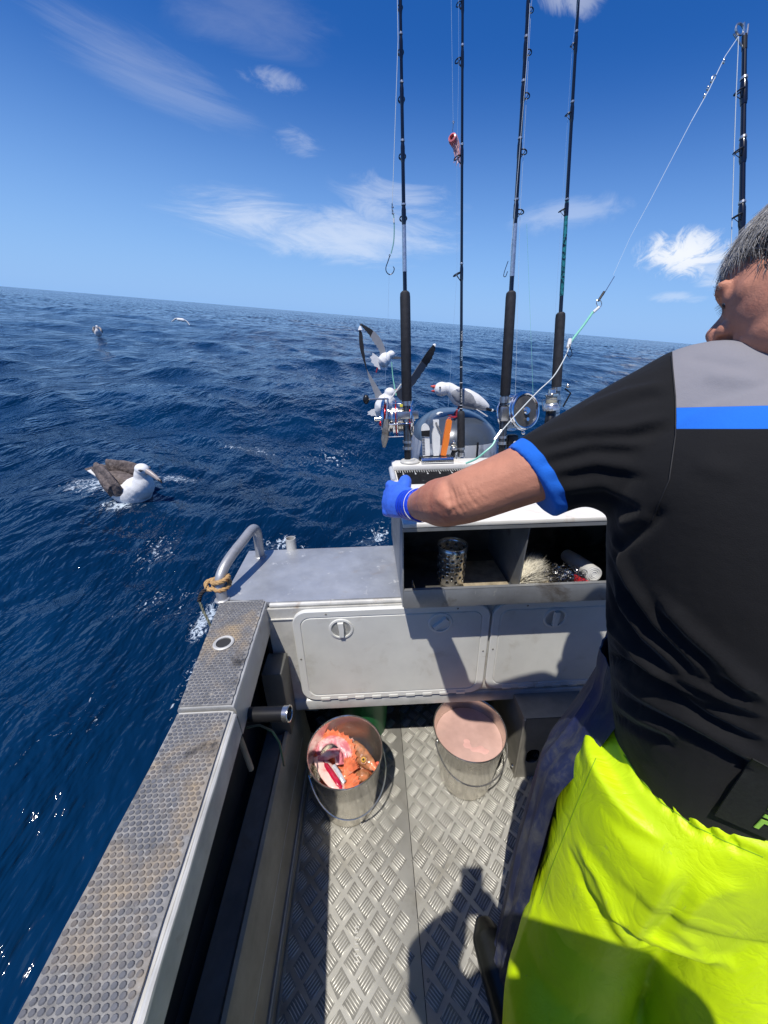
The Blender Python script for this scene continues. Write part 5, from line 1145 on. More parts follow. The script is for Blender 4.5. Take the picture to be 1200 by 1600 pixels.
# --- head geometry, turned to look down at the hand ---
f_h = camv(-0.61, 0.25, 0.76); u_h = camv(0.30, -0.93, 0.24); u_h = (u_h-f_h*u_h.dot(f_h)).normalized(); r_h = f_h.cross(u_h).normalized()   # face forward, up, its right
noset = atD(1097, 523, 0.53)
hc = noset-f_h*0.120+u_h*0.012
def HP(f, u, r): return hc+f_h*f+u_h*u+r_h*r
Rh = Matrix((tuple(r_h), tuple(f_h), tuple(u_h))).transposed()
def headshape(mb):
    mb.ell(HP(-0.012, 0.030, 0), 0.076, 0.098, 0.088, rot=Rh, seg=32, rin=20)         # cranium
    mb.ell(HP(0.030, -0.020, 0), 0.064, 0.066, 0.085, rot=Rh, seg=28, rin=18)          # face block
    mb.ell(HP(0.040, -0.075, 0), 0.045, 0.048, 0.040, rot=Rh, seg=24, rin=14)          # jaw and chin
    for s_ in (-1, 1):
        mb.ell(HP(0.055, -0.022, s_*0.036), 0.024, 0.026, 0.024, rot=Rh)               # cheek
        mb.ell(HP(0.082, 0.009, s_*0.027), 0.026, 0.013, 0.010, rot=Rh)                # brow
        mb.ell(HP(0.077, -0.007, s_*0.029), 0.0155, 0.013, 0.0125, rot=Rh)                # eyelid
        mb.ell(HP(0.094, -0.036, s_*0.0135), 0.0095, 0.013, 0.0095, rot=Rh)            # nostril wing
        mb.tube(cr([HP(0.004, 0.018, s_*0.074), HP(-0.014, 0.026, s_*0.080), HP(-0.026, 0.012, s_*0.082), HP(-0.020, -0.012, s_*0.079), HP(0.000, -0.028, s_*0.072)], 4), 0.006, 8)
        mb.ell(HP(-0.010, 0.0, s_*0.074), 0.006, 0.014, 0.024, rot=Rh)
    mb.tube([HP(0.082, 0.004, 0), HP(0.093, -0.010, 0), HP(0.108, -0.026, 0), HP(0.109, -0.034, 0), HP(0.092, -0.040, 0)], [0.009, 0.0105, 0.0125, 0.0125, 0.009], 16)
    mb.ell(HP(0.084, -0.060, 0), 0.022, 0.012, 0.006, rot=Rh); mb.ell(HP(0.083, -0.070, 0), 0.020, 0.012, 0.007, rot=Rh)
    mb.ell(HP(0.075, -0.092, 0), 0.020, 0.016, 0.014, rot=Rh)
mb = MB(); headshape(mb)
neck0 = Vector((0.585, 0.43, 1.50)); mb.tube([neck0, neck0.lerp(HP(-0.02, -0.05, 0), 0.6), HP(-0.02, -0.03, 0)], [0.066, 0.060, 0.058], 20)
for T in (TS,):
    loft(mb, [esec(max(z, 0.90), cx, cy, a-0.030, b-0.030) for z, cx, cy, a, b in T])
mb.ell((0.62, 0.43, 0.95), 0.175, 0.14, 0.13)
# left arm: shoulder, upper arm, elbow, forearm, wrist, hand inside the glove
def limb(mb, pts, rs, seg=18): mb.tube(cr(pts, 6), list(np.interp(np.linspace(0, len(rs)-1, (len(pts)-1)*6+1), range(len(rs)), rs)), seg)
upd = (elb-sh).normalized(); fad = (wri-elb).normalized()
limb(mb, [sh+Vector((0.06, -0.02, 0.0)), sh, sh.lerp(elb, 0.35), sh.lerp(elb, 0.72), elb-upd*0.012, elb+fad*0.03], [0.055, 0.058, 0.053, 0.0495, 0.0475, 0.046])
limb(mb, [elb-upd*0.02, elb+fad*0.03, elb.lerp(wri, 0.32), elb.lerp(wri, 0.7), wri, wri.lerp(hnd, 0.6)], [0.044, 0.0485, 0.049, 0.039, 0.031, 0.028])
mb.ell(elb+camv(-0.2, 0.6, -0.8)*0.008, 0.034, 0.034, 0.034)
# right arm, reaching forward to the board out of frame
shr = Vector((0.76, 0.42, 1.42)); elr = Vector((0.93, 0.62, 1.20)); wrr = Vector((0.80, 0.86, 1.21)); hdr = Vector((0.755, 0.93, 1.195))
limb(mb, [shr, shr.lerp(elr, 0.5), elr], [0.062, 0.054, 0.046]); limb(mb, [elr, elr.lerp(wrr, 0.35), wrr], [0.046, 0.046, 0.030]); mb.tube([wrr, hdr], [0.026, 0.03], 14)
# legs
lft = [Vector((0.55, 0.44, 0.92)), Vector((0.46, 0.44, 0.55)), Vector((0.375, 0.275, 0.12))]; rgt = [Vector((0.74, 0.40, 0.92)), Vector((0.69, 0.27, 0.5)), Vector((0.655, 0.15, 0.12))]
for lg in (lft, rgt): limb(mb, lg, [0.080, 0.055, 0.040])
bm_ = fuse(mb, 0.0033, 6); co = getco(bm_); no = getno(bm_)
# eye sockets, elbow creases and muscle relief
for s_ in (-1, 1):
    d = np.linalg.norm(co-np.array(HP(0.086, 0.000, s_*0.028)), axis=1); co = co-no*(0.002*np.exp(-(d/0.006)**2))[:, None]
    d = np.linalg.norm(co-np.array(HP(0.104, -0.044, s_*0.007)), axis=1); co = co-no*(0.005*np.exp(-(d/0.005)**2))[:, None]
co = co+no*(0.0008*vnoise(co, 60, 3))[:, None]
setco(bm_, co)
tb_ = bvh(bm_)
cre = []
for i, (x0, y0, x1, y1) in enumerate(((704, 757, 727, 806), (710, 755, 734, 803), (717, 754, 741, 799), (724, 753, 749, 794), (731, 754, 757, 789), (697, 762, 716, 808), (740, 757, 763, 783))):
    cre.append(([(x0, y0), ((x0+x1)/2-3, (y0+y1)/2+2), (x1, y1)], -random.uniform(0.0004, 0.0020), 0.0026)); cre.append(([(x0+3.5, y0), ((x0+x1)/2+0.5, (y0+y1)/2+2), (x1+3.5, y1)], 0.0006, 0.0026))
cre.append(([(692, 745), (698, 760), (706, 775), (700, 790)], -0.0045, 0.009)); cre.append(([(680, 776), (696, 786), (708, 797)], 0.004, 0.010))
for q in ((1136, 452, 1128, 470), (1150, 455, 1140, 462)): pass
folds(bm_, tb_, cre)
bm_.materials.append(skin); body = link('body', smoothmesh(bm_), man)
# eyes and eyebrow
for s_ in (-1, 1):
    mb = MB(); mb.use(mat('eye white', (0.6, 0.58, 0.55), 0.2)); mb.ell(HP(0.0775, -0.0085, s_*0.029), 0.0118, 0.0118, 0.0118, rot=Rh)
    mb.use(mat('brown iris', (0.06, 0.03, 0.02), 0.1)); mb.ell(HP(0.0875, -0.011, s_*0.029), 0.005, 0.003, 0.005, rot=Rh); mb.build('eye', None, man)
mb = MB(); mb.use(mat('mouth line', (0.22, 0.07, 0.055), 0.5)); mb.ell(HP(0.093, -0.065, 0), 0.019, 0.0035, 0.0012, rot=Rh); mb.build('mouth', None, man)
hairm = mat('grey hair', (0.36, 0.35, 0.34), 0.45, 0, (200, 0.45), spec=0.6); haird = mat('dark grey hair', (0.07, 0.065, 0.065), 0.5, 0, (150, 0.5))
# hair: strands combed forward over the skull, darker and shorter at the sides
tbh = tb_
mb = MB(); mb.use(haird); mb.use(hairm)
def strand(p, d, n, ln, w):
    d = (d-n*d.dot(n)).normalized(); q = []; c = p; dd = (d+n*random.uniform(0.02, 0.20)).normalized()
    for k in range(5):
        q.append(c); c = c+dd*ln/4; dd = (dd-n*0.10+Vector((random.uniform(-.08, .08),)*1+(random.uniform(-.08, .08), random.uniform(-.08, .08)-0.05))).normalized()
    s = d.cross(n).normalized(); A_ = []
    for k in range(5):
        ww = w*(1-k/4.4); A_.append((mb.V(q[k]+s*ww), mb.V(q[k]-s*ww), mb.V(q[k]+n*ww)))
    for k in range(4):
        for j in range(3): mb.face([A_[k][j], A_[k][(j+1) % 3], A_[k+1][(j+1) % 3], A_[k+1][j]])
cnt = tries = 0
while cnt < 12000 and tries < 120000:
    tries += 1
    v = Vector((random.gauss(0, 1), random.gauss(0, 1), random.gauss(0, 1))).normalized()
    fu, uu, rr = v.dot(f_h), v.dot(u_h), v.dot(r_h)
    # hairline: recedes above the brow, goes down at temple and nape
    lim = -0.40 if fu > -0.05 else -0.62
    if fu > 0.60: lim = -0.40+(fu-0.60)*3.2
    if uu < lim+random.uniform(-0.05, 0.05): continue
    if abs(rr) > 0.85 and -0.32 < fu < 0.12 and uu < 0.12: continue
    h = tbh.ray_cast(HP(-0.01, 0.02, 0)+v*0.25, -v)
    if h[0] is None or (h[0]-hc).length > 0.16: continue
    n = h[1]; low = uu < 0.22
    d = (f_h*(0.75 if uu > 0.2 else 0.25)-u_h*(0.55 if fu > 0.1 else 0.8)+r_h*rr*0.5+Vector((random.gauss(0, .22), random.gauss(0, .22), random.gauss(0, .22))))
    mb.use(haird if (low and random.random() < 0.75) or random.random() < 0.22 else hairm)
    strand(h[0]-n*0.002+n*random.uniform(0, 0.007), d, n, random.uniform(0.014, 0.024) if low else random.uniform(0.024, 0.042), random.uniform(0.00035, 0.0008)); cnt += 1
for s_ in (-1, 1):
    for i in range(130):
        t = random.uniform(-0.024, 0.026); p_ = HP(0.091-abs(t)*0.25+random.uniform(-.002, .003), 0.013+random.uniform(-.006, .007), s_*(0.028+t*0.9))
        mb.use(haird if random.random() < .7 else hairm); strand(p_, (f_h*0.5-u_h*0.8+r_h*s_*0.5+Vector((random.gauss(0, .3), random.gauss(0, .3), random.gauss(0, .3)))), f_h, random.uniform(.008, .015), 0.0005)
    for i in range(16):
        strand(HP(0.088, -0.014, s_*(0.020+0.02*i/16)), (f_h*1.0-u_h*0.5), u_h, 0.010, 0.0004)
mb.build('hair', None, man, recalc=False)
# --- shirt ---
mb = MB(); loft(mb, [esec(*r_) for r_ in interp(TS, 40)])
cuffc = atD(836, 752, 0.598); ax = (cuffc-sh).normalized(); cin = atD(853, 745, 0.59)
up_c = (atD(800, 694, 0.595)-atD(866, 806, 0.595)).normalized()
limb_pts = [sh+Vector((0.10, -0.05, 0.02)), sh+Vector((0.03, -0.01, 0.004)), sh.lerp(cuffc, 0.30), sh.lerp(cuffc, 0.65), cuffc]
rings = [((793, 698), (864, 810), .600, .058), ((815, 683), (883, 801), .590, .060), ((858, 656), (915, 793), .576, .064), ((930, 614), (950, 805), .556, .072), ((1000, 574), (995, 840), .538, .080), ((1048, 548), (1045, 870), .525, .085), ((1105, 536), (1100, 880), .510, .09), ((1180, 540), (1180, 850), .50, .085)]
RR = []
for tp_, bt_, dp_, dr_ in rings:
    T_, B_ = atD(*tp_, dp_), atD(*bt_, dp_); c_ = (T_+B_)/2; hv = (T_-B_)/2; dv = camv(0.12, 0.0, 1.0); dv = (dv-hv*(dv.dot(hv)/hv.length_squared)).normalized()*dr_; RR.append((c_, hv, dv))
secs = []
for i in range(len(RR)-1):
    for t in (0, .25, .5, .75):
        A0, A1, A2, A3 = RR[max(i-1, 0)], RR[i], RR[i+1], RR[min(i+2, len(RR)-1)]
        q = [0.5*((2*b_)+(c_-a_)*t+(2*a_-5*b_+4*c_-d_)*t*t+(3*b_-a_-3*c_+d_)*t**3) for a_, b_, c_, d_ in zip(A0, A1, A2, A3)]
        secs.append([q[0]+q[1]*math.cos(k*math.pi/16)+q[2]*math.sin(k*math.pi/16) for k in range(32)])
secs.append([RR[-1][0]+RR[-1][1]*math.cos(k*math.pi/16)+RR[-1][2]*math.sin(k*math.pi/16) for k in range(32)])
loft(mb, secs)
limb(mb, [shr+Vector((-0.05, 0, 0.01)), shr, shr.lerp(elr, 0.4), shr.lerp(elr, 0.75)], [0.085, 0.088, 0.078, 0.070])
# neckband
mb.tube([Vector((0.575, 0.445, 1.53)), Vector((0.582, 0.452, 1.575))], [0.085, 0.072], 24)
sm_ = fuse(mb, 0.0048, 7)
# hollow the sleeve end: push in faces at the cuff so the arm comes out of an opening
co = getco(sm_); no = getno(sm_)
c0r, hv0, dv0 = RR[0]; nrm = hv0.cross(dv0).normalized()
if nrm.dot(ax) < 0: nrm = -nrm
rel = co-np.array(c0r); s = rel@np.array(nrm); e1_ = rel@np.array(hv0)/hv0.length_squared; e2_ = rel@np.array(dv0)/dv0.length_squared; er = np.sqrt(e1_**2+e2_**2)
capm = (s > 9) & (er < 0.93) & (np.abs(s) < 0.03); co[capm] -= np.outer(0.028*np.clip((0.95-er[capm])/0.08, 0, 1), np.array(nrm))
setco(sm_, co); tr_ = bvh(sm_)
FL = []
def fold(pts, amp, w): FL.append((pts, amp, w))
# big swags across the lower back, gathered at the waist side
for pts in ([(955, 835), (985, 905), (1030, 970), (1095, 1035), (1200, 1090)], [(958, 880), (975, 940), (1010, 990), (1070, 1045), (1130, 1075), (1200, 1105)], [(948, 935), (960, 985), (1000, 1025), (1060, 1060), (1130, 1090), (1200, 1120)],
            [(1030, 930), (1080, 985), (1140, 1040), (1195, 1085)]):
    fold(pts, 0.0105, 0.0105); fold([(x-12, y+17) for x, y in pts], -0.010, 0.0085)
for pts in ([(948, 1000), (985, 1030), (1040, 1055), (1110, 1105), (1200, 1150)], [(950, 1050), (1000, 1085), (1070, 1120), (1140, 1160), (1200, 1195)], [(955, 1090), (1000, 1120), (1060, 1145)]):
    fold(pts, 0.0085, 0.010); fold([(x-6, y+19) for x, y in pts], -0.009, 0.009)
fold([(950, 1025), (985, 1040), (1020, 1052)], -0.018, 0.008)
# sleeve creases running from the cuff to the shoulder
for pts, a_ in (([(835, 690), (900, 672), (980, 668), (1045, 650)], .0055), ([(840, 712), (920, 690), (1000, 692)], .005), ([(860, 735), (930, 722), (1010, 735)], .004), ([(870, 765), (940, 757), (1010, 790)], .004), ([(905, 640), (980, 612), (1040, 600)], .004)):
    fold(pts, a_, 0.0085); fold([(x+4, y+16) for x, y in pts], -a_, 0.008)
fold([(1040, 790), (1010, 822), (970, 850), (958, 880)], -0.007, 0.008); fold([(1015, 800), (990, 815), (965, 822)], 0.006, 0.009)
fold([(1085, 720), (1120, 735), (1160, 742)], 0.003, 0.012); fold([(1100, 585), (1150, 592), (1200, 600)], 0.003, 0.010); fold([(1070, 560), (1120, 565), (1180, 580)], -0.002, 0.008)
folds(sm_, tr_, FL)
co = getco(sm_); no = getno(sm_); setco(sm_, co+no*(0.0018*vnoise(co, 26, 31)+0.0008*vnoise(co, 60, 32))[:, None])
# shirt panels: planes through points on the cloth
tr_ = bvh(sm_)
def hitd(px, py):
    for k in range(40):
        h = hit(tr_, px, py+k*4)
        if h[0] is not None:
            if k: print('MISS', px, py, k)
            return h
    print('NO HIT', px, py); return Vector((0.5, 0.3, 1.4)), Vector((0, -1, 0))
def panel_plane(pa, pb, inside):
    a_, na = hitd(*pa); b_, nb = hitd(*pb)
    if a_ is None or b_ is None: print('PLANE MISS', pa, pb); a_ = a_ or Vector((0.4, 0.4, 1.4)); b_ = b_ or Vector((0.5, 0.3, 1.4)); na = na or Vector((0, -1, 0)); nb = nb or na
    n = (b_-a_).cross(Vector(ray((pa[0]+pb[0])/2, (pa[1]+pb[1])/2))).normalized(); i_, _ = hitd(*inside)
    if (i_-a_).dot(n) < 0: n = -n
    return n, n.dot(a_)
def shader_planes(m, planes_loc):
    """returns sockets that are 1 on the inner side of each plane (object coordinates)"""
    N = m.node_tree.nodes; L = m.node_tree.links; tc = N.new('ShaderNodeTexCoord'); out = []
    for n, d in planes_loc:
        dt = N.new('ShaderNodeVectorMath'); dt.operation = 'DOT_PRODUCT'; dt.inputs[1].default_value = n; L.new(tc.outputs['Object'], dt.inputs[0])
        g = N.new('ShaderNodeMapRange'); g.inputs[1].default_value = d-0.0004; g.inputs[2].default_value = d+0.0004; L.new(dt.outputs['Value'], g.inputs[0]); out.append(g.outputs[0])
    return out
mloc = gloc(man)
def loc(pl): n, d = pl; return n, d-n.dot(mloc)
P_seam = loc(panel_plane((1052, 580), (1056, 660), (1150, 600)))
P_top = loc(panel_plane((1060, 637), (1190, 634), (1120, 590)))
P_bot = loc(panel_plane((1060, 670), (1190, 670), (1120, 590)))
n_c = ax; P_cuff = (n_c, n_c.dot(cuffc-ax*0.030)-n_c.dot(mloc)); P_pipe = (n_c, n_c.dot(cuffc-ax*0.034)-n_c.dot(mloc))
# tilt the cuff seam like the photo
n_c = RR[1][1].cross(RR[1][2]).normalized()
if n_c.dot(ax) < 0: n_c = -n_c
P_cuff = (n_c, n_c.dot(RR[1][0].lerp(RR[0][0], 0.12))-n_c.dot(mloc)); P_arm = (Vector((-1, 0, 0)), -(0.315-mloc.x)); P_arm2 = (Vector((0, 0, 1)), 1.312-mloc.z)
black_c, grey_c, blue_c = (0.0130, 0.0130, 0.0140), (0.240, 0.235, 0.255), (0.022, 0.16, 0.66)
shm = bpy.data.materials.new('sports shirt cloth'); shm.use_nodes = True; N = shm.node_tree.nodes; L = shm.node_tree.links; p = N['Principled BSDF']
s_seam, s_top, s_bot, s_cuff, s_arm, s_arm2 = shader_planes(shm, [P_seam, P_top, P_bot, P_cuff, P_arm, P_arm2])
def mixc(N, L, a_, b_, f):
    n = N.new('ShaderNodeMix'); n.data_type = 'RGBA'; L.new(f, n.inputs[0])
    for i, v in ((6, a_), (7, b_)):
        if isinstance(v, tuple): n.inputs[i].default_value = (*v, 1)
        else: L.new(v, n.inputs[i])
    return n.outputs[2]
def mm_(N, L, op, a_, b_):
    n = N.new('ShaderNodeMath'); n.operation = op; n.use_clamp = True
    for i, v in ((0, a_), (1, b_)):
        if isinstance(v, (int, float)): n.inputs[i].default_value = v
        else: L.new(v, n.inputs[i])
    return n.outputs[0]
yoke = mm_(N, L, 'MULTIPLY', s_seam, s_top); strp = mm_(N, L, 'MULTIPLY', s_seam, mm_(N, L, 'SUBTRACT', s_bot, s_top))
c_ = mixc(N, L, black_c, grey_c, yoke); c_ = mixc(N, L, c_, blue_c, strp); c_ = mixc(N, L, c_, blue_c, mm_(N, L, 'MULTIPLY', mm_(N, L, 'MULTIPLY', s_cuff, s_arm), s_arm2))
L.new(c_, p.inputs['Base Color']); p.inputs['Roughness'].default_value = 0.88; p.inputs['Sheen Weight'].default_value = 0.10; p.inputs['Sheen Roughness'].default_value = 0.4; p.inputs['Specular IOR Level'].default_value = 0.12
tc = N.new('ShaderNodeTexCoord'); nz = N.new('ShaderNodeTexNoise'); nz.inputs['Scale'].default_value = 900; nz.inputs['Detail'].default_value = 3; L.new(tc.outputs['Object'], nz.inputs['Vector'])
nz2 = N.new('ShaderNodeTexNoise'); nz2.inputs['Scale'].default_value = 45; nz2.inputs['Detail'].default_value = 5; L.new(tc.outputs['Object'], nz2.inputs['Vector'])
b1 = N.new('ShaderNodeBump'); b1.inputs['Strength'].default_value = 0.5; b1.inputs['Distance'].default_value = 0.0008; L.new(nz.outputs[0], b1.inputs['Height'])
b2_ = N.new('ShaderNodeBump'); b2_.inputs['Strength'].default_value = 0.35; b2_.inputs['Distance'].default_value = 0.004; L.new(nz2.outputs[0], b2_.inputs['Height']); L.new(b1.outputs[0], b2_.inputs['Normal']); L.new(b2_.outputs[0], p.inputs['Normal'])
sm_.materials.append(shm); shirt = link('shirt', smoothmesh(sm_), man)
def seamline(tree, pts, r, m_, name, parent, lift=0.0006, n=24):
    P = []
    for a_, b_ in zip(pts[:-1], pts[1:]):
        for t in np.linspace(0, 1, n)[:-1]:
            h, nn = hit(tree, a_[0]+(b_[0]-a_[0])*t, a_[1]+(b_[1]-a_[1])*t)
            if h is not None: P.append(h+nn*lift)
    if len(P) > 3:
        mb = MB(); mb.use(m_); mb.tube(P, r, 6); return mb.build(name, None, parent)
thread = mat('black seam thread', (0.008, 0.008, 0.010), 0.7); bthread = mat('blue seam thread', (0.012, 0.09, 0.42), 0.7)
seamline(tr_, [(1049, 556), (1055, 620), (1056, 680), (1046, 750), (1018, 815)], 0.0009, thread, 'armhole_seam', shirt)
# --- blue glove ---
gl = mat('blue rubber glove', (0.055, 0.16, 0.72), 0.42, 0, (30, 0.10), (110, 0.35, 0.0012), [((0.035, 0.09, 0.50), 20, 0.55, 0.7)])
gd = mat('darker blue glove cuff', (0.012, 0.05, 0.55), 0.30, 0, (30, 0.15), (110, 0.3, 0.0012))
def hand(mb, w_, c, down, side, s=1.0, curl=1.0, fr=0.0118):
    """fist-like gripping hand: w_ wrist, c palm centre, down = where the fingers curl to, side = across the knuckles (towards the little finger)"""
    fwd = (c-w_).normalized(); side = (side-fwd*side.dot(fwd)).normalized(); dn = fwd.cross(side); dn = dn if dn.dot(down) > 0 else -dn
    mb.tube([w_, w_.lerp(c, 0.45), c+fwd*0.012*s, c+fwd*0.040*s], [0.030*s, 0.036*s, 0.043*s, 0.040*s], 20, ry=[0.024*s, 0.021*s, 0.020*s, 0.016*s], up=dn)
    for i, (off, ln) in enumerate(((-0.031, 0.92), (-0.0105, 1.0), (0.0105, 0.95), (0.031, 0.80))):
        k = c+fwd*(0.040-0.004*abs(i-1))*s+side*off*s; l = 0.040*ln*s; a1_ = fwd*math.cos(0.75*curl)+dn*math.sin(0.75*curl); a2_ = fwd*math.cos(1.9*curl)+dn*math.sin(1.9*curl); a3_ = fwd*math.cos(2.7*curl)+dn*math.sin(2.7*curl)
        p1 = k+a1_*l; p2 = p1+a2_*l*0.72; p3 = p2+a3_*l*0.5
        mb.tube(cr([k-fwd*0.014*s, k, p1, p2, p3], 4), list(np.interp(np.linspace(0, 4, 17), range(5), [fr*s, fr*1.12*s, fr*1.03*s, fr*0.95*s, fr*0.72*s])), 12)
    t0 = c-side*0.026*s-fwd*0.010*s+dn*0.006*s; t1_ = t0-side*0.022*s+fwd*0.020*s+dn*0.016*s; t2_ = t1_+fwd*0.026*s+dn*0.018*s+side*0.006*s; t3_ = t2_+fwd*0.012*s+dn*0.014*s+side*0.014*s
    mb.tube(cr([t0, t1_, t2_, t3_], 5), list(np.interp(np.linspace(0, 3, 16), range(4), [0.017*s, 0.0150*s, 0.0125*s, 0.009*s])), 12)
mb = MB(); wg = atD(648, 789, 0.885); cg = atD(620, 782, 0.950)
hand(mb, wg, cg, camv(-0.1, 0.5, 1), camv(0.05, 1, -0.25), 1.12, 0.95)
gm = fuse(mb, 0.0024, 4); co = getco(gm); no = getno(gm); setco(gm, co+no*(0.0012*vnoise(co, 90, 41)+0.0006*vnoise(co, 220, 42))[:, None]); gm.materials.append(gl); glove = link('glove', smoothmesh(gm), man)
mb = MB(); g0_ = atD(637, 789, 0.905); g1_ = wri-fad*0.034
for k in range(1): pass
CP = [g0_.lerp(g1_, t) for t in np.linspace(0, 1, 14)]; mb.tube(CP, [0.0365+0.0016*math.sin(i*1.9)+0.0035*(i/13) for i in range(14)], 26); 
cfm = fuse(mb, 0.0024, 1); co = getco(cfm); no = getno(cfm); setco(cfm, co+no*(0.0014*vnoise(co, 110, 43))[:, None]); cfm.materials.append(gd); link('glove_cuff', smoothmesh(cfm), man)
mb = MB(); mb.use(white); mb.torus(g1_+fad*0.001, fad, 0.0405, 0.0011, 36, 6); mb.build('cuff_edge', None, man)
mb = MB(); hand(mb, wrr, hdr, Vector((0, 0, -1)), Vector((1, 0, 0)), 1.0, 0.9); gm = fuse(mb, 0.003, 3); gm.materials.append(gl); link('glove', smoothmesh(gm), man)
# --- lime waterproof trousers ---
lime = bpy.data.materials.new('lime waterproof cloth'); lime.use_nodes = True; N = lime.node_tree.nodes; L = lime.node_tree.links; p = N['Principled BSDF']
def nz_(sc, det=6, st=(1, 1, 1), ro=0.6, dist=0.3):
    tc = N.new('ShaderNodeTexCoord'); mp = N.new('ShaderNodeMapping'); mp.inputs['Scale'].default_value = st; L.new(tc.outputs['Object'], mp.inputs[0]); n = N.new('ShaderNodeTexNoise'); n.inputs['Scale'].default_value = sc; n.inputs['Detail'].default_value = det; n.inputs['Roughness'].default_value = ro; n.inputs['Distortion'].default_value = dist; L.new(mp.outputs[0], n.inputs['Vector']); return n.outputs[0]
def rg_(s_, lo, hi, a_=0, b_=1):
    r = N.new('ShaderNodeMapRange'); r.inputs[1].default_value = lo; r.inputs[2].default_value = hi; r.inputs[3].default_value = a_; r.inputs[4].default_value = b_; L.new(s_, r.inputs[0]); return r.outputs[0]
c_ = mixc(N, L, (0.61, 0.82, 0.003), (0.53, 0.73, 0.003), rg_(nz_(8), 0.4, 0.6)); c_ = mixc(N, L, c_, (0.26, 0.42, 0.03), rg_(nz_(7, 8, (1, 1, .5), 0.7), 0.60, 0.80, 0, 0.7)); c_ = mixc(N, L, c_, (0.30, 0.40, 0.12), rg_(nz_(60, 6, (1, 1, .16), 0.7), 0.64, 0.74, 0, 0.5))
L.new(c_, p.inputs['Base Color']); p.inputs['Roughness'].default_value = 0.5; p.inputs['Specular IOR Level'].default_value = 0.4
b1 = N.new('ShaderNodeBump'); b1.inputs['Strength'].default_value = 0.55; b1.inputs['Distance'].default_value = 0.006; ab = N.new('ShaderNodeMath'); ab.operation = 'SUBTRACT'; L.new(nz_(11, 5, (1, 1, 0.8), 0.55, 1.2), ab.inputs[0]); ab.inputs[1].default_value = 0.5; ab2 = N.new('ShaderNodeMath'); ab2.operation = 'ABSOLUTE'; L.new(ab.outputs[0], ab2.inputs[0]); ab3 = N.new('ShaderNodeMath'); ab3.operation = 'POWER'; L.new(ab2.outputs[0], ab3.inputs[0]); ab3.inputs[1].default_value = 0.7; L.new(ab3.outputs[0], b1.inputs['Height']); b2_ = N.new('ShaderNodeBump'); b2_.inputs['Strength'].default_value = 0.2; b2_.inputs['Distance'].default_value = 0.0006; L.new(nz_(400, 3), b2_.inputs['Height']); L.new(b1.outputs[0], b2_.inputs['Normal']); L.new(b2_.outputs[0], p.inputs['Normal'])
# left outline of the leg, measured in the plane of the leg, gives the true width of each section
YL = 0.42
edge = [atY(x_, y_, w_) for x_, y_, w_ in ((964, 1126, YL), (928, 1172, YL), (880, 1282, YL), (850, 1350, YL), (832, 1415, 0.41), (803, 1490, 0.37), (770, 1590, 0.30))]
ez = np.array([e.z for e in edge])[::-1]; ex = np.array([e.x for e in edge])[::-1]; ey = np.array([e.y for e in edge])[::-1]
def left_x(z): return 0.038+(float(np.interp(z, ez, ex)) if z >= ez[0] else float(ex[0]-(ez[0]-z)*0.10))
def left_y(z): return float(np.interp(z, ez, ey)) if z >= ez[0] else float(ey[0]-(ez[0]-z)*0.42)
mb = MB(); secs = []
for z in np.linspace(0.60, 0.958, 16):
    xl = left_x(z)+0.062*max(0, min(1, (z-0.80)/0.15)); a_ = (0.925-xl)/2; secs.append(esec(z, xl+a_, 0.425, a_, 0.186 if z > 0.7 else 0.172, 56, 2.5, tilt=0.27*max(0, (z-0.78)/0.178)))
loft(mb, secs)
secs = []
for z in np.linspace(0.05, 0.84, 26):
    xl = left_x(z); a_ = 0.130-(0.84-z)*0.018; secs.append(esec(z, xl+a_, left_y(z)+0.010, a_, 0.130-(0.84-z)*0.035, 40, 2.2))
loft(mb, secs)
secs = []
for z in np.linspace(0.05, 0.84, 26):
    t = (0.84-z)/0.79; secs.append(esec(z, 0.725-0.085*t, 0.40-0.26*t, 0.160-0.035*t, 0.150-0.035*t, 40, 2.2))
loft(mb, secs)
secs = []
for z in np.linspace(0.18, 0.70, 12):
    xl = left_x(z)+0.10; xr = 0.70; secs.append(esec(z, (xl+xr)/2, left_y(z)+0.03-(0.03 if z > 0.5 else 0), (xr-xl)/2, 0.085+max(0, z-0.5)*0.25, 30, 2.2))
loft(mb, secs)
lm = fuse(mb, 0.0055, 10)
tl = bvh(lm); FL = []
fold([(1200, 1300), (1130, 1272), (1060, 1235), (1005, 1190), (962, 1135)], 0.004, 0.008)
fold([(985, 1195), (1010, 1235), (1040, 1262), (1090, 1300), (1140, 1320), (1200, 1345)], -0.006, 0.007)
for a_, b_, c2 in (((967, 1135), (975, 1160), (988, 1190)), ((985, 1160), (997, 1185), (1012, 1225)), ((1010, 1190), (1022, 1215), (1035, 1250)), ((1040, 1220), (1048, 1245), (1062, 1272)), ((1075, 1240), (1085, 1262), (1100, 1295)), ((1115, 1262), (1122, 1280), (1140, 1312))):
    a_, b_, c2 = [(q_[0]+5, q_[1]+20) for q_ in (a_, b_, c2)]
    fold([a_, b_, c2], 0.0050, 0.0068); fold([(a_[0]+11, a_[1]+5), (b_[0]+11, b_[1]+4), (c2[0]+11, c2[1]+3)], -0.0060, 0.006); fold([(a_[0]+22, a_[1]+12), (b_[0]+20, b_[1]+9), (c2[0]+19, c2[1]+6)], 0.003, 0.005)
fold([(900, 1320), (935, 1370), (960, 1430), (978, 1480)], 0.009, 0.016); fold([(885, 1325), (915, 1390), (950, 1450), (970, 1480)], -0.007, 0.014)
fold([(1060, 1330), (1030, 1400), (1000, 1450), (980, 1480)], 0.007, 0.017); fold([(1085, 1370), (1050, 1430), (1010, 1470)], -0.007, 0.013)
fold([(1160, 1380), (1100, 1400), (1060, 1450)], 0.005, 0.014); fold([(985, 1475), (1020, 1468), (1060, 1480), (1110, 1495)], 0.007, 0.011)
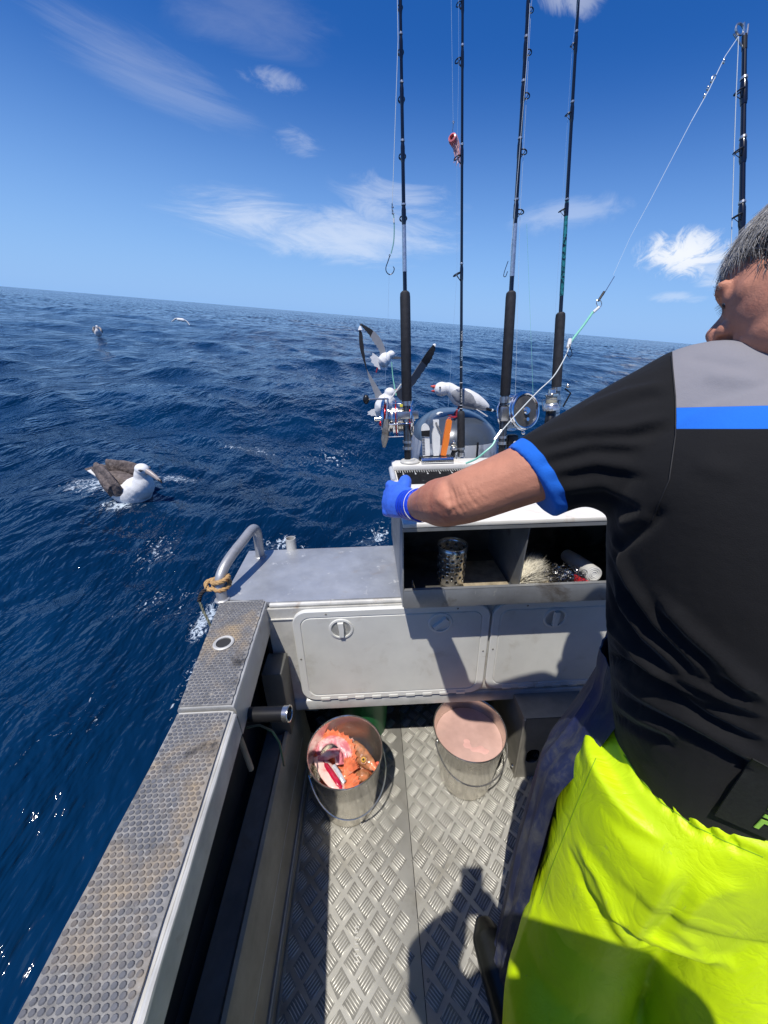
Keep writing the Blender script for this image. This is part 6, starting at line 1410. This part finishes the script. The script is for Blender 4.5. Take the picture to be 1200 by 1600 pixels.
fold([(1060, 1450), (1100, 1490), (1150, 1500)], 0.005, 0.012); fold([(880, 1295), (850, 1360), (832, 1425), (800, 1510)], 0.003, 0.006)
folds(lm, tl, FL)
co = getco(lm); no = getno(lm); setco(lm, co+no*(0.0032*vnoise(co, 16, 51)+0.0014*vnoise(co, 42, 52))[:, None])
tl = bvh(lm); lm.materials.append(lime); trousers = link('waterproof_trousers', smoothmesh(lm), man)
lthr = mat('olive seam', (0.22, 0.38, 0.01), 0.6)
seamline(tl, [(931, 1185), (890, 1285), (862, 1355), (843, 1415)], 0.0007, lthr, 'side_seam', trousers)
seamline(tl, [(975, 1180), (1000, 1215), (1035, 1255), (1085, 1290), (1135, 1315), (1195, 1340)], 0.0008, lthr, 'waistband_seam', trousers)
# black brace with lime lettering
mb = MB(); mb.use(mat('black webbing', (0.012, 0.014, 0.012), 0.8, 0, (200, 0.4), (700, 0.5, 0.0008)))
def onshirt(px, py, lift=0.003):
    h, n = hit(tr_, px, py); return (h+n*lift, n) if h is not None else (None, None)
Pw = []
for t in np.linspace(0, 1, 9):
    row = []
    for s in np.linspace(0, 1, 7):
        x0, y0 = 1116+ (1172-1116)*t, 1268+(1180-1268)*t; x1, y1 = x0+86+10*t, y0+38+10*t
        h, n = onshirt(x0+(x1-x0)*s, y0+(y1-y0)*s, 0.004); row.append(h)
    if all(q is not None for q in row): Pw.append(row)
if len(Pw) > 2: mb.slab(Pw, -0.002); brace = mb.build('brace', None, man)
mb = MB(); mb.use(mat('lime lettering', (0.45, 0.85, 0.10), 0.6))
for quad in ([(1174.5, 1282.5), (1181.5, 1285.5), (1190, 1277), (1186, 1270)], [(1186, 1270), (1190, 1277), (1204, 1283), (1204, 1276)], [(1188.5, 1266.5), (1192, 1262.5), (1204, 1268), (1204, 1273)], [(1196, 1255), (1199, 1251), (1204, 1253), (1204, 1261)]):
    q = [onshirt(*v_, 0.008)[0] for v_ in quad]
    if all(v_ is not None for v_ in q): mb.prism(q, vec=camv(0, 0, 1)*0.001)
if len(mb.bm.verts): mb.build('brace_lettering', None, man)
# --- blue apron in front of the legs ---
apm = mat('dirty blue apron', (0.013, 0.020, 0.062), 0.7, 0, (14, 0.3), (60, 0.5, 0.003), [((0.075, 0.077, 0.080), 30, 0.44, 0.66), ((0.012, 0.02, 0.10), 9, 0.54, 0.68)], stretch=(1, 1, 0.28))
YA = 0.52
ae = [atY(x_, y_, w_) for x_, y_, w_ in ((949, 1060, YA), (944, 1095, YA), (925, 1125, YA), (905, 1152, YA), (880, 1182, YA), (853, 1212, YA), (838, 1262, YA), (815, 1340, .50), (800, 1405, .475), (781, 1490, .425), (767, 1560, .375))]
az_ = np.array([e.z for e in ae])[::-1]; ax_ = np.array([e.x for e in ae])[::-1]; ay_ = np.array([e.y for e in ae])[::-1]
def ap_x(z): return float(np.interp(z, az_, ax_))
mb = MB(); P = []
for z in np.linspace(az_[0]-0.02, az_[-1]+0.03, 40):
    xl = ap_x(z); a_ = (0.93-xl)/2; cx_ = xl+a_; row = []; yy_ = float(np.interp(z, az_, ay_))
    for t in np.linspace(math.pi*1.10, -0.10*math.pi, 48):
        b_ = 0.14+0.010*math.sin(t*9+z*7); rr_ = 1+0.012*math.sin(t*23+z*5)
        row.append(Vector((cx_+a_*rr_*abs(math.cos(t))**0.8*math.copysign(1, math.cos(t)), yy_+b_*math.sin(t), z)))
    P.append(row)
mb.slab(P, 0.004); mb.build('apron', apm, man)
# blue trouser waist seen above the lime
# boots
for j, (x_, y_) in enumerate(((0.305, 0.33), (0.655, 0.14))):
    mb = MB(); mb.tube([(x_+0.01, y_-0.07, 0.05), (x_+0.02, y_-0.09, 0.12), (x_+0.03, y_-0.10, 0.20)], [0.048, 0.046, 0.046], 18, ry=[0.06, 0.05, 0.05], up=(0, 1, 0))
    mb.tube([(x_, y_-0.09, 0.045), (x_, y_-0.03, 0.052), (x_-0.01, y_+0.08, 0.048), (x_-0.018, y_+0.15, 0.040), (x_-0.02, y_+0.19, 0.03)], [0.036, 0.045, 0.05, 0.046, 0.022], 20, ry=[0.036, 0.042, 0.042, 0.034, 0.018], up=(0, 0, 1))
    mb.box((x_-0.046, y_-0.12, 0.001), (x_+0.046, y_+0.18, 0.022), 0.008)
    bmh = fuse(mb, 0.005, 3); bmh.materials.append(mat('black rubber boot', (0.010, 0.011, 0.010), 0.35, 0, (20, 0.3))); link('boot', smoothmesh(bmh), man)

# ---------- photographer: stands behind the camera holding the phone; throws the shadow on the floor ----------
ph = thing('photographer', 'person in a dark jacket holding up a phone, standing behind the viewpoint', 'person', (0.14, -0.32, 0))
fw = Vector(RC[:, 2]); upv = -Vector(RC[:, 1]); rt = Vector(RC[:, 0])
Rp = Matrix((tuple(rt), tuple(fw), tuple(upv))).transposed(); pc = Vector(C0)-fw*0.012-upv*0.055
tel = MB(); tel.use(black)
piv = pc; tel.box(pc+Vector((-0.037, -0.004, -0.075)), pc+Vector((0.037, 0.004, 0.075)), 0.003, rot=Rp, piv=pc); pho = tel.build('phone'); tag(pho, 'black phone held up in both hands behind the viewpoint', 'phone')
mb = MB(); hp = Vector((0.13, -0.24, 1.64)); Rz = Matrix.Identity(3)
mb.ell(hp, 0.078, 0.098, 0.115); mb.ell(hp+Vector((0, 0.03, -0.06)), 0.055, 0.065, 0.06); mb.tube([hp+Vector((0, 0.09, 0.01)), hp+Vector((0, 0.118, -0.03))], [0.010, 0.014], 10)
mb.tube([hp-Vector((0, 0.01, 0.18)), hp-Vector((0, 0, 0.06))], [0.062, 0.055], 16)
loft(mb, [esec(z, 0.13, -0.25, a_, b_) for z, a_, b_ in ((0.85, .17, .11), (1.0, .16, .11), (1.2, .18, .12), (1.38, .20, .12), (1.46, .15, .09), (1.50, .07, .07))])
for s_ in (-1, 1):
    s0 = Vector((0.13+s_*0.185, -0.25, 1.40)); e0 = Vector((0.105+s_*0.245, -0.11, 1.33)); w0 = pc-fw*0.035+rt*s_*0.045-upv*0.050
    limb(mb, [s0, s0.lerp(e0, 0.5), e0], [0.060, 0.052, 0.045]); limb(mb, [e0, e0.lerp(w0, 0.4), w0], [0.046, 0.044, 0.029])
    limb(mb, [Vector((0.13+s_*0.09, -0.27, 0.9)), Vector((0.13+s_*0.12, -0.34, 0.5)), Vector((0.13+s_*0.14, -0.36, 0.06))], [0.09, 0.06, 0.045])
bodyp = fuse(mb, 0.007, 4); bodyp.materials.append(skin); link('body', smoothmesh(bodyp), ph)
for s_ in (-1, 1):
    mb = MB(); w0 = pc-fw*0.035+rt*s_*0.045-upv*0.050; c0_ = pc-fw*0.022+rt*s_*0.040-upv*0.012
    mb.tube([w0, w0.lerp(c0_, .5), c0_], [0.027, 0.032, 0.030], 14, ry=[0.02, 0.018, 0.014], up=fw)
    for i in range(4):
        k = c0_+upv*(0.012-0.016*i)+rt*s_*0.006; mb.tube(cr([k, k+rt*s_*0.010+fw*0.004, k+fw*0.012-rt*s_*0.004, k+fw*0.010-rt*s_*0.014], 3), 0.0078, 8)
    mb.tube(cr([c0_-upv*0.01, c0_-rt*s_*0.012+upv*0.012-fw*0.004, c0_-rt*s_*0.024+upv*0.018-fw*0.002], 4), 0.009, 10)
    hm = fuse(mb, 0.0032, 2); hm.materials.append(skin); link('hand', smoothmesh(hm), ph)
mb = MB(); loft(mb, [esec(z, 0.13, -0.25, a_, b_) for z, a_, b_ in ((0.84, .185, .13), (1.0, .18, .13), (1.2, .20, .14), (1.38, .22, .14), (1.47, .17, .10), (1.50, .08, .075))])
for s_ in (-1, 1):
    s0 = Vector((0.13+s_*0.185, -0.25, 1.40)); e0 = Vector((0.105+s_*0.245, -0.11, 1.33)); w0 = pc-fw*0.035+rt*s_*0.045-upv*0.050
    limb(mb, [s0, s0.lerp(e0, 0.5), e0], [0.076, 0.072, 0.066]); limb(mb, [e0, e0.lerp(w0, 0.4), e0.lerp(w0, 0.85)], [0.066, 0.060, 0.042])
jm = fuse(mb, 0.007, 5); jm.materials.append(mat('dark jacket', (0.02, 0.025, 0.04), 0.7, 0, (30, 0.2), (60, 0.4, 0.003))); link('jacket', smoothmesh(jm), ph)
mb = MB(); loft(mb, [esec(z, 0.13, -0.255, a_, b_) for z, a_, b_ in ((0.72, .18, .13), (0.88, .178, .125), (0.95, .172, .12))])
for s_ in (-1, 1): limb(mb, [Vector((0.13+s_*0.09, -0.27, 0.85)), Vector((0.13+s_*0.12, -0.34, 0.5)), Vector((0.13+s_*0.14, -0.36, 0.07))], [0.105, 0.08, 0.065])
jm = fuse(mb, 0.008, 4); jm.materials.append(mat('grey trousers', (0.06, 0.06, 0.06), 0.8, 0, (30, 0.2))); link('trousers', smoothmesh(jm), ph)
for s_ in (-1, 1):
    mb = MB(); x_ = 0.13+s_*0.14; mb.tube([(x_, -0.44, 0.05), (x_, -0.36, 0.055), (x_, -0.26, 0.05), (x_, -0.19, 0.035)], [0.035, 0.045, 0.05, 0.025], 16, ry=[0.04, 0.05, 0.04, 0.02], up=(0, 0, 1)); mb.box((x_-0.045, -0.46, 0.001), (x_+0.045, -0.20, 0.025), 0.008)
    mb.build('boot', black, ph)
mb = MB(); mb.ell(hp+Vector((0, -0.012, 0.03)), 0.086, 0.105, 0.100); mb.build('cap', mat('navy cap', (0.02, 0.03, 0.08), 0.8), ph)

# ---------- birds ----------
fw_ = mat('white plumage', (0.74, 0.74, 0.73), 0.75, 0, (30, 0.06), (140, 0.5, 0.003)); fgrey = mat('pale grey plumage', (0.25, 0.26, 0.28), 0.75, 0, (30, 0.08), (140, 0.5, 0.003)); fblack = mat('black plumage', (0.015, 0.015, 0.017), 0.6, 0, (30, 0.3), (140, 0.5, 0.003))
fbrown = mat('grey brown plumage', (0.125, 0.100, 0.092), 0.75, 0, (26, 0.45), (70, 0.9, 0.010), [((0.22, 0.19, 0.18), 16, 0.56, 0.72)]); redleg = mat('dark red legs', (0.30, 0.02, 0.03), 0.45); beakr = mat('red bill', (0.50, 0.04, 0.03), 0.4); eyeb = mat('bird eye', (0.01, 0.01, 0.01), 0.1)
def wing(mb, lead, trail, m_in, m_out, split, th=0.008, n=4):
    """lead/trail: lists of 3D points root->tip; feathered trailing edge, tips darker"""
    Lp = cr(lead, 5); Tp = cr(trail, 5); k = len(Lp); cut = int(k*split)
    for a_, b_, m_ in ((0, cut+1, m_in), (cut, k, m_out)):
        if b_-a_ < 2: continue
        mb.use(m_); P = []
        for q in range(n+1):
            t = q/n; row = []
            for i in range(a_, b_):
                p_ = Lp[i].lerp(Tp[i], t)
                if q == n: p_ = p_+(Tp[i]-Lp[i])*(0.06 if i % 2 else -0.05)
                row.append(p_)
            P.append(row)
        mb.slab(P, th)
def gull_standing():
    Yg = 1.86; G = lambda x_, y_, dy=0: atY(x_, y_, Yg+dy)
    t = thing('gull', 'white red billed gull with pale grey back standing on the outboard motor, bill open', 'gull', G(722, 648), 'gulls around the boat')
    mb = MB(); cl = [G(693, 609), G(700, 607), G(708, 612), G(716, 619), G(728, 623), G(742, 628), G(754, 633), G(763, 638)]
    mb.tube(cr(cl, 4), list(np.interp(np.linspace(0, 7, 29), range(8), [0.024, 0.029, 0.032, 0.043, 0.047, 0.040, 0.027, 0.012])), 22)
    mb.ell(G(690, 608), 0.038, 0.034, 0.034)
    bd = fuse(mb, 0.004, 5); bd.materials.append(fw_); b_ = link('body', smoothmesh(bd), t)
    for s_ in (-1, 1):
        mb = MB(); ws = cr([G(706, 615, s_*0.030), G(716, 617, s_*0.036), G(730, 624, s_*0.034), G(745, 632, s_*0.024), G(760, 638.5, s_*0.014)], 5)
        mb.tube(ws, list(np.interp(np.linspace(0, 4, 21), range(5), [0.008, 0.017, 0.018, 0.014, 0.006])), 14, ry=list(np.interp(np.linspace(0, 4, 21), range(5), [0.010, 0.033, 0.034, 0.022, 0.008])), up=(0, 0, 1))
        wm = fuse(mb, 0.0032, 4); co = getco(wm); no = getno(wm); setco(wm, co+no*(0.0012*vnoise(co, 120, 77))[:, None]); wm.materials.append(fgrey); link('wing', smoothmesh(wm), t)
        mb = MB(); mb.use(fblack); mb.tube([G(757, 637, s_*0.014), G(766, 640.5, s_*0.010), G(775, 642.5, s_*0.004)], [0.009, 0.007, 0.002], 8); mb.use(fw_); mb.tube([G(768, 641, s_*0.010), G(770, 641.6, s_*0.009)], [0.0072, 0.0065], 8); mb.build('wing_tip', None, t)
    mb = MB(); mb.use(fw_); P = [[G(748, 634, -0.03+0.06*i/6), G(756, 640, -0.028+0.056*i/6), G(765, 647, -0.03+0.06*i/6)] for i in range(7)]
    P = [[G(744+i*2.5, 640+i*1.6, w) for w in (-0.035, -0.012, 0.012, 0.035)] for i in range(8)]; mb.slab(P, 0.005); mb.build('tail', None, t)
    mb = MB(); mb.use(beakr); mb.tube([G(684, 606), G(678, 604), G(673, 603.5)], [0.011, 0.008, 0.003], 10); mb.tube([G(684, 610), G(678, 611), G(674, 611)], [0.008, 0.006, 0.002], 8); mb.build('bill', None, t)
    mb = MB(); mb.use(eyeb)
    mb.ell(G(687.5, 605.5, -0.0345), 0.0045, 0.003, 0.0045); mb.build('eye', None, t)
    for s_, fx, fy in ((0.028, 709, 648), (-0.028, 713, 651)):
        mb = MB(); mb.use(redleg); foot = G(fx, fy, s_); mb.tube([G(719, 634, s_*0.6), G(714, 641, s_), foot], [0.006, 0.0045, 0.004], 8)
        for q in ((-10, 1), (-8, 4), (-4, 6), (4, 1)): mb.tube([foot, G(fx+q[0], fy+q[1]*0.4, s_-0.012*q[1]/4)], [0.0042, 0.002], 6)
        mb.build('leg', None, t)
gull_standing()
def gull_fly(label, base, Yg, body, head, lw_lead, lw_trail, rw_lead, rw_trail, tail, dark, rb):
    G = lambda q: atY(q[0], q[1], Yg+(q[2] if len(q) > 2 else 0))
    t = thing('gull', label, 'gull', G(base), 'gulls around the boat')
    mb = MB(); cl = [G(q) for q in body]; mb.tube(cr(cl, 4), list(np.interp(np.linspace(0, len(rb)-1, (len(cl)-1)*4+1), range(len(rb)), rb)), 18); mb.ell(G(head), 0.030, 0.034, 0.028)
    bd = fuse(mb, 0.004, 4); bd.materials.append(fw_); link('body', smoothmesh(bd), t)
    for ld, tr2, m1, m2 in ((lw_lead, lw_trail, dark[0], dark[1]), (rw_lead, rw_trail, dark[2], dark[3])):
        mb = MB(); wing(mb, [G(q) for q in ld], [G(q) for q in tr2], m1, m2, dark[4], 0.006)
        e1, e2 = G(ld[-1]), G(tr2[-1]); mb.use(fw_ if dark[5] else fblack); mb.tube([e1.lerp(e2, .4)+(e1-G(ld[-2]))*0.0, e1.lerp(e2, .4)+(e1-G(ld[-2]))*0.22], [0.012, 0.004], 6); mb.build('wing', None, t)
    mb = MB(); mb.use(fw_); r0, dirs = tail; c = G(r0); pts = [G(q) for q in dirs]
    rows = [[], [], []]
    for i in range(len(pts)*2-1):
        p_ = pts[i//2] if i % 2 == 0 else pts[i//2].lerp(pts[i//2+1], .5)
        q = c.lerp(p_, 1.0 if i % 2 == 0 else 0.92); rows[0].append(c.lerp(q, 0.12)); rows[1].append(c.lerp(q, 0.6)); rows[2].append(q)
    mb.slab(rows, 0.004); mb.build('tail', None, t)
    return t, G
t, G = gull_fly('flying gull with raised wings low behind the red reel, white fan tail', (590, 640), 2.05, [(611, 618), (604, 628), (596, 638), (590, 646)], (609, 614),
    [(602, 624), (586, 598), (571, 572), (562, 542), (561, 513)], [(592, 634), (583, 610), (575, 586), (570, 556), (566, 520)],
    [(616, 614, .05), (636, 596, .06), (655, 568, .06), (667, 550, .06), (677, 538, .06)], [(626, 626, .07), (648, 598, .08), (664, 575, .08), (674, 560, .07), (680, 544, .06)],
    ((598, 636), [(580, 640), (574, 644), (574, 648), (580, 650), (588, 651), (594, 652)]), (fgrey, fblack, mat('dark grey plumage', (0.09, 0.10, 0.115), 0.75), fblack, 0.55, True), [0.030, 0.050, 0.045, 0.02])
mb = MB(); mb.use(beakr); mb.tube([G((614, 611)), G((621, 608))], [0.007, 0.002], 8); mb.build('bill', None, t)
t, G = gull_fly('second flying gull farther back, grey wings up and its white tail fanned', (598, 565), 2.9, [(608, 556), (603, 560), (598, 566), (594, 570)], (611, 554),
    [(604, 556), (600, 540), (591, 524), (578, 513), (565, 506)], [(595, 561), (592, 547), (584, 535), (575, 521), (566, 511)],
    [(612, 558, .05), (618, 557, .06), (626, 558, .06), (634, 560, .06)], [(612, 561, .05), (618, 561, .06), (626, 561, .06), (634, 561, .06)],
    ((600, 564), [(582, 551), (578, 558), (580, 566), (585, 572), (592, 577), (600, 579), (606, 578)]), (fgrey, fblack, MATS['dark grey plumage'], MATS['dark grey plumage'], 0.62, False), [0.028, 0.045, 0.045, 0.02])
mb = MB(); mb.use(redleg); mb.tube([G((590, 574)), G((588, 582))], 0.005, 6); mb.build('leg', None, t)
# albatross on the water beside the boat (level-sea frame)
WORLD = []
def wthing(name, label, cat, p_, group=None):
    t = thing(name, label, cat, p_, group, frame='world'); return t
c0 = HEEL.inverted()
def alb(label, px, py, scale, right, detail=True, zoff=0.0, pale_=False):
    fbrown = mat('pale brown plumage', (0.33, 0.30, 0.28), 0.8) if pale_ else MATS['grey brown plumage']
    """right = unit vector the bird faces"""
    c = onsea(px, py); c.z = sea_h(c.x, c.y)+zoff
    if right is None: right = (H3@Vector(C0))-c+cx_w*2.0
    if not detail: c.z = max(c.z, SEA_Z)
    t = wthing('albatross', label, 'albatross', c, 'albatrosses on the sea'); f = Vector(right); f.z = 0; f.normalize(); l_ = Vector((0, 0, 1)).cross(f)
    A = lambda a_, b_, z_: c+(f*a_+l_*b_+Vector((0, 0, z_)))*scale
    mb = MB(); cl = [A(-0.40, 0, 0.13), A(-0.26, 0, 0.09), A(-0.10, 0, 0.07), A(0.05, 0, 0.075), A(0.16, 0, 0.10)]
    mb.tube(cr(cl, 5), [r*scale for r in np.interp(np.linspace(0, 4, 21), range(5), [0.03, 0.09, 0.135, 0.145, 0.09])], 24)
    mb.tube(cr([A(0.09, 0, 0.11), A(0.18, 0, 0.18), A(0.195, 0, 0.27), A(0.205, 0, 0.325)], 5), [r*scale for r in np.interp(np.linspace(0, 3, 16), range(4), [0.13, 0.100, 0.064, 0.054])], 20)
    mb.ell(A(0.225, 0, 0.345), 0.074*scale, 0.055*scale, 0.054*scale, rot=Matrix((tuple(f), tuple(l_), (0, 0, 1))).transposed())
    bd = fuse(mb, 0.007*scale, 5); co = getco(bd); no = getno(bd); setco(bd, co+no*(0.002*scale*vnoise(co, 60/scale, 3))[:, None]); bd.materials.append(fw_)
    link('body', smoothmesh(bd), t)
    for s_ in (-1, 1):
        mb = MB(); mb.use(fbrown)
        a_ = cr([A(0.085, s_*0.100, 0.12), A(0.060, s_*0.125, 0.20), A(-0.01, s_*0.105, 0.275), A(-0.12, s_*0.080, 0.29), A(-0.26, s_*0.055, 0.27)], 4)
        b_ = cr([A(0.03, s_*0.150, 0.06), A(-0.04, s_*0.160, 0.085), A(-0.13, s_*0.145, 0.12), A(-0.24, s_*0.105, 0.15), A(-0.40, s_*0.045, 0.19)], 4)
        mb.tube([p_.lerp(q_, 0.5) for p_, q_ in zip(a_, b_)], [(0.010+0.022*min(1, i/5))*scale for i in range(len(a_))], 20, ry=[max(0.012*scale, (p_-q_).length*0.56*min(1, 0.35+i*0.2)) for i, (p_, q_) in enumerate(zip(a_, b_))], up=(0, 0, 1))
        mb.tube(cr([A(-0.02, s_*0.17, 0.13), A(-0.16, s_*0.14, 0.19), A(-0.30, s_*0.08, 0.21), A(-0.44, s_*0.035, 0.235)], 4), [r*scale for r in np.linspace(0.028, 0.010, 13)], 12, ry=[r*scale for r in np.linspace(0.075, 0.018, 13)], up=(0, 0, 1))
        wm = fuse(mb, 0.006*scale, 5); co = getco(wm); no = getno(wm); setco(wm, co+no*(0.005*scale*vnoise(co, 45/scale, 8+s_)+0.003*scale*vnoise(co, 110/scale, 9))[:, None]); wm.materials.append(fbrown); link('wing', smoothmesh(wm), t)
    mb = MB(); mb.ell(A(-0.14, 0, 0.165), 0.20*scale, 0.105*scale, 0.072*scale, rot=Matrix((tuple(f), tuple(l_), (0, 0, 1))).transposed()); mb.ell(A(0.0, 0, 0.17), 0.10*scale, 0.10*scale, 0.06*scale); mm3 = fuse(mb, 0.008*scale, 4); co = getco(mm3); no = getno(mm3); setco(mm3, co+no*(0.004*scale*vnoise(co, 50/scale, 3))[:, None]); mm3.materials.append(fbrown); link('back', smoothmesh(mm3), t)
    mb = MB(); mb.use(fw_); P = [[A(-0.34-0.12*i/4, w*(1+0.25*i/4), 0.155+0.055*i/4) for w in (-0.055, -0.02, 0.02, 0.055)] for i in range(5)]; mb.slab(P, 0.008*scale); mb.use(fbrown); P = [[A(-0.46-0.03*i, w*1.25, 0.21+0.012*i) for w in (-0.055, -0.02, 0.02, 0.055)] for i in range(2)]; mb.slab(P, 0.008*scale); mb.build('tail', None, t)
    mb = MB(); mb.use(mat('grey horn bill', (0.36, 0.31, 0.29), 0.35, 0, (40, 0.15))); mb.tube([A(0.275, 0, 0.340), A(0.325, 0, 0.326), A(0.385, 0, 0.300), A(0.415, 0, 0.280)], [x_*scale for x_ in (0.024, 0.021, 0.017, 0.014)], 14, ry=[x_*scale for x_ in (0.030, 0.026, 0.020, 0.016)], up=(0, 0, 1))
    mb.use(mat('dark bill tip', (0.06, 0.05, 0.05), 0.35)); mb.tube([A(0.405, 0, 0.288), A(0.432, 0, 0.278), A(0.444, 0, 0.254)], [x_*scale for x_ in (0.0145, 0.013, 0.004)], 12); mb.build('bill', None, t)
    mb = MB(); mb.use(eyeb)
    for s_ in (-1, 1):
        mb.ell(A(0.265, s_*0.0445, 0.352), 0.009*scale, 0.009*scale, 0.008*scale)
    mb.build('eye', None, t)
    mb = MB(); mb.use(mat('dark brow feathers', (0.10, 0.10, 0.11), 0.8))
    for s_ in (-1, 1): mb.tube([A(0.245, s_*0.051, 0.358), A(0.268, s_*0.046, 0.361), A(0.287, s_*0.034, 0.358)], [0.004*scale, 0.007*scale, 0.003*scale], 8)
    mb.build('brow', None, t)
    return t
cx_w = (H3@Vector(RC[:, 0])); cx_w.z = 0; cx_w.normalize(); fwd_w = (H3@Vector(RC[:, 2])); fwd_w.z = 0; fwd_w.normalize()
alb('large white headed albatross with grey brown wings floating close to the boat', 206, 768, 1.16, cx_w*0.93-fwd_w*0.36)
alb('small distant albatross floating upright near the horizon', 154, 523, 1.2, None, True, 0.10, True)
# distant gliding bird
t = thing('albatross', 'distant albatross gliding low over the sea with drooping wings', 'albatross', atD(283, 500, 24.0), 'albatrosses on the sea'); G = lambda a_, b_, d=0: atD(a_, b_, 24.0+d)
mb = MB(); mb.use(fw_); mb.tube(cr([G(277, 499), G(281, 499.5), G(285, 500), G(288, 501.5)], 3), [0.05, .09, .10, .09, .09, .10, .10, .10, .08, .05], 12); mb.build('body', None, t)
for ld, tr2 in (([(280, 498.5), (275, 497.5), (271, 500), (268.5, 502.5)], [(282, 500.5), (276, 499.3), (272, 501), (269, 503)]), ([(285, 499), (290, 500), (294, 503.5), (296.5, 507.5)], [(286, 501.5), (290, 502), (293.5, 505), (296.3, 508)])):
    mb = MB(); wing(mb, [G(*q) for q in ld], [G(*q, 0.1) for q in tr2], fw_, fw_, 0.8, 0.03); mb.build('wing', None, t)
# ---------- put the boat and all on it on the heeled sea ----------
for o in BOAT: o.matrix_world = HEEL@Matrix.Translation(Vector(o['_loc']))
for o in bpy.data.objects:
    if '_loc' in o: del o['_loc']
